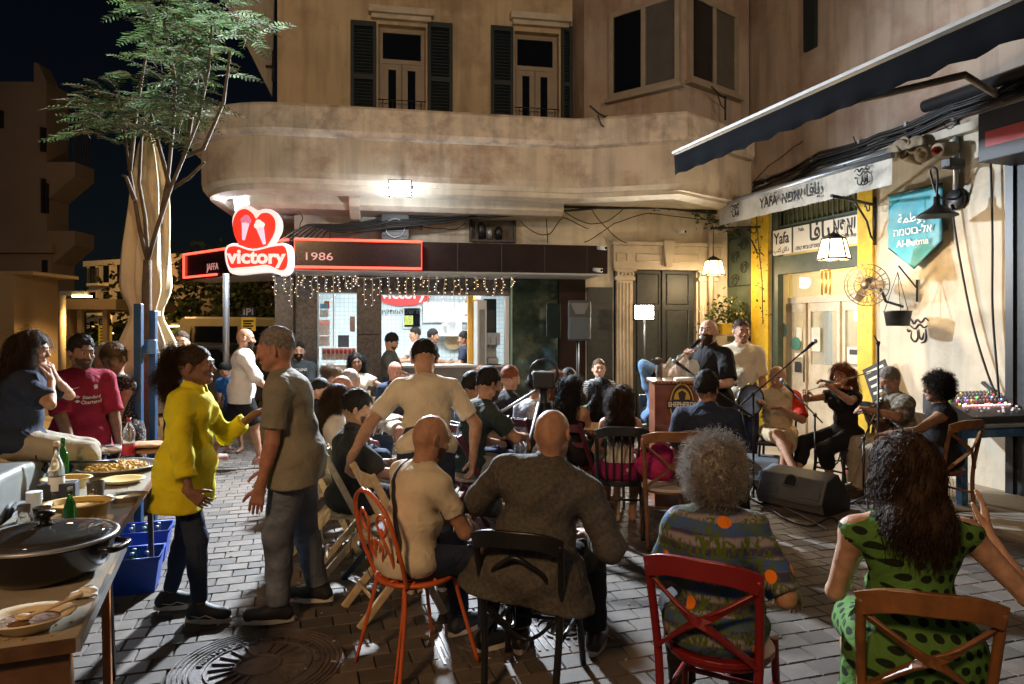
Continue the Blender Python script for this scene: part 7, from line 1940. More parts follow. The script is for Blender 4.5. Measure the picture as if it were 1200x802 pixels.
p6 = person('woman with long dark wavy hair in a green dotted sleeveless dress raising her hands',(1062,506),-10,Z=2.45,sex='f',skin='fair',hgt=1.72,lean=(-.02,.02),look=(-14,0,2),hair=dict(s='mane',c='brown',v=1.06,len=.02,w=.07,top=.012),res=1,fat=.07,face=False,shw=1.30,
   top=dict(m=DOT,sleeve=0,hem=-.12,loose=.012,wr=.006,neck=-.055,dress=.98,n='dress'),hR=(.32,.20,.94),hL=(-.10,.34,.76),eR=(.7,-.3,-1),eL=(-.5,-.3,-1),fL=(-.06,.44,.09),kL=(-.02,.6,1),dR=(.05,.25,1),dL=(.3,.2,1),pR=(-.8,.4,0),pL=(.9,.3,0),curlR=.18,curlL=.5,sprR=.5,sprL=.3)
sit(p6,'cross',C_BRN,'honey brown cross back chair under the woman in the green dotted dress',h=.80,dyaw=-8)
p7 = person('man in a cream tee and dark jeans bending over with a hand on a chair',(497,399),12,'stand',Z=4.75,skin='tan',hgt=1.80,lean=(.02,.42),bend=(0,.18),look=(0,-42,0),hair=dict(s='short',c='black'),res=1,face=False,shw=1.05,pelvis=(0,-.05,.92),
   top=dict(m=CPOLO,sleeve=.78,hem=-.05,loose=.020,wr=.010,wf=.8,sl=.018),bot=dict(m=DJ,loose=.012),shoes=dict(m=SHOE),hL=(-.50,.02,.88),eL=(-1,-.3,.2),hR=(.34,.16,.82),eR=(1,-.4,.2),curlL=.8,dL=(-.3,.1,-.9))
p8 = person('dark haired man in a charcoal shirt seated sideways behind the man in the cream tee',(420,458),-76,Z=4.75,skin='tan',hgt=1.74,lean=(0,.0),bend=(0,.08),look=(-4,-14,0),hair=dict(s='short',c='black'),beard=dict(c='stub',l=.6),res=1,
   top=dict(m=DGRY,sleeve=.95,hem=-.08,loose=.018,wr=.010,collar=1),bot=dict(m=DGRY,loose=.02),shoes=dict(m=SHOE),hR=(.05,.44,.70),hL=(-.06,.38,.80))
sit(p8,'fold',C_PAL,'pale folding chair under the man in the charcoal shirt',cushion=CUSH)
p9 = person('man in a dark green tee leaning forward with clasped hands',(574,431),-62,Z=5.65,skin='tan',hgt=1.82,lean=(0,.20),bend=(0,.12),look=(0,-14,0),hair=dict(s='short',c='black'),beard=dict(c='stub',l=.7),res=1,seat=.50,
   top=dict(m=DGRN,sleeve=.7,hem=-.06,loose=.016,wr=.010),bot=dict(m=BEIGE,loose=.02,len=1.1),shoes=dict(m=SHOE),hR=(.02,.52,.80),hL=(-.03,.50,.78),eR=(1,0,-.6),eL=(-1,0,-.6),curlR=.9,curlL=.9)
sit(p9,'fold',C_MAR,'maroon folding chair under the man in the dark green tee',cushion=CUSH)
p10 = person('dark haired man in a navy shirt seated in front of the lectern',(829,436),-22,Z=5.5,skin='tan',hgt=1.80,lean=(0,.06),bend=(0,.05),look=(-18,-4,0),hair=dict(s='short',c='black',v=1.25),res=1,face=False,shw=1.12,
    top=dict(m=NAVYF,sleeve=.8,hem=-.08,loose=.022,wr=.010,collar=1),bot=dict(m=BLKF,loose=.02),shoes=dict(m=SHOE),fR=(.24,.62,.09),kR=(.3,.7,1))
sit(p10,'cross',C_BRD,'dark brown cross back chair under the man in the navy shirt')
p11 = person('girl in a white strappy top with wavy dark hair seen from behind',(727,451),-6,Z=5.72,sex='f',skin='tan',hgt=1.62,lean=(0,.02),look=(-12,0,0),hair=dict(s='wavy',c='brown',v=1.05,len=.13,w=.062,top=.014),res=1,face=False,
    top=dict(m=TANK,sleeve=0,tank=.16,hem=-.06,loose=.008,wr=.004),bot=dict(m=MAG,loose=.03,len=.9,skirt=1,n='skirt'))
sit(p11,'slat',C_BLK,'black slat back chair under the girl in the white top')
p12 = person('woman with very long straight dark hair in a green dress',(704,442),-12,Z=6.35,sex='f',skin='tan',hgt=1.64,look=(-8,0,0),hair=dict(s='long',c='black',v=1.0,len=.28,w=.06),res=.6,face=False,
    top=dict(m=GRN,sleeve=.5,hem=-.08,loose=.01,dress=.95,n='dress'))
sit(p12,'fold',C_PAL,'pale folding chair under the long haired woman in green',cushion=CUSHW)
p13 = person('woman with wavy dark hair in a sleeveless black top looking right',(672,440),-40,Z=6.25,sex='f',skin='tan',hgt=1.64,lean=(0,.04),look=(-26,-4,0),hair=dict(s='wavy',c='black',v=1.08,len=.14,w=.062),res=.6,
    top=dict(m=BLKF,sleeve=0,tank=.2,hem=-.06,loose=.01),bot=dict(m=BLKF,loose=.015,len=1.2),hR=(.06,.36,.62))
sit(p13,'fold',C_MAR,'maroon folding chair under the woman in the sleeveless black top',cushion=CUSHW)
p14 = person('bearded shaven headed singer in a black shirt holding a microphone',(830,374),128,'stand',Z=6.85,skin='fair',hgt=1.80,look=(14,6,0),beard=dict(c='brown',l=1.0),res=.6,
    top=dict(m=BLKF,sleeve=.9,hem=-.14,loose=.022,flare=.01,collar=1),bot=dict(m=BLKF,loose=.015),shoes=dict(m=SHOE),hR=(.10,.27,1.38),hL=(-.10,.30,1.12),eR=(1,-.2,-.8),eL=(-1,-.2,-.6),curlR=1.0,curlL=.8,dR=(-.3,.3,.8))
p15 = person('man in a cream polo shirt standing with arms down beside the yellow post',(869,374),172,'stand',Z=7.6,skin='tan',hgt=1.80,look=(8,-6,0),hair=dict(s='thin',c='brown'),res=.6,fat=.05,
    top=dict(m=CPOLO,sleeve=.85,hem=-.06,loose=.022,collar=1),bot=dict(m=DJ,loose=.012),shoes=dict(m=SHOE))
p16 = person('shaven headed drummer in a cream vest and khaki shorts with crossed legs',(911,429),152,Z=7.45,skin='tan',hgt=1.70,lean=(0,.06),look=(-6,-18,0),res=1,
    top=dict(m=VEST,sleeve=.9,hem=-.08,loose=.022,collar=1),bot=dict(m=KHAK,loose=.03,len=.98,n='shorts'),fR=(-.22,.62,.30),kR=(.1,.5,1),fL=(-.08,.34,.09),hR=(.18,.36,.92),hL=(-.10,.32,.86),curlR=.6,curlL=.4)
sit(p16,'stool',C_BLK,'black chair under the shaven headed drummer')
p17 = person('auburn haired violinist in black playing beside the yellow post',(987,426),112,Z=7.25,sex='f',skin='tan',hgt=1.66,look=(18,-8,0),hair=dict(s='bob',c='auburn',v=1.05),res=1,
    top=dict(m=BLKF,sleeve=.35,hem=-.08,loose=.012),bot=dict(m=BLKF,loose=.02,len=1.5),shoes=dict(m=SAND_),hR=(.12,.42,1.00),hL=(-.22,.44,1.08),eR=(1,-.1,-.5),eL=(-1,0,-.8),curlL=.9,curlR=.6,fR=(.18,.50,.09),fL=(-.02,.22,.09))
sit(p17,'bent',C_BLK,'black bentwood chair under the violinist')
p18 = person('grey haired oud player in a patterned shirt bowed over his instrument',(1042,431),96,Z=6.95,skin='tan',hgt=1.74,lean=(0,.12),bend=(0,.10),look=(0,-22,0),hair=dict(s='short',c='grey',v=.8),beard=dict(c='silver',l=.9),res=1,glasses=True,
    top=dict(m=PATS,sleeve=.8,hem=-.08,loose=.026),bot=dict(m=BEIGE,loose=.03),shoes=dict(m=SAND_),hR=(.16,.30,.84),hL=(-.22,.52,.92),curlL=.9,curlR=.5,fL=(-.14,.58,.09))
sit(p18,'stool',C_BRD,'dark wooden chair under the oud player')
p19 = person('person with curly black hair in a black vest beside the mixing desk',(1098,437),62,Z=6.1,skin='dark',hgt=1.70,lean=(0,.04),look=(10,0,0),hair=dict(s='curly',c='black',v=1.0,top=.024),res=1,face=False,fat=.04,
    top=dict(m=BLKF,sleeve=0,hem=-.08,loose=.014,neck=.0),bot=dict(m=BLKF,loose=.02),hL=(-.20,.44,.78),hR=(.1,.40,.74),eL=(-1,-.2,-.3))
sit(p19,'cross',C_BRN,'brown cross back chair under the person in the black vest',dyaw=-40)
p20 = person('dark haired woman in light blue with a hand at her mouth left of the lectern',(772,420),190,Z=8.7,sex='f',skin='tan',hgt=1.66,hair=dict(s='bob',c='brown',v=1.0),res=.6,top=dict(m=LBLU,sleeve=1.6,hem=-.1,loose=.02),bot=dict(m=DJ,loose=.01),hR=(.02,.18,1.12),dR=(-.2,-.1,1),look=(20,0,0),group=None)
sit(p20,'stool',C_BLK,'black chair behind the lectern under the woman in light blue')
p21 = person('pale haired woman in a grey striped top by the closed shutter',(702,421),176,Z=8.6,sex='f',skin='fair',hgt=1.66,hair=dict(s='slick',c='light'),res=.6,top=dict(m=STRP,sleeve=.9,hem=-.1,loose=.02),bot=dict(m=DJ,loose=.01),look=(4,6,0))
sit(p21,'stool',C_BLK,'black chair by the closed shutter under the pale haired woman')
p22 = person('woman in a navy tee holding both hands to her face beside the silver car',(38,388),-62,'sit',Z=4.55,sex='f',skin='tan',hgt=1.68,seat=.86,lean=(0,.06),bend=(0,.05),look=(-8,-10,0),hair=dict(s='bob',c='brown',v=1.08,line=.075),res=1,fat=.02,
    top=dict(m=NAVYF,sleeve=.8,hem=-.08,loose=.022),bot=dict(m=BEIGE,loose=.022),shoes=dict(m=SHOE),hR=(.12,.20,1.38),hL=(-.06,.20,1.40),eR=(1,.1,-.7),eL=(-.8,.4,-.7),dR=(-.35,-.15,.9),dL=(.3,-.15,.9),pR=(0,-1,0),pL=(0,-1,0),curlR=.5,curlL=.5,fR=(.10,.46,.48),fL=(-.14,.44,.46))
p23 = person('dark haired man in a maroon football shirt and dark jeans',(96,393),-132,'stand',Z=5.15,skin='dark',hgt=1.74,look=(10,-8,0),hair=dict(s='short',c='black'),res=1,fat=.03,shw=1.05,beard=dict(c='stub',l=.5),
    top=dict(m=MAR,sleeve=.9,hem=-.14,loose=.022,flare=.01),bot=dict(m=DJ,loose=.015),shoes=dict(m=SHOE),hR=(.12,.30,.86),hL=(-.26,.12,.78),curlR=.5)
p24 = person('curly grey haired person in a pink red shirt behind the man in maroon',(122,405),-140,'stand',Z=5.9,skin='dark',hgt=1.64,hair=dict(s='short',c='grey',v=1.2),res=.6,top=dict(m=PINK,sleeve=.9,hem=-.14,loose=.02),bot=dict(m=DJ),look=(0,-14,0),hR=(.1,.3,1.0))
p25 = person('woman with short wavy hair in a dark floral dress looking down',(134,403),158,'stand',Z=5.55,sex='f',skin='tan',hgt=1.62,hair=dict(s='short',c='light',v=1.5,top=.02),res=1,top=dict(m=FLOR,sleeve=0,hem=-.16,loose=.02,dress=1.1,n='dress',neck=-.03),look=(8,-26,8),hR=(.06,.26,.80),hL=(-.04,.26,.84),dR=(-.5,.4,-.4),dL=(.5,.3,-.3),fat=.02)
p26 = person('distant dark haired person in white behind the floral dress',(152,402),80,'stand',Z=8.8,sex='f',skin='tan',res=.4,hair=dict(s='pony',c='black'),top=dict(m=WHT,sleeve=.8),bot=dict(m=BLKF))
p27 = person('grey bearded man partly hidden behind the woman in yellow',(212,388),-160,'stand',Z=7.4,skin='tan',res=.6,hair=dict(s='thin',c='stub'),beard=dict(c='stub',l=.8),top=dict(m=DGRY,sleeve=.8),bot=dict(m=DJ))
p28 = person('bald bearded man in a white shirt and black shorts walking towards the shop',(288,385),-70,'stand',Z=8.4,skin='tan',res=1,beard=dict(c='brown',l=1.3),lean=(0,.04),look=(0,-8,0),top=dict(m=WHT,sleeve=1.1,hem=-.14,loose=.026,flare=.01),bot=dict(m=BLKF,loose=.03,len=1.0,n='shorts'),shoes=dict(m=PKSH),hR=(.2,.34,.92),hL=(-.16,.3,.95),fR=(.08,.22,.09),fL=(-.1,-.34,.16),kL=(-.1,1,-.2))
p29 = person('boy in a blue checked shirt and dark shorts bending down behind the walking man',(263,427),165,'stand',Z=9.3,hgt=1.46,skin='tan',res=.4,lean=(.1,.30),hair=dict(s='short',c='black'),top=dict(m=BLUES,sleeve=.9,hem=-.1,loose=.03),bot=dict(m=DJ,loose=.03,len=1.0,n='shorts'),face=False,look=(0,-30,0))
p30 = person('bearded man in a dark printed tee against the stone column',(350,401),-170,Z=9.6,skin='fair',hgt=1.76,seat=.66,res=.6,hair=dict(s='short',c='black'),beard=dict(c='black',l=.8),top=dict(m=fab('tee_slate',(.05,.065,.075)),sleeve=.8,hem=-.08,loose=.02),bot=dict(m=DJ),look=(8,0,0))
sit(p30,'bar',C_BLK,'black high stool under the man in the printed tee')
p31 = person('girl with long wavy hair in a pale dress at the small white table',(418,414),-168,Z=9.2,sex='f',skin='dark',hgt=1.60,res=.6,hair=dict(s='wavy',c='black',v=1.05,len=.1),top=dict(m=TANK,sleeve=.4,hem=-.1,loose=.012,dress=.9,n='dress'),hL=(-.5,.3,.80),seat=.47)
sit(p31,'stool',C_PAL,'pale chair under the girl in the pale dress')
p32 = person('dark haired man in an olive shirt looking down at the shop counter',(459,391),-96,'stand',Z=10.0,skin='tan',hgt=1.66,res=.6,hair=dict(s='short',c='black'),beard=dict(c='stub',l=.7),top=dict(m=OLIV,sleeve=.9),bot=dict(m=DJ),look=(0,-26,0),hR=(.1,.34,1.0),hL=(-.1,.34,1.0))
for px_,py_,Z_,yw,lab,cc,lk in ((486,384,13.2,120,'shop worker in white at the back counter',WHT,(0,-8,0)),(508,386,12.8,-80,'shop worker in a dark blue shirt behind the counter looking right',NAVYF,(-10,-6,0)),(543,389,12.6,96,'shop worker in a dark blue tee reaching over the counter',NAVYF,(0,-10,0))):
 person(lab,(px_,py_),yw,'stand',Z=Z_,skin='tan',hgt=1.68,res=.6,hair=dict(s='short',c='black'),top=dict(m=cc,sleeve=.7),bot=dict(m=BLKF),look=lk,hR=(.14,.34,1.05),hL=(-.14,.34,1.05))
p36 = person('person in a dark hood seated at the left end of the back row',(377,443),-100,Z=6.9,skin='fair',res=.6,hair=dict(s='cap',c='black'),top=dict(m=BLKF,sleeve=1.9,loose=.03,collar=1),bot=dict(m=DJ))
p37 = person('woman with a light brown hair bun seated near the shop',(394,430),-70,Z=7.7,sex='f',skin='fair',res=.6,hair=dict(s='pony',c='light',bun=1),top=dict(m=TANK,sleeve=.5),bot=dict(m=DJ),look=(10,-12,0))
p38 = person('grey cropped man seated in front of the hair bun woman',(412,432),-40,Z=7.2,skin='tan',res=.6,hair=dict(s='crop',c='silver'),top=dict(m=LBLU,sleeve=.8),bot=dict(m=DJ),face=False)
p39 = person('bald man in a pale shirt seated in the second row',(402,440),-60,Z=6.5,skin='red',res=.6,top=dict(m=WHT,sleeve=.9),bot=dict(m=DJ),face=False,look=(0,-10,0))
p40 = person('woman with long dark hair seated behind the man in charcoal',(397,450),-78,Z=5.6,sex='f',skin='tan',res=1,hair=dict(s='long',c='brown',v=1.0,len=.22),top=dict(m=WHT,sleeve=.5),bot=dict(m=BEIGE,loose=.02),look=(-10,-8,0))
p41 = person('bald man in a navy tee and beige shorts at the cafe table',(463,424),-140,Z=8.5,skin='red',res=.6,top=dict(m=NAVYF,sleeve=.8),bot=dict(m=BEIGE,loose=.03,len=1.,n='shorts'),look=(0,-24,0))
p42 = person('dark haired person in a light blue shirt left of the man in dark green',(555,437),-60,Z=6.4,skin='tan',res=.6,hair=dict(s='short',c='black',v=1.2),top=dict(m=LBLU,sleeve=.9),bot=dict(m=DJ),look=(0,-10,0),lean=(0,.1))
p43 = person('auburn haired person in the far row by the shop counter',(565,429),-40,Z=7.6,sex='f',skin='tan',res=.6,hair=dict(s='bob',c='auburn'),top=dict(m=BLKF,sleeve=.6),bot=dict(m=DJ),face=False)
p44 = person('person with red brown hair resting on bent arms right of the man in dark green',(598,429),-60,Z=7.0,sex='f',skin='tan',res=.6,hair=dict(s='slick',c='auburn'),top=dict(m=BLKF,sleeve=.2),bot=dict(m=BLKF),hR=(.1,.45,.78),hL=(-.05,.45,.8),lean=(0,.12),look=(0,-16,0))
p45 = person('person in a striped top seated behind the camera rig',(652,434),-30,Z=7.2,sex='f',skin='fair',res=.6,hair=dict(s='bob',c='auburn'),top=dict(m=STRP,sleeve=.6),bot=dict(m=DJ),face=False)
p46 = person('person in a black beanie seated between the long haired women',(667,431),-30,Z=7.7,skin='tan',res=.6,hair=dict(s='cap',c='black'),top=dict(m=BLKF,sleeve=1.8),bot=dict(m=DJ),face=False)
p47 = person('person in a white checked shirt hidden behind the gimbal camera',(629,437),-30,Z=6.6,skin='tan',res=.6,hair=dict(s='short',c='black',v=1.2),top=dict(m=fab('shirt_white_check',(.5,.5,.52),var=.5,scale=30),sleeve=.8),bot=dict(m=DJ),face=False)
for i_,kk,mm_,ll in ((p36,'fold',C_PAL,'pale folding chair under the hooded person'),(p37,'stool',C_PAL,'pale chair under the woman with the hair bun'),(p38,'fold',C_PAL,'pale folding chair under the grey cropped man'),(p39,'fold',C_PAL,'pale folding chair under the bald man in the pale shirt'),(p40,'fold',C_PAL,'pale folding chair under the long haired woman in white'),(p41,'stool',C_PAL,'pale chair under the bald man at the cafe table'),(p42,'fold',C_NAVY,'navy folding chair under the person in the light blue shirt'),(p43,'stool',C_BLK,'black chair in the far row by the shop counter'),(p44,'fold',C_MAR,'maroon folding chair under the person resting on bent arms'),(p45,'fold',C_MAR,'maroon folding chair behind the camera rig'),(p46,'stool',C_BLK,'black chair under the person in the beanie'),(p47,'fold',C_BLK,'black folding chair under the person in the checked shirt')):
 sit(i_,kk,mm_,ll,group='chairs in the back rows')
# empty chairs
def echair(px,pytop,Z,kind,mat,yaw,label,**k):
 q = at(px,386,Z); return chair(kind,mat,label,(q.x,q.y,0),yaw,**k)
echair(462,560,4.15,'fold',C_PAL,-62,'empty pale folding chair with a printed cushion beside the orange chair',cushion=CUSHD)
echair(440,560,4.9,'fold',C_NAVY,-66,'dark folding chair between the pale folding chairs',cushion=CUSH)
echair(385,500,5.35,'fold',C_PAL,-80,'pale folding chair leftmost in the row beside the man in the grey tee')
echair(783,510,5.45,'cross',C_BRN,-8,'empty brown cross back chair with a pale seat beside the black slat back chair',seatm=CUSHW)
echair(548,500,6.2,'fold',C_MAR,-50,'maroon folding chair left of the man in dark green')
echair(612,500,6.6,'fold',C_MAR,-40,'maroon folding chair right of the man in dark green',cushion=CUSH)
# details carried by people
def wl_(info,p): return info['root'].matrix_basis @ V(tuple(p))
i = p2; q = wl_(i,i['wr'][1]+i['hd'][1]*.09); t = thing('mobile_phone','lit mobile phone in the hand of the man in the grey tee','phone',q,R(60)); t.rotation_euler = (R(25),R(20),R(10))
m = MB(); m.box(-.037,.037,-.005,.005,-.085,.065); m.build('case',M_BLK,t,bevel=.003); m = MB(); m.box(-.033,.033,-.0065,-.0055,-.078,.058); m.build('screen',M('phone_screen',(.6,.7,.8),var=.5,scale=60,emis=(.7,.8,1),es=1.2),t)
i = p14; q = wl_(i,i['wr'][1]+i['hd'][1]*.07); hc = wl_(i,i['HC']+i['Rh'] @ np.array([0,.12,-.06])); t = thing('handheld_microphone','dark handheld microphone at the singer\'s mouth','microphone',q)
m = MB(); d = (hc-q); m.tube([tuple(-d*.8),tuple(d*.8)],[.012,.019],8); m.build('handle',BLACKM,t); m = MB(); m.ball(tuple(d*.95),.028,10); m.build('grille',STEELG,t)
# tambourine / frame drum
i = p16; q = wl_(i,i['wr'][1]+np.array([.05,.08,.04])); t = thing('frame_drum','round frame drum held upright by the shaven headed drummer','drum',q,R(20))
m = MB(); m.lathe([(.15,-.03),(.162,-.03),(.162,.03),(.15,.03),(.15,-.03)],n=28,mtx=Euler((PI/2,0,0)).to_matrix().to_4x4()); m.build('rim',BLACKM,t); m = MB(); m.lathe([(0,.022),(.15,.022)],n=28,mtx=Euler((PI/2,0,0)).to_matrix().to_4x4()); m.build('drum_skin',M('drum_skin',(.25,.28,.32),rough=.2,var=.2),t)
for k in range(8): a_ = k*PI/4; m = MB(); m.tube([(.156*math.cos(a_),-.012,.156*math.sin(a_)),(.156*math.cos(a_),.012,.156*math.sin(a_))],.022,8); m.build('jingle',BRASS,t)
# violin
VIOL = M('violin_varnish',(.30,.09,.025),rough=.22,var=.25,scale=20,coat=.5)
i = p17; ch = wl_(i,i['N']+i['f2']*.06-i['r2']*.06+i['t2']*.02); hd_ = wl_(i,i['wr'][-1]+i['hd'][-1]*.05)
t = thing('violin','varnished violin tucked under the violinist\'s chin','violin',ch); dq = (hd_-ch).normalized(); t.rotation_mode = 'QUATERNION'; t.rotation_quaternion = dq.to_track_quat('Y','Z')
ol = [(0,0),(.08,.005),(.10,.05),(.095,.10),(.06,.15),(.055,.19),(.08,.24),(.082,.29),(.05,.34),(0,.355)]
ol = ol+[(-x,y) for x,y in reversed(ol[1:-1])]
m = MB(); m.slab(smooth(ol,3),-.018,.018); m.build('body',VIOL,t,bevel=.006)
m = MB(); m.box(-.014,.014,.30,.58,.018,.036); m.build('neck',BLACKM,t); m = MB(); m.tube([(0,.58,.03),(0,.63,.01),(0,.64,-.01)],.012,6); m.build('scroll',VIOL,t)
for s in (-1,1): m = MB(); m.tube([(s*.03,.60,.01),(-s*.03,.60,.01)],.004,5); m.build('peg',BLACKM,t)
m = MB(); m.box(-.03,.03,.165,.17,.018,.045); m.build('bridge',WOODL,t)
for s in (-1.5,-.5,.5,1.5): m = MB(); m.tube([(s*.008,.05,.03),(s*.008,.167,.047),(s*.005,.59,.038)],.0012,4); m.build('string',STEELG,t)
a = wl_(i,i['wr'][1]+i['hd'][1]*.05); b = ch+dq*.17+V((0,0,.05)); dd = (b-a).normalized(); bw = thing('violin_bow','slender violin bow held across the violin','bow',a)
m = MB(); m.tube([tuple(-dd*.04),tuple(dd*.70)],.005,5); m.build('stick',WOODM,bw); m = MB(); m.bar(tuple(V((0,0,-.018))),tuple(dd*.69+V((0,0,-.010))),.006,.001); m.build('bow_hair',PAPER,bw); m = MB(); m.cbox((0,0,-.010),(.012,.03,.02)); m.build('frog',BLACKM,bw)
# oud
i = p18; q = wl_(i,i['mid']+i['f2']*.22-i['t2']*.10+i['r2']*.06); e_ = wl_(i,i['wr'][-1]+i['hd'][-1]*.06); dq = (e_-q).normalized()
t = thing('oud','brown pear shaped oud held by the grey haired player','oud',q); t.rotation_mode = 'QUATERNION'; fwd = V((-math.sin(i['yaw']),math.cos(i['yaw']),.15)); t.rotation_quaternion = Matrix((dq.cross(fwd).normalized(),dq,dq.cross(fwd).normalized().cross(dq))).transposed().to_quaternion()
m = MB(); n_ = 20; prof = [(-.22,0),(-.21,.09),(-.16,.15),(-.08,.175),(.02,.16),(.12,.11),(.20,.05),(.24,.025)]
vs = []
for y,r__ in prof:
 for k in range(n_+1): a_ = PI*k/n_; vs.append((r__*math.cos(a_),y,-r__*.95*math.sin(a_)))
m.add(vs,[(i0*(n_+1)+k,(i0+1)*(n_+1)+k,(i0+1)*(n_+1)+k+1,i0*(n_+1)+k+1) for i0 in range(len(prof)-1) for k in range(n_)],True); m.build('bowl',WOODD,t)
m = MB(); pl = [(r__,y) for y,r__ in prof]+[(-r__,y) for y,r__ in reversed(prof)]; m.slab(pl,0,.006); m.build('soundboard',M('oud_board',(.5,.28,.08),rough=.35,var=.15),t)
m = MB(); m.lathe([(0,.008),(.04,.008),(.045,.007)],(0,.03,0),n=16); m.build('rose',BLACKM,t); m = MB(); m.box(-.02,.02,.20,.46,-.01,.014); m.build('neck',WOODD,t); m = MB(); m.bar((0,.46,0),(0,.54,-.18),.03,.02); m.build('pegbox',WOODD,t)
m = MB(); m.box(-.05,.05,-.13,-.115,.006,.016); m.build('bridge',WOODD,t)
# ---- lectern
q = at(799,386,6.5); q.z = 0; t = thing('lectern','varnished brown lectern with a round beer emblem beside the singer','lectern',(q.x,q.y,0),R(-3))
LW = M('lectern_wood',(.19,.06,.027),rough=.28,var=.3,scale=10,coat=.3)
t.scale = (.84,.88,1.02); m = MB(); m.box(-.30,.30,.0,.03,0,1.14); m.build('front_panel',LW,t,bevel=.004)
for s in (-1,1): m = MB(); m.box(s*.30-(.03 if s > 0 else 0),s*.30+(.03 if s < 0 else 0),.032,.42,0,1.13); m.build('side_panel',LW,t,bevel=.004)
m = MB(); m.box(-.33,.33,-.03,.46,1.142,1.17); m.build('top_board',LW,t,bevel=.005)
for k in range(16): m = MB(); m.ball((-.31+k*.0413,-.031,1.155),.007,6); m.build('stud',BRASS,t)
m = MB(); m.box(-.27,.27,.033,.4,.6,.62); m.build('shelf',LW,t)
ez = .95; EY = M('emblem_yellow',(.62,.40,.05),rough=.5,var=.1);
def ellp(rx,rz,n=26): return [(rx*math.cos(2*PI*k/n),ez+rz*math.sin(2*PI*k/n)) for k in range(n)][::-1]
m = MB(); m.prism(ellp(.145,.21),-.006,-.001); m.build('emblem_ground',INKB,t); m = MB(); m.prism(ellp(.135,.20),-.009,-.0065); m.build('emblem_ring',EY,t); m = MB(); m.prism(ellp(.122,.185),-.012,-.0095); m.build('emblem_field',INKB,t)
m = MB(); m.prism([(.09*math.cos(k*PI/10),ez+.05+.10*math.sin(k*PI/10)) for k in range(11)][::-1],-.015,-.0125); m.build('emblem_arch',EY,t)
m = MB(); m.prism([(-.165,ez-.035),(.165,ez-.035),(.165,ez+.04),(-.165,ez+.04)],-.019,-.0155); m.build('emblem_band',INKB,t)
text('SHEPHERDS',.062,PAPER,t,(0,-.021,ez+.003),bold=.002,sx=.95)
text('BEER',.05,EY,t,(0,-.0135,ez-.085)); m = MB(); m.prism([(-.03,ez+.05),(.03,ez+.05),(.045,ez+.11),(.0,ez+.135),(-.045,ez+.11)],-.018,-.0155); m.build('emblem_sheep',INKB,t)
GL = M('clear_glass',(.9,.93,.92),rough=.04,var=0,trans=.9,spec=.6)
LITG = M('acrylic_amber',(.6,.55,.45),rough=.15,var=.2,alpha=.4)
for k,(dx,dy,h_,sh_) in enumerate(((-.06,.2,.24,0),(.03,.12,.27,1),(-.16,.25,.16,2),(.14,.15,.22,1))):
 o = thing('award_trophy' if sh_ < 2 else 'drinking_glass',('pointed clear award standing on the lectern','taller arched clear award on the lectern nearest the singer','small drinking glass at the left of the lectern top','short arched award behind the paper roll')[k],'trophy' if sh_ < 2 else 'glass',q+V((dx,dy,1.17)))
 m = MB()
 if sh_ == 0: m.prism([(-.06,0),(.06,0),(.06,h_*.6),(0,h_),(-.06,h_*.6)],-.015,.015)
 elif sh_ == 1: m.prism([(-.05,0),(.05,0),(.065,h_*.7),(.04,h_*.95),(0,h_),(-.04,h_*.95),(-.065,h_*.7)],-.015,.015)
 else: m.lathe([(0,0),(.03,0),(.036,h_),(.032,h_),(.027,.01),(0,.01)],n=14)
 m.build('body',LITG if sh_ < 2 else GL,o)
 if sh_ < 2: m = MB(); m.box(-.07,.07,-.035,.035,0,.02); m.build('base',BLACKM,o)
o = thing('paper_roll','white rolled papers lying across the lectern top','paper',q+V((.10,.02,1.20)),R(8)); m = MB(); m.tube([(-.17,0,0),(.17,0,0)],.028,12); m.build('roll',PAPER,o); m = MB(); m.box(-.12,.16,-.03,.14,-.028,-.022); m.build('sheet',PAPER,o)
# ---- mic stands
def micstand(px,Z,h_,bend_,lab,base=True,dx=0,mic=True,tip=None):
 q = at(px,386,Z); t = thing('microphone_stand',lab,'microphone stand',(q.x,q.y,0))
 m = MB(); m.tube([(0,0,0.05),(0,0,h_)],.011,8); m.build('pole',BLACKM,t)
 for k in range(3): a_ = k*2.09+dx; m = MB(); m.tube([(0,0,.16),(.30*math.cos(a_),.30*math.sin(a_),.01)],.009,6); m.build('leg',BLACKM,t)
 a = V((0,0,h_)); b = V(tip); m = MB(); m.tube([tuple(a-(b-a)*.35),tuple(b)],.008,6); m.build('boom',BLACKM,t)
 m = MB(); m.ball(tuple(a),.022,8); m.build('clutch',BLACKM,t)
 if mic:
  d = (b-a).normalized(); m = MB(); m.tube([tuple(b),tuple(b+d*.15)],[.012,.018],8); m.build('microphone',BLACKM,t); m = MB(); m.ball(tuple(b+d*.17),.024,8); m.build('mic_grille',STEELG,t)
 return t
micstand(883,6.7,1.05,0,'black boom microphone stand right of the man in the navy shirt',tip=(.42,-.1,1.45))
micstand(868,6.4,.95,0,'black boom microphone stand crossing in front of the polo man',tip=(-.45,.1,1.28),dx=.5)
micstand(1029,6.5,1.55,0,'tall straight microphone stand in front of the oud player',tip=(-.06,-.05,1.62),dx=.9,mic=False)
micstand(1012,6.7,.62,0,'low microphone stand pointing at the oud',tip=(.20,.15,.86),dx=.2)
micstand(955,7.1,.80,0,'low microphone stand between the drummer and the violinist',tip=(-.18,.1,1.02),dx=.2)
# music board on the wall post (tilted black poster)
q = PWl(1031,447,.12); t = thing('tilted_poster','small black printed board leaning on the yellow post by the violinist','poster',q,FW.ang); t.rotation_euler = (0,R(-24),FW.ang)
m = MB(); m.box(-.19,.19,-.012,.0,-.30,.22); m.build('board',INKB,t,bevel=.003)
for k in range(4): m = MB(); m.box(-.14,.14-.05*(k%2),-.015,-.0125,.14-k*.09,.17-k*.09); m.build('print_line',PAPER,t)
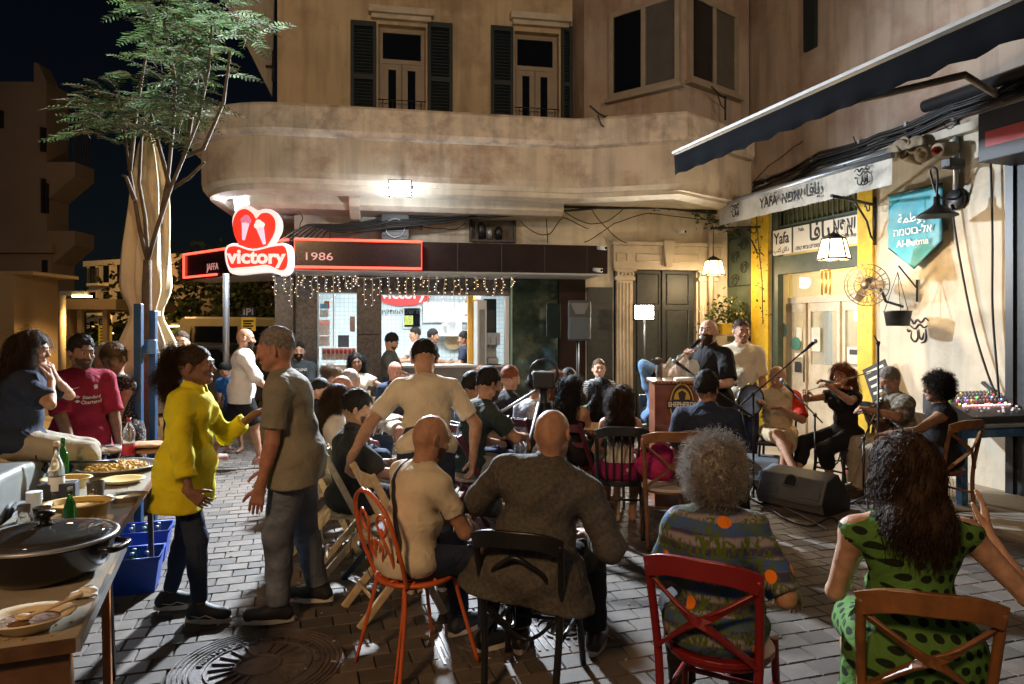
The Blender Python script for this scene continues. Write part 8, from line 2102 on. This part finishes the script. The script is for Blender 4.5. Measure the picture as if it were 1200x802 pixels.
# ---- stage monitors
PLAS = M('monitor_plastic',(.12,.135,.155),rough=.45,var=.12,bump=.3,bscale=260)
PLB = M('monitor_grille',(.012,.012,.014),rough=.6,bump=.6,bscale=240)
def monitor(q,yaw,lab,s=1.):
 t = thing('stage_monitor',lab,'loudspeaker',q,R(yaw)); t.scale = (s,s,s)
 # rear side towards the viewer (-y)
 prof = [(-.20,.02),(-.24,.13),(-.14,.34),(.05,.40),(.30,.10),(.27,.0),(-.10,.0)]
 m = MB(); m.prism([(y,z) for y,z in prof],-.36,.36,mtx=Matrix(((0,1,0,0),(1,0,0,0),(0,0,1,0),(0,0,0,1)))); m.build('cabinet',PLAS,t,bevel=.018)
 for s_ in (-1,1):
  m = MB(); m.prism([(y*.97+(.004),z*.97+.004) for y,z in prof],s_*.361,s_*.372,mtx=Matrix(((0,1,0,0),(1,0,0,0),(0,0,1,0),(0,0,0,1)))); m.build('side_cheek',PLB,t,bevel=.006)
 d = V((0,.10,.21)).normalized(); n_ = V((0,-.21,.10)).normalized(); o_ = V((0,-.24,.13))+d*.10
 def onback(x,u_,off): return V((x,0,0))+o_+d*u_+n_*off
 m = MB()
 P = [onback(.07*math.cos(k*PI/8) ,.085+.055*math.sin(k*PI/8) if k < 8 else .085-.06,.012) for k in range(9)]; P += [onback(-.07,.02,.012),onback(.07,.02,.012)]
 m.tube(P,.010,6,closed=True); m.build('handle_rim',PLAS,t)
 m = MB(); m.add([onback(-.065,.03,.004),onback(.065,.03,.004),onback(.06,.11,.004),onback(0,.135,.004),onback(-.06,.11,.004)],[(0,1,2,3,4)]); m.build('handle_recess',PLB,t)
 for s_ in (-1,1):
  m = MB(); a = s_*.12; b = s_*.33; m.add([onback(min(a,b),-.07,.014),onback(max(a,b),-.07,.014),onback(max(a,b),.0,.022),onback(min(a,b),.0,.022),onback(min(a,b),-.07,0),onback(max(a,b),-.07,0),onback(max(a,b),.0,0),onback(min(a,b),.0,0)],[(0,1,2,3),(4,5,1,0),(1,5,6,2),(3,2,6,7),(0,3,7,4)]); m.build('raised_panel',PLAS,t,bevel=.004)
 m = MB(); m.box(-.35,.35,-.252,-.236,.105,.13); m.build('foot_rail',M('rail_grey',(.12,.125,.135),rough=.4) if 'rail_grey' not in bpy.data.materials else bpy.data.materials['rail_grey'],t)
 return t
q = gr(958,603); monitor((q.x-.05,q.y+.25,0),-54,'black wedge stage monitor with a handle in front of the violinist',.92)
q = gr(893,575); monitor((q.x-.05,q.y+.25,0),-20,'black wedge stage monitor behind the curly grey haired person',.85)
rc = random.Random(3)
for k,(lab,pts) in enumerate((('black cable looping on the paving before the wedge monitor',[(905,600),(925,612),(950,618),(975,608),(990,622),(1005,612)]),('black cable snaking from the monitor to the mixing desk',[(1000,590),(1020,605),(1005,622),(1040,628),(1090,606),(1150,600)]),('black cable lying under the oud player',[(985,575),(1010,585),(1030,572),(1060,590),(1075,580)]),('thin grey cable on the tiles beside the drummer',[(880,560),(900,585),(940,606),(968,622)]))):
 t = thing('floor_cable',lab,'cable'); P = bent([tuple(gr(a,b)+V((0,0,.012))) for a,b in pts],6); m = MB(); m.tube(P,.008,5); m.build('cable',CABLE if k < 3 else STEELG,t)
# red bag by the oud player
q = gr(1003,565); t = thing('red_bag','small red bag on the ground by the oud player\'s feet','bag',(q.x,q.y,0)); G = SDF(); G.ell((0,0,.09),(.12,.09,.10),k=.02); G.noise = wrinkle(.012,2.); G.cuts.append((np.array([0,0,.004]),np.array([0,0,-1.])))
npobj('bag_body',[G.nets(.012)],fab('bag_red',(.30,.03,.03)),t); m = MB(); m.tube(bent([(-.08,0,.16),(-.03,0,.24),(.04,0,.24),(.08,0,.16)]),.008,6); m.build('handle',BLACKM,t)
# pink bag on the brown chair
q = at(772,535,5.45); t = thing('pink_jacket','magenta jacket bundled on the empty brown cross back chair','jacket',(q.x,q.y+.05,.47)); G = SDF(); G.ell((0,0,.10),(.15,.13,.10),k=.04); G.ell((-.10,.02,.16),(.08,.08,.09),k=.05); G.ell((.03,-.02,.22),(.09,.07,.09),k=.05); G.noise = wrinkle(.02,2.4); npobj('folds',[G.nets(.012)],fab('jacket_magenta',(.45,.03,.14)),t)
# ---- mixing desk & table
q = gr(1160,600); mx_,my_ = q.x-.10,q.y+.30
t = thing('blue_table','weathered blue wooden table carrying the mixing desk','table',(mx_,my_,0),FW.ang+R(90)-R(4))
TB = M('table_blue_paint',(.05,.16,.36),rough=.5,var=.25,bump=.15,dark=(.35,.4,.45),dscale=6,damt=.4)
TT = M('table_top_weathered',(.30,.36,.42),rough=.5,var=.2,bump=.2)
yw = t.rotation_euler[2]
for k in range(6): m = MB(); m.box(-.1,1.5,-.15+k*.135,-.15+k*.135+.128,.74,.77); m.build('top_plank',TT,t,bevel=.004)
for x in (-.04,1.42):
 for y in (-.08,.58): m = MB(); m.box(x-.035,x+.035,y-.035,y+.035,0,.739); m.build('leg',TB,t,bevel=.004)
m = MB(); m.box(0,1.385,-.1,-.07,.64,.738); m.build('apron',TB,t,bevel=.003); m = MB(); m.box(-.06,-.03,-.04,.54,.64,.738); m.build('apron',TB,t,bevel=.003)
M3 = Matrix.Translation((mx_,my_,0)) @ Matrix.Rotation(yw,4,'Z')
t = thing('mixing_desk','large dark mixing desk with glowing faders and a small screen','mixing desk',M3 @ V((.72,.22,.772)),yw)
sl = lambda y: .066+(y+.3)*.385
m = MB(); m.prism([(-.30,0),(.30,0),(.30,.24),(.22,.26),(-.30,.06)],-.62,.62,mtx=Matrix(((0,1,0,0),(1,0,0,0),(0,0,1,0),(0,0,0,1)))); m.build('chassis',M('desk_grey',(.05,.052,.06),rough=.4),t,bevel=.01)
rl = random.Random(17)
kn = MB();
fm = MB()
for i0 in range(24):
 x =-.56+i0*.047
 for y in (-.02,.04,.10,.15): kn.tube([(x,y,sl(y)+.06*.0-.012+.02),(x,y-.008,sl(y)+.03)],.009,7)
 y = rl.uniform(-.24,-.12); fm.cbox((x,y,sl(y)+.008),(.014,.024,.018))
o = kn.build('knobs',M('knob_grey',(.3,.3,.32),rough=.4),t); o['kind'] = 'stuff'; o = fm.build('faders',WHITE,t); o['kind'] = 'stuff'
for nm,colr,cnt in (('green_lights',(.1,1,.15),16),('orange_lights',(1,.45,.05),18),('magenta_lights',(1,.1,.5),12),('blue_lights',(.15,.4,1),10),('red_lights',(1,.05,.03),12)):
 m = MB()
 for k in range(cnt): x = rl.uniform(-.58,.58); y = rl.choice((-.07,-.05,.02,.07,.12,.17)); m.cbox((x,y,sl(y)+.002),(.014,.008,.006))
 o = m.build(nm,M('led_'+nm,colr,var=0,emis=colr,es=7),t); o['kind'] = 'stuff'
m = MB();
for k in range(22): m.cbox((-.5+k*.047,-.085,sl(-.085)+.002),(.030,.010,.006))
o = m.build('channel_strip_lights',M('led_strip',(1,.5,.6),var=0,emis=(1,.4,.45),es=5),t); o['kind'] = 'stuff'
m = MB(); m.cbox((.30,.20,.30),(.40,.03,.16),rot=(R(-55),0,0)); m.build('screen_housing',BLACKM,t,bevel=.006); m = MB(); m.cbox((.27,.187,.312),(.28,.003,.12),rot=(R(-55),0,0)); m.build('screen',M('desk_screen',(.3,.32,.34),var=.4,scale=40,emis=(.4,.42,.45),es=.35),t)
# ---- camera on gimbal with draped tripod
q = at(637,386,5.9); t = thing('camera_rig','black video camera on a tripod in front of the seated crowd','video camera',(q.x,q.y,0))
m = MB(); m.box(-.09,.09,-.10,.10,1.18,1.32); m.build('camera_body',BLACKM,t,bevel=.015); m = MB(); m.tube([(0,.10,1.25),(0,.26,1.26)],[.045,.055],14); m.build('lens',BLACKM,t)
m = MB(); m.tube([(0.12*math.cos(k*PI/8),-.02,1.30+.12*math.sin(k*PI/8)) for k in range(16)],.014,6,closed=True); m.build('gimbal_ring',BLACKM,t)
m = MB(); m.tube([(-.05,-.05,1.17),(-.36,-.22,1.0)],.012,6); m.build('pan_bar',STEELG,t)
m = MB(); m.tube([(0,0,1.18),(0,0,.75)],.04,10); m.build('column',BLACKM,t)
for a_ in (-2.4,-.6,1.4): m = MB(); m.tube([(.03*math.cos(a_),.03*math.sin(a_),1.05),(.42*math.cos(a_),.42*math.sin(a_),.02)],[.035,.016],8); m.build('leg',BLACKM,t)
# ---- small white table, bottles
def roundtable(px,Z,lab,r_=.32,h_=.73):
 q = at(px,386,Z); t = thing('cafe_table',lab,'table',(q.x,q.y,0))
 m = MB(); m.lathe([(0,h_),(r_,h_),(r_,h_+.025),(0,h_+.025)],n=28,sm=False); m.build('top',WHITE,t)
 for k in range(4): a_ = k*PI/2+.6; m = MB(); m.tube(bent([(r_*.8*math.cos(a_),r_*.8*math.sin(a_),0),(.05*math.cos(a_),.05*math.sin(a_),.38),(r_*.7*math.cos(a_),r_*.7*math.sin(a_),h_)]),.009,6); m.build('leg',WHITE,t)
 m = MB(); m.tube([(.06*math.cos(k*PI/6),.06*math.sin(k*PI/6),.38) for k in range(12)],.008,5,closed=True); m.build('ring',WHITE,t)
 return q
q = roundtable(432,7.3,'small round white table with a pink bottle among the seated people')
BOT = [(0,0),(.035,0),(.037,.02),(.037,.15),(.03,.19),(.014,.23),(.013,.28),(0,.28)]
def bottle(p,lab,mt,capm,s=1.,labm=None,name="bottle",prof=BOT,cat="bottle",group=None):
 t = thing(name,lab,cat,p,0,group); m = MB(); m.lathe([(a*s,b*s) for a,b in prof],n=16); m.build('glass_body',mt,t)
 zt_ = prof[-1][1]*s; m = MB(); m.lathe([(0,zt_-.012*s),(.015*s,zt_-.012*s),(.015*s,zt_+.012*s),(0,zt_+.012*s)],n=12); m.build('cap',capm,t)
 if labm: m = MB(); m.lathe([(.0376*s,.05*s),(.0385*s,.052*s),(.0385*s,.12*s),(.0376*s,.122*s)],n=16); m.build('label',labm,t)
 return t
GRNG = M('green_bottle_glass',(.04,.30,.06),rough=.06,var=0,trans=.75); PKB = M('pink_bottle',(.6,.25,.25),rough=.2,var=0,trans=.3); REDC = M('cap_red',(.5,.02,.02),rough=.4,var=0); COLA = M('label_red',(.5,.01,.02),rough=.5,var=0); PET = M('clear_plastic',(.85,.88,.88),rough=.08,var=0,trans=.85)
bottle((q.x-.05,q.y-.1,.755),'pink glass bottle on the small white table',PKB,PAPER)
for k in range(3): o = thing('drinking_glass',('glass at the left of the small white table','glass behind the pink bottle','glass at the right of the small white table')[k],'glass',(q.x+(-.2,.05,.18)[k],q.y+(0,.12,-.05)[k],.755)); m = MB(); m.lathe([(0,0),(.03,0),(.036,.11),(.033,.11),(.028,.008),(0,.008)],n=14); m.build('body',GL,o)
q = roundtable(478,9.5,'small white table by the granite column with a white cup',.30)
o = thing('white_cup','white cup on the table by the granite column','cup',(q.x-.1,q.y,.755)); m = MB(); m.lathe([(0,0),(.03,0),(.04,.09),(.036,.09),(.0,.02)],n=14); m.build('body',WHITE,o)
# ---- buffet tables
TOPM = M('table_laminate',(.36,.32,.26),rough=.35,var=.08,scale=12,dark=(.22,.18,.13),dscale=5,damt=.4)
ALU = M('aluminium_edge',(.6,.6,.6),rough=.3,metal=.8,var=.1)
def buffet(A,B_,wd,lab,legm,edge):
 """A, B_: far and near right-hand corners of the top"""
 A = V(A); B_ = V(B_); d = (A-B_); L = d.length; ang = math.atan2(d.y,d.x); t = thing('buffet_table',lab,'table',(B_.x,B_.y,0),ang)
 m = MB(); m.box(0,L,0,wd,.72,.748); m.build('top',TOPM,t)
 m = MB(); m.box(-.012,L+.012,-.014,-.001,.712,.752); m.build('edge_strip',edge,t); m = MB(); m.box(-.014,-.001,0,wd,.712,.752); m.build('edge_strip',edge if edge is not ALU else WOODD,t)
 for x in (.12,L-.12):
  for y,sx_ in ((.05,-.02),(wd-.08,.02)): m = MB(); m.bar((x+(.05 if x < L/2 else-.05),y+sx_,0),(x,y,.72),.045,.03); m.build('leg',legm,t,bevel=.004)
  m = MB(); m.box(x-.015,x+.015,.07,wd-.1,.66,.719); m.build('brace',legm,t)
 m = MB(); m.box(.02,.045,.02,wd-.02,.60,.719); m.build('end_panel',WOODD,t)
 return t
fr,nr_ = gr(188,546,.75),gr(132,624,.75)
buffet(fr,nr_,.52,'long buffet table with a worn laminate top beside the blue posts',M('leg_dark_metal',(.04,.03,.03),rough=.5),WOODM)
fr2,nr2 = gr(144,636,.75),gr(89,748,.75)
buffet(fr2,nr2,.80,'near buffet table with an aluminium edge and orange wooden legs',M('leg_orange_wood',(.42,.15,.04),rough=.45,var=.2),ALU)
def T(px,py): return gr(px,py,.75)+V((0,0,.001))
STL = M('tray_steel',(.5,.48,.45),rough=.3,metal=.8,var=.1); FOOD = M('food_yellow',(.50,.30,.05),rough=.7,var=.6,scale=50,bump=.8,bscale=60); FOODB = M('food_brown',(.16,.08,.03),rough=.7,var=.6,scale=40,bump=.8,bscale=60); TUB = M('tub_yellow',(.62,.45,.16),rough=.4,var=.05); CARD = M('plate_card',(.62,.52,.34),rough=.7)
# large casserole
q = T(60,668); q = V((q.x,q.y,.75)); q = V((-1.77,2.62,.75))
t = thing('casserole_pot','very large black casserole with a glass lid on the near buffet table','pot',q)
ENB = M('enamel_black',(.008,.008,.009),rough=.25,var=.1,coat=.25,spec=.3)
m = MB(); m.lathe([(0,0),(.16,0),(.205,.04),(.228,.13),(.232,.135),(.222,.135),(.20,.05),(.15,.012),(0,.012)],n=40,sx=1.05); m.build('body',ENB,t)
m = MB(); m.lathe([(0,.07),(.21,.085)],n=30,sx=1.05); m.build('stew',FOODB,t)
m = MB(); m.lathe([(.236,.138),(.240,.146),(.232,.152),(.225,.150),(.222,.142)],n=40,sx=1.05); m.build('lid_rim',STEELG,t)
m = MB(); m.lathe([(.225,.149),(.18,.168),(.11,.182),(.04,.188),(0,.188)],n=36,sx=1.05); m.build('lid',M('smoked_glass',(.10,.10,.10),rough=.04,var=0,trans=.6),t)
m = MB(); m.lathe([(.03,.188),(.018,.20),(.018,.215),(.034,.225),(.034,.240),(0,.243)],n=18); m.build('knob',ENB,t)
for s in (-1,1): m = MB(); m.tube(bent([(s*.235,-.06,.115),(s*.29,-.05,.11),(s*.29,.05,.11),(s*.235,.06,.115)]),.012,8); m.build('handle',ENB,t)
# bowl with spoon
q = V((-1.50,2.14,.75)); t = thing('oval_bowl','pale oval bowl of stew with a wooden spoon on the near table corner','bowl',q,R(20))
m = MB(); m.lathe([(0,0),(.05,0),(.085,.035),(.105,.045),(.10,.048),(.08,.038),(.045,.008),(0,.008)],n=28,sx=1.25); m.build('body',CARD,t); m = MB(); m.lathe([(0,.028),(.072,.030)],n=22,sx=1.25); m.build('stew',FOODB,t)
o = thing('wooden_spoon','wooden spoon resting in the oval bowl','spoon',q+V((.0,0,.04))); m = MB(); m.tube([(0,0,0),(.14,.05,.05)],.006,6); m.ball((-.01,0,0),.022,8,(1.3,1,.4)); m.build('spoon',WOODL,o)
# tray of food
q = T(152,549); t = thing('food_tray','large round steel tray of yellow rice at the far end of the buffet','tray',(q.x-.05,q.y-.06,.751),R(10))
m = MB(); m.lathe([(0,0),(.20,0),(.235,.03),(.25,.032),(.25,.036),(.232,.035),(.196,.006),(0,.006)],n=36); m.build('tray',STL,t)
G = SDF(); G.ell((0,0,.005),(.19,.19,.045),k=.02); G.noise = lambda X,Y,Z: .012*np.sin(90*X+3*np.sin(60*Y))*np.sin(85*Y+2*np.sin(70*X)); G.cuts.append((np.array([0,0,.008]),np.array([0,0,-1.]))); npobj('rice',[G.nets(.006)],FOOD,t)
o = thing('serving_spoon','dark serving spoon resting on the rice tray','spoon',q+V((-.2,-.15,.05))); m = MB(); m.tube([(-.08,-.06,.03),(.10,.08,.01)],.009,6); m.ball((.12,.095,.005),.03,8,(1.2,1,.35)); m.build('spoon',BLACKM,o)
# breads in bags
BAG = M('plastic_bag',(.6,.58,.55),rough=.15,var=.1,alpha=.45,bump=.8,bscale=50); BRD = M('bread_crust',(.42,.22,.09),rough=.8,var=.25,scale=20,bump=.3)
for k,(px_,py_,dz,lab) in enumerate(((172,532,0,'flat bread lowest in the stack at the far end of the buffet'),(170,532,.045,'flat bread on top of the stack at the far end'),(120,532,0,'flat breads wrapped in clear plastic left of the cola bottle'))):
 q = T(px_,py_); t = thing('flat_bread',lab,'bread',q+V((0,.02,dz))); G = SDF(); G.ell((0,0,.022),(.15,.12,.022),k=.01); G.noise = wrinkle(.005,2.); npobj('loaf',[G.nets(.008)],BRD if k < 2 else BRD,t)
 if k == 2: G = SDF(); G.ell((0,0,.03),(.17,.13,.035),k=.01); G.noise = wrinkle(.022,3.); npobj('plastic_wrap',[G.nets(.009)],BAG,t)
# cola bottle
q = T(151,535); CB = [(0,0),(.04,0),(.045,.02),(.045,.11),(.040,.13),(.046,.16),(.044,.20),(.022,.25),(.013,.265),(.013,.28),(0,.28)]
t = bottle(q,'clear cola bottle with a red cap and red label on the buffet',PET,REDC,.95,None,'cola_bottle',CB); m = MB(); m.lathe([(.0435,.015),(.0445,.018),(.0445,.085),(.0435,.088)],n=18); m.build('label',COLA,t)
# wine bottle, green bottles
WB = [(0,0),(.037,0),(.038,.15),(.034,.18),(.015,.225),(.013,.29),(0,.29)]
q = T(66,586); t = bottle(q,'clear spirit bottle with a cork beside the dark box on the buffet',PET,WOODL,1.05,PAPER,'spirit_bottle',WB)
q = T(74,560); bottle(q,'green glass bottle behind the spirit bottle',GRNG,GRNG,.85)
q = T(82,628); bottle(q,'small green bottle behind the casserole lid',GRNG,STEELG,.75)
q = T(60,590); o = thing('dark_box','small dark box behind the yellow tub on the buffet','box',q+V((-.02,.09,0)),R(20)); m = MB(); m.box(-.09,.09,-.05,.05,0,.09); m.build('box',INKB,o,bevel=.004)
# tubs and plates
for px_,py_,r_,h_,lab in ((92,611,.115,.085,'large oval yellow plastic tub on the buffet'),(78,572,.10,.05,'smaller yellow tub behind the spirit bottle')):
 q = T(px_,py_); t = thing('plastic_tub',lab,'tub',q,R(15)); m = MB(); m.lathe([(0,0),(r_*.8,0),(r_*.95,h_),(r_*1.08,h_+.004),(r_*1.08,h_+.010),(r_*.92,h_+.008),(r_*.78,.006),(0,.006)],n=30,sx=1.25); m.build('body',TUB,t)
 m = MB(); m.lathe([(0,h_-.02),(r_*.9,h_-.012)],n=24,sx=1.25); m.build('contents',FOOD if r_ > .11 else CARD,t)
q = T(143,566)
for k in range(2):
 t = thing('card_plate',('white card plate under another on the buffet','yellow tinted card plate on top of a white one')[k],'plate',q+V((.005*k,0,.008*k))); m = MB(); m.lathe([(0,0),(.07,0),(.098,.013),(.112,.016),(.112,.019),(.095,.016),(.068,.004),(0,.004)],n=28,sx=1.1); m.build('body',PAPER if k == 0 else TUB,t)
def gl(px_,py_,lab,s=1.,emb=False):
 q = T(px_,py_); t = thing('drinking_glass',lab,'glass',q); m = MB(); m.lathe([(0,0),(.030*s,0),(.038*s,.125*s),(.036*s,.125*s),(.028*s,.006),(0,.006)],n=18); m.build('body',GL,t)
 if emb: m = MB(); m.prism([(.02*math.cos(k*PI/8),.065+.022*math.sin(k*PI/8)) for k in range(16)][::-1],-.0385,-.0365); m.build('printed_emblem',M('emblem_gold',(.35,.28,.08),rough=.5),t)
gl(112,596,'clear beer glass with a gold emblem on the buffet',1.1,True); gl(49,625,'clear glass right of the glass jug behind the casserole',.95)
q = T(28,632); t = thing('glass_jug','small clear glass jug at the left behind the casserole','jug',q); m = MB(); m.lathe([(0,0),(.045,0),(.05,.04),(.022,.10),(.026,.15),(.024,.15),(.019,.10),(.045,.04),(0,.008)],n=18); m.build('body',GL,t)
o = thing('white_cup','white paper cup behind the knob of the casserole','cup',T(62,628)); m = MB(); m.lathe([(0,0),(.026,0),(.034,.09),(.032,.09),(0,.01)],n=14); m.build('body',PAPER,o)
o = thing('wooden_block_stand','small wooden triangular stand on the buffet behind the casserole','stand',T(108,618),R(30)); m = MB(); m.prism([(-.035,0),(.035,0),(0,.055)],-.03,.03); m.build('block',WOODL,o)
# crates with bottles
CRB = M('crate_blue',(.01,.06,.42),rough=.4,var=.08)
for k,(px_,py_,lab) in enumerate(((148,690,'blue plastic crate of bottles nearest the camera under the buffet'),(163,655,'blue plastic crate of bottles further under the buffet'))):
 q = gr(px_,py_); t = thing('blue_crate',lab,'crate',(q.x,q.y,0),R(20)); a,b,h_ = .21,.15,.22
 m = MB()
 for (x0,y0),(x1,y1) in (((-a,-b),(a,-b)),((a,-b),(a,b)),((a,b),(-a,b)),((-a,b),(-a,-b))):
  m.add([(x0*.86,y0*.86,.004),(x1*.86,y1*.86,.004),(x1,y1,h_),(x0,y0,h_)],[(0,1,2,3)])
 m.add([(-a*.86,-b*.86,.004),(a*.86,-b*.86,.004),(a*.86,b*.86,.004),(-a*.86,b*.86,.004)],[(0,1,2,3)]); o = m.build('tub',CRB,t); md = o.modifiers.new('thick','SOLIDIFY'); md.thickness = .006
 m = MB(); m.tube([(-a,-b,h_),(a,-b,h_),(a,b,h_),(-a,b,h_)],.012,6,closed=True); m.build('rim',CRB,t)
 for j in range(8): bottle(V((q.x,q.y,0))+Matrix.Rotation(R(20),3,'Z') @ V((-.13+(j%4)*.085,-.05+(j // 4)*.09,.01)),'clear glass bottle standing in %s blue crate'%('the nearer' if k == 0 else 'the further') if j%2 else 'green bottle standing in %s blue crate'%('the nearer' if k == 0 else 'the further'),GL if j%2 else GRNG,STEELG,.8,group='bottles in the %s crate'%('nearer' if k == 0 else 'further'))
# ---- silver car
dcar = V((-.34,.94,0)).normalized(); q = V((-2.40,2.75,0)); t = thing('silver_car','silver car parked at the left behind the buffet table','car',q,math.atan2(dcar.y,dcar.x))
CP = M('car_silver',(.42,.44,.42),rough=.28,metal=.4,var=.05,coat=.5)
G = SDF()
for x in np.arange(-1.6,2.2,.4): pass
body = [(-1.9,.25),(2.3,.25),(2.38,.55),(2.3,.78),(1.5,.88),(.9,.90),(-1.9,.90)]
m = MB(); n_ = 5
secs = [(0.0,0),(-.03,.35)]
vs = []; prof = []
Y = [0.0,.02,.10,1.55,1.63,1.65]; sc_ = [.90,.985,1,1,.985,.90]
# cross-section loops along the side: bulge of the flank
for (x,z) in body: prof.append((x,z))
for y,s_ in zip(Y,sc_):
 for x,z in prof: vs.append((.2+(x-.2)*(s_+(1-s_)*.6),y,.64+(z-.64)*s_))
k_ = len(prof); fs = [tuple(range(k_))[::-1],tuple(range(5*k_,6*k_))]+[(j*k_+i0,j*k_+(i0+1)%k_,(j+1)*k_+(i0+1)%k_,(j+1)*k_+i0) for j in range(5) for i0 in range(k_)]
m.add(vs,fs,False); m.build('body',CP,t,bevel=.03)
m = MB(); m.prism([(-1.9,.9),(.55,.9),(.0,1.36),(-1.9,1.4)],.10,1.55); m.build('cabin',GLASSD,t,bevel=.03)
m = MB(); m.prism([(-1.9,1.38),(.0,1.34),(-.1,1.41),(-1.9,1.44)],.09,1.56); m.build('roof',CP,t,bevel=.02)
for a,b in (((.56,.89),(-.02,1.37)),):
 for y in (.095,1.555): m = MB(); m.bar((a[0],y,a[1]),(b[0],y,b[1]),.05); m.build('windscreen_pillar',CP,t)
for x in (1.72,.6): m = MB(); m.tube([(x,-.004,.34),(x+.02,-.006,.62),(x,.02,.885)],.006,5); m.build('door_seam',INKB,t)
for x in (1.86,):
 m = MB(); m.tube(bent([(x-.10,-.005,.785),(x-.06,-.035,.795),(x+.06,-.035,.795),(x+.10,-.005,.785)]),.014,8); m.build('door_handle',M('handle_dark',(.04,.04,.045),rough=.3),t); m = MB(); m.ball((x,-.0,.78),.05,10,(1.4,.25,.7)); m.build('handle_recess',BLACKM,t)
for x in (1.25,-1.4):
 m = MB(); m.tube([(x,-.02,.32),(x,.2,.32)],.32,24); wh = m.build('wheel',M_BLK,t); m = MB(); m.tube([(x,-.03,.32),(x,-.021,.32)],.2,20); m.build('rim',STEELG,wh)
 m = MB(); m.tube([(x+.36*math.cos(k*PI/10),-.006,.32+.36*math.sin(k*PI/10)) for k in range(11)],.02,6); m.build('wheel_arch',M_BLK,t)
m = MB(); m.ball((2.3,.25,.72),.12,10,(.5,1.4,.6)); m.build('headlight',GLASSD,t)
def decal(i,polys,mat,off,name='shirt_print'):
 """small print raised on the shirt front, projected onto the shirt mesh"""
 bv = shirt_tree(i)
 m = MB(); f_ = V(tuple(i['f2'])); r__ = V(tuple(i['r2'])); t_ = V(tuple(i['t2'])); c_ = V(tuple(i['mid']))
 for poly in polys:
  vs = []
  for x,z in poly:
   o0 = c_+r__*x+t_*z+f_*.5; hit = bv.ray_cast(o0,-f_)
   vs.append((hit[0]+f_*.004) if hit[0] is not None else o0-f_*.35)
  m.add(vs,[tuple(range(len(vs)))])
 return m.build(name,mat,i['root'])
def textpolys(s,size,cx,cz,flip=-1):
 cu = bpy.data.curves.new('txt','FONT'); cu.body = s; cu.size = size; cu.align_x = 'CENTER'; cu.align_y = 'CENTER'; cu.resolution_u = 1; cu.offset = .001
 t_ = bpy.data.objects.new('txt',cu); COL.objects.link(t_); me = bpy.data.meshes.new_from_object(t_.evaluated_get(bpy.context.evaluated_depsgraph_get())); bpy.data.objects.remove(t_)
 out = [[(cx+flip*me.vertices[v].co.x,cz+me.vertices[v].co.y) for v in p.vertices] for p in me.polygons]; bpy.data.meshes.remove(me); return out
PRW = M('print_white',(.6,.58,.56),rough=.7,var=0)
decal(p23,textpolys('Standard\nChartered',.038,-.045,.04),PRW,0,'sponsor_print')
decal(p23,[[(.055-dx,.055+dz) for dx,dz in ((0,0),(.02,.012),(0,.024),(-.02,.012))],[(.055-dx,.02+dz) for dx,dz in ((0,0),(.02,.012),(0,.024),(-.02,.012))]],PRW,0,'sponsor_emblem')
decal(p23,[[(.10,.13),(.085,.125),(.04,.145),(.085,.135)]],PRW,0,'tick_mark')
decal(p23,[[(-.06,.12),(-.085,.125),(-.085,.15),(-.07,.16),(-.055,.15)]],PRW,0,'crest')
decal(p30,textpolys('CAPTAINS',.055,0,.15)+textpolys('BEACH',.04,0,.09),PRW,0,'tee_print')
# more clutter on the buffet
q = T(120,590); t = thing('foil_tray','small crumpled foil tray of dip between the glass and the plates','tray',q+V((.10,.06,0)),R(25)); m = MB(); m.lathe([(0,0),(.05,0),(.068,.028),(.076,.030),(.074,.034),(.062,.028),(.046,.006),(0,.006)],n=22,sx=1.4,sm=False); m.build('foil',STL,t); m = MB(); m.lathe([(0,.018),(.056,.020)],n=18,sx=1.4); m.build('dip',CARD,t)
q = T(40,606); t = thing('cup_stack','tilted stack of white plastic cups beside the spirit bottle','cups',q)
for k in range(4): m = MB(); m.lathe([(0,.012*k),(.026,.012*k),(.035,.085+.012*k),(.037,.088+.012*k),(.033,.086+.012*k)],n=16); m.build('cup',WHITE,t)
rn = random.Random(5)
for k,(px_,py_,lab) in enumerate(((122,612,'crumpled paper napkin near the edge of the long buffet'),(98,700,'crumpled paper napkin beside the oval bowl on the near table'))):
 q = T(px_,py_); G = SDF(); G.ell((0,0,.012),(.045,.038,.014),k=.01); G.ell((.02,.01,.024),(.02,.02,.012),k=.012); G.noise = wrinkle(.009,5.,k); G.cuts.append((np.array([0,0,.001]),np.array([0,0,-1.])))
 t = npobj('paper_napkin',[G.nets(.004)],PAPER,None); t.location = q; tag(t,lab,'napkin')
m = MB()
for k in range(60): a,b = ((fr,nr_),(fr2,nr2))[k%2]; q = a.lerp(b,rn.random())+V((-.94,-.34,0))*rn.uniform(.03,.45 if k%2 == 0 else .25); m.cbox((q.x,q.y,.7505),(rn.uniform(.004,.01),)*2+(.004,),rot=(0,0,k))
tag(m.build('crumbs',FOOD),'crumbs scattered over the buffet tables','crumbs',kind='stuff')
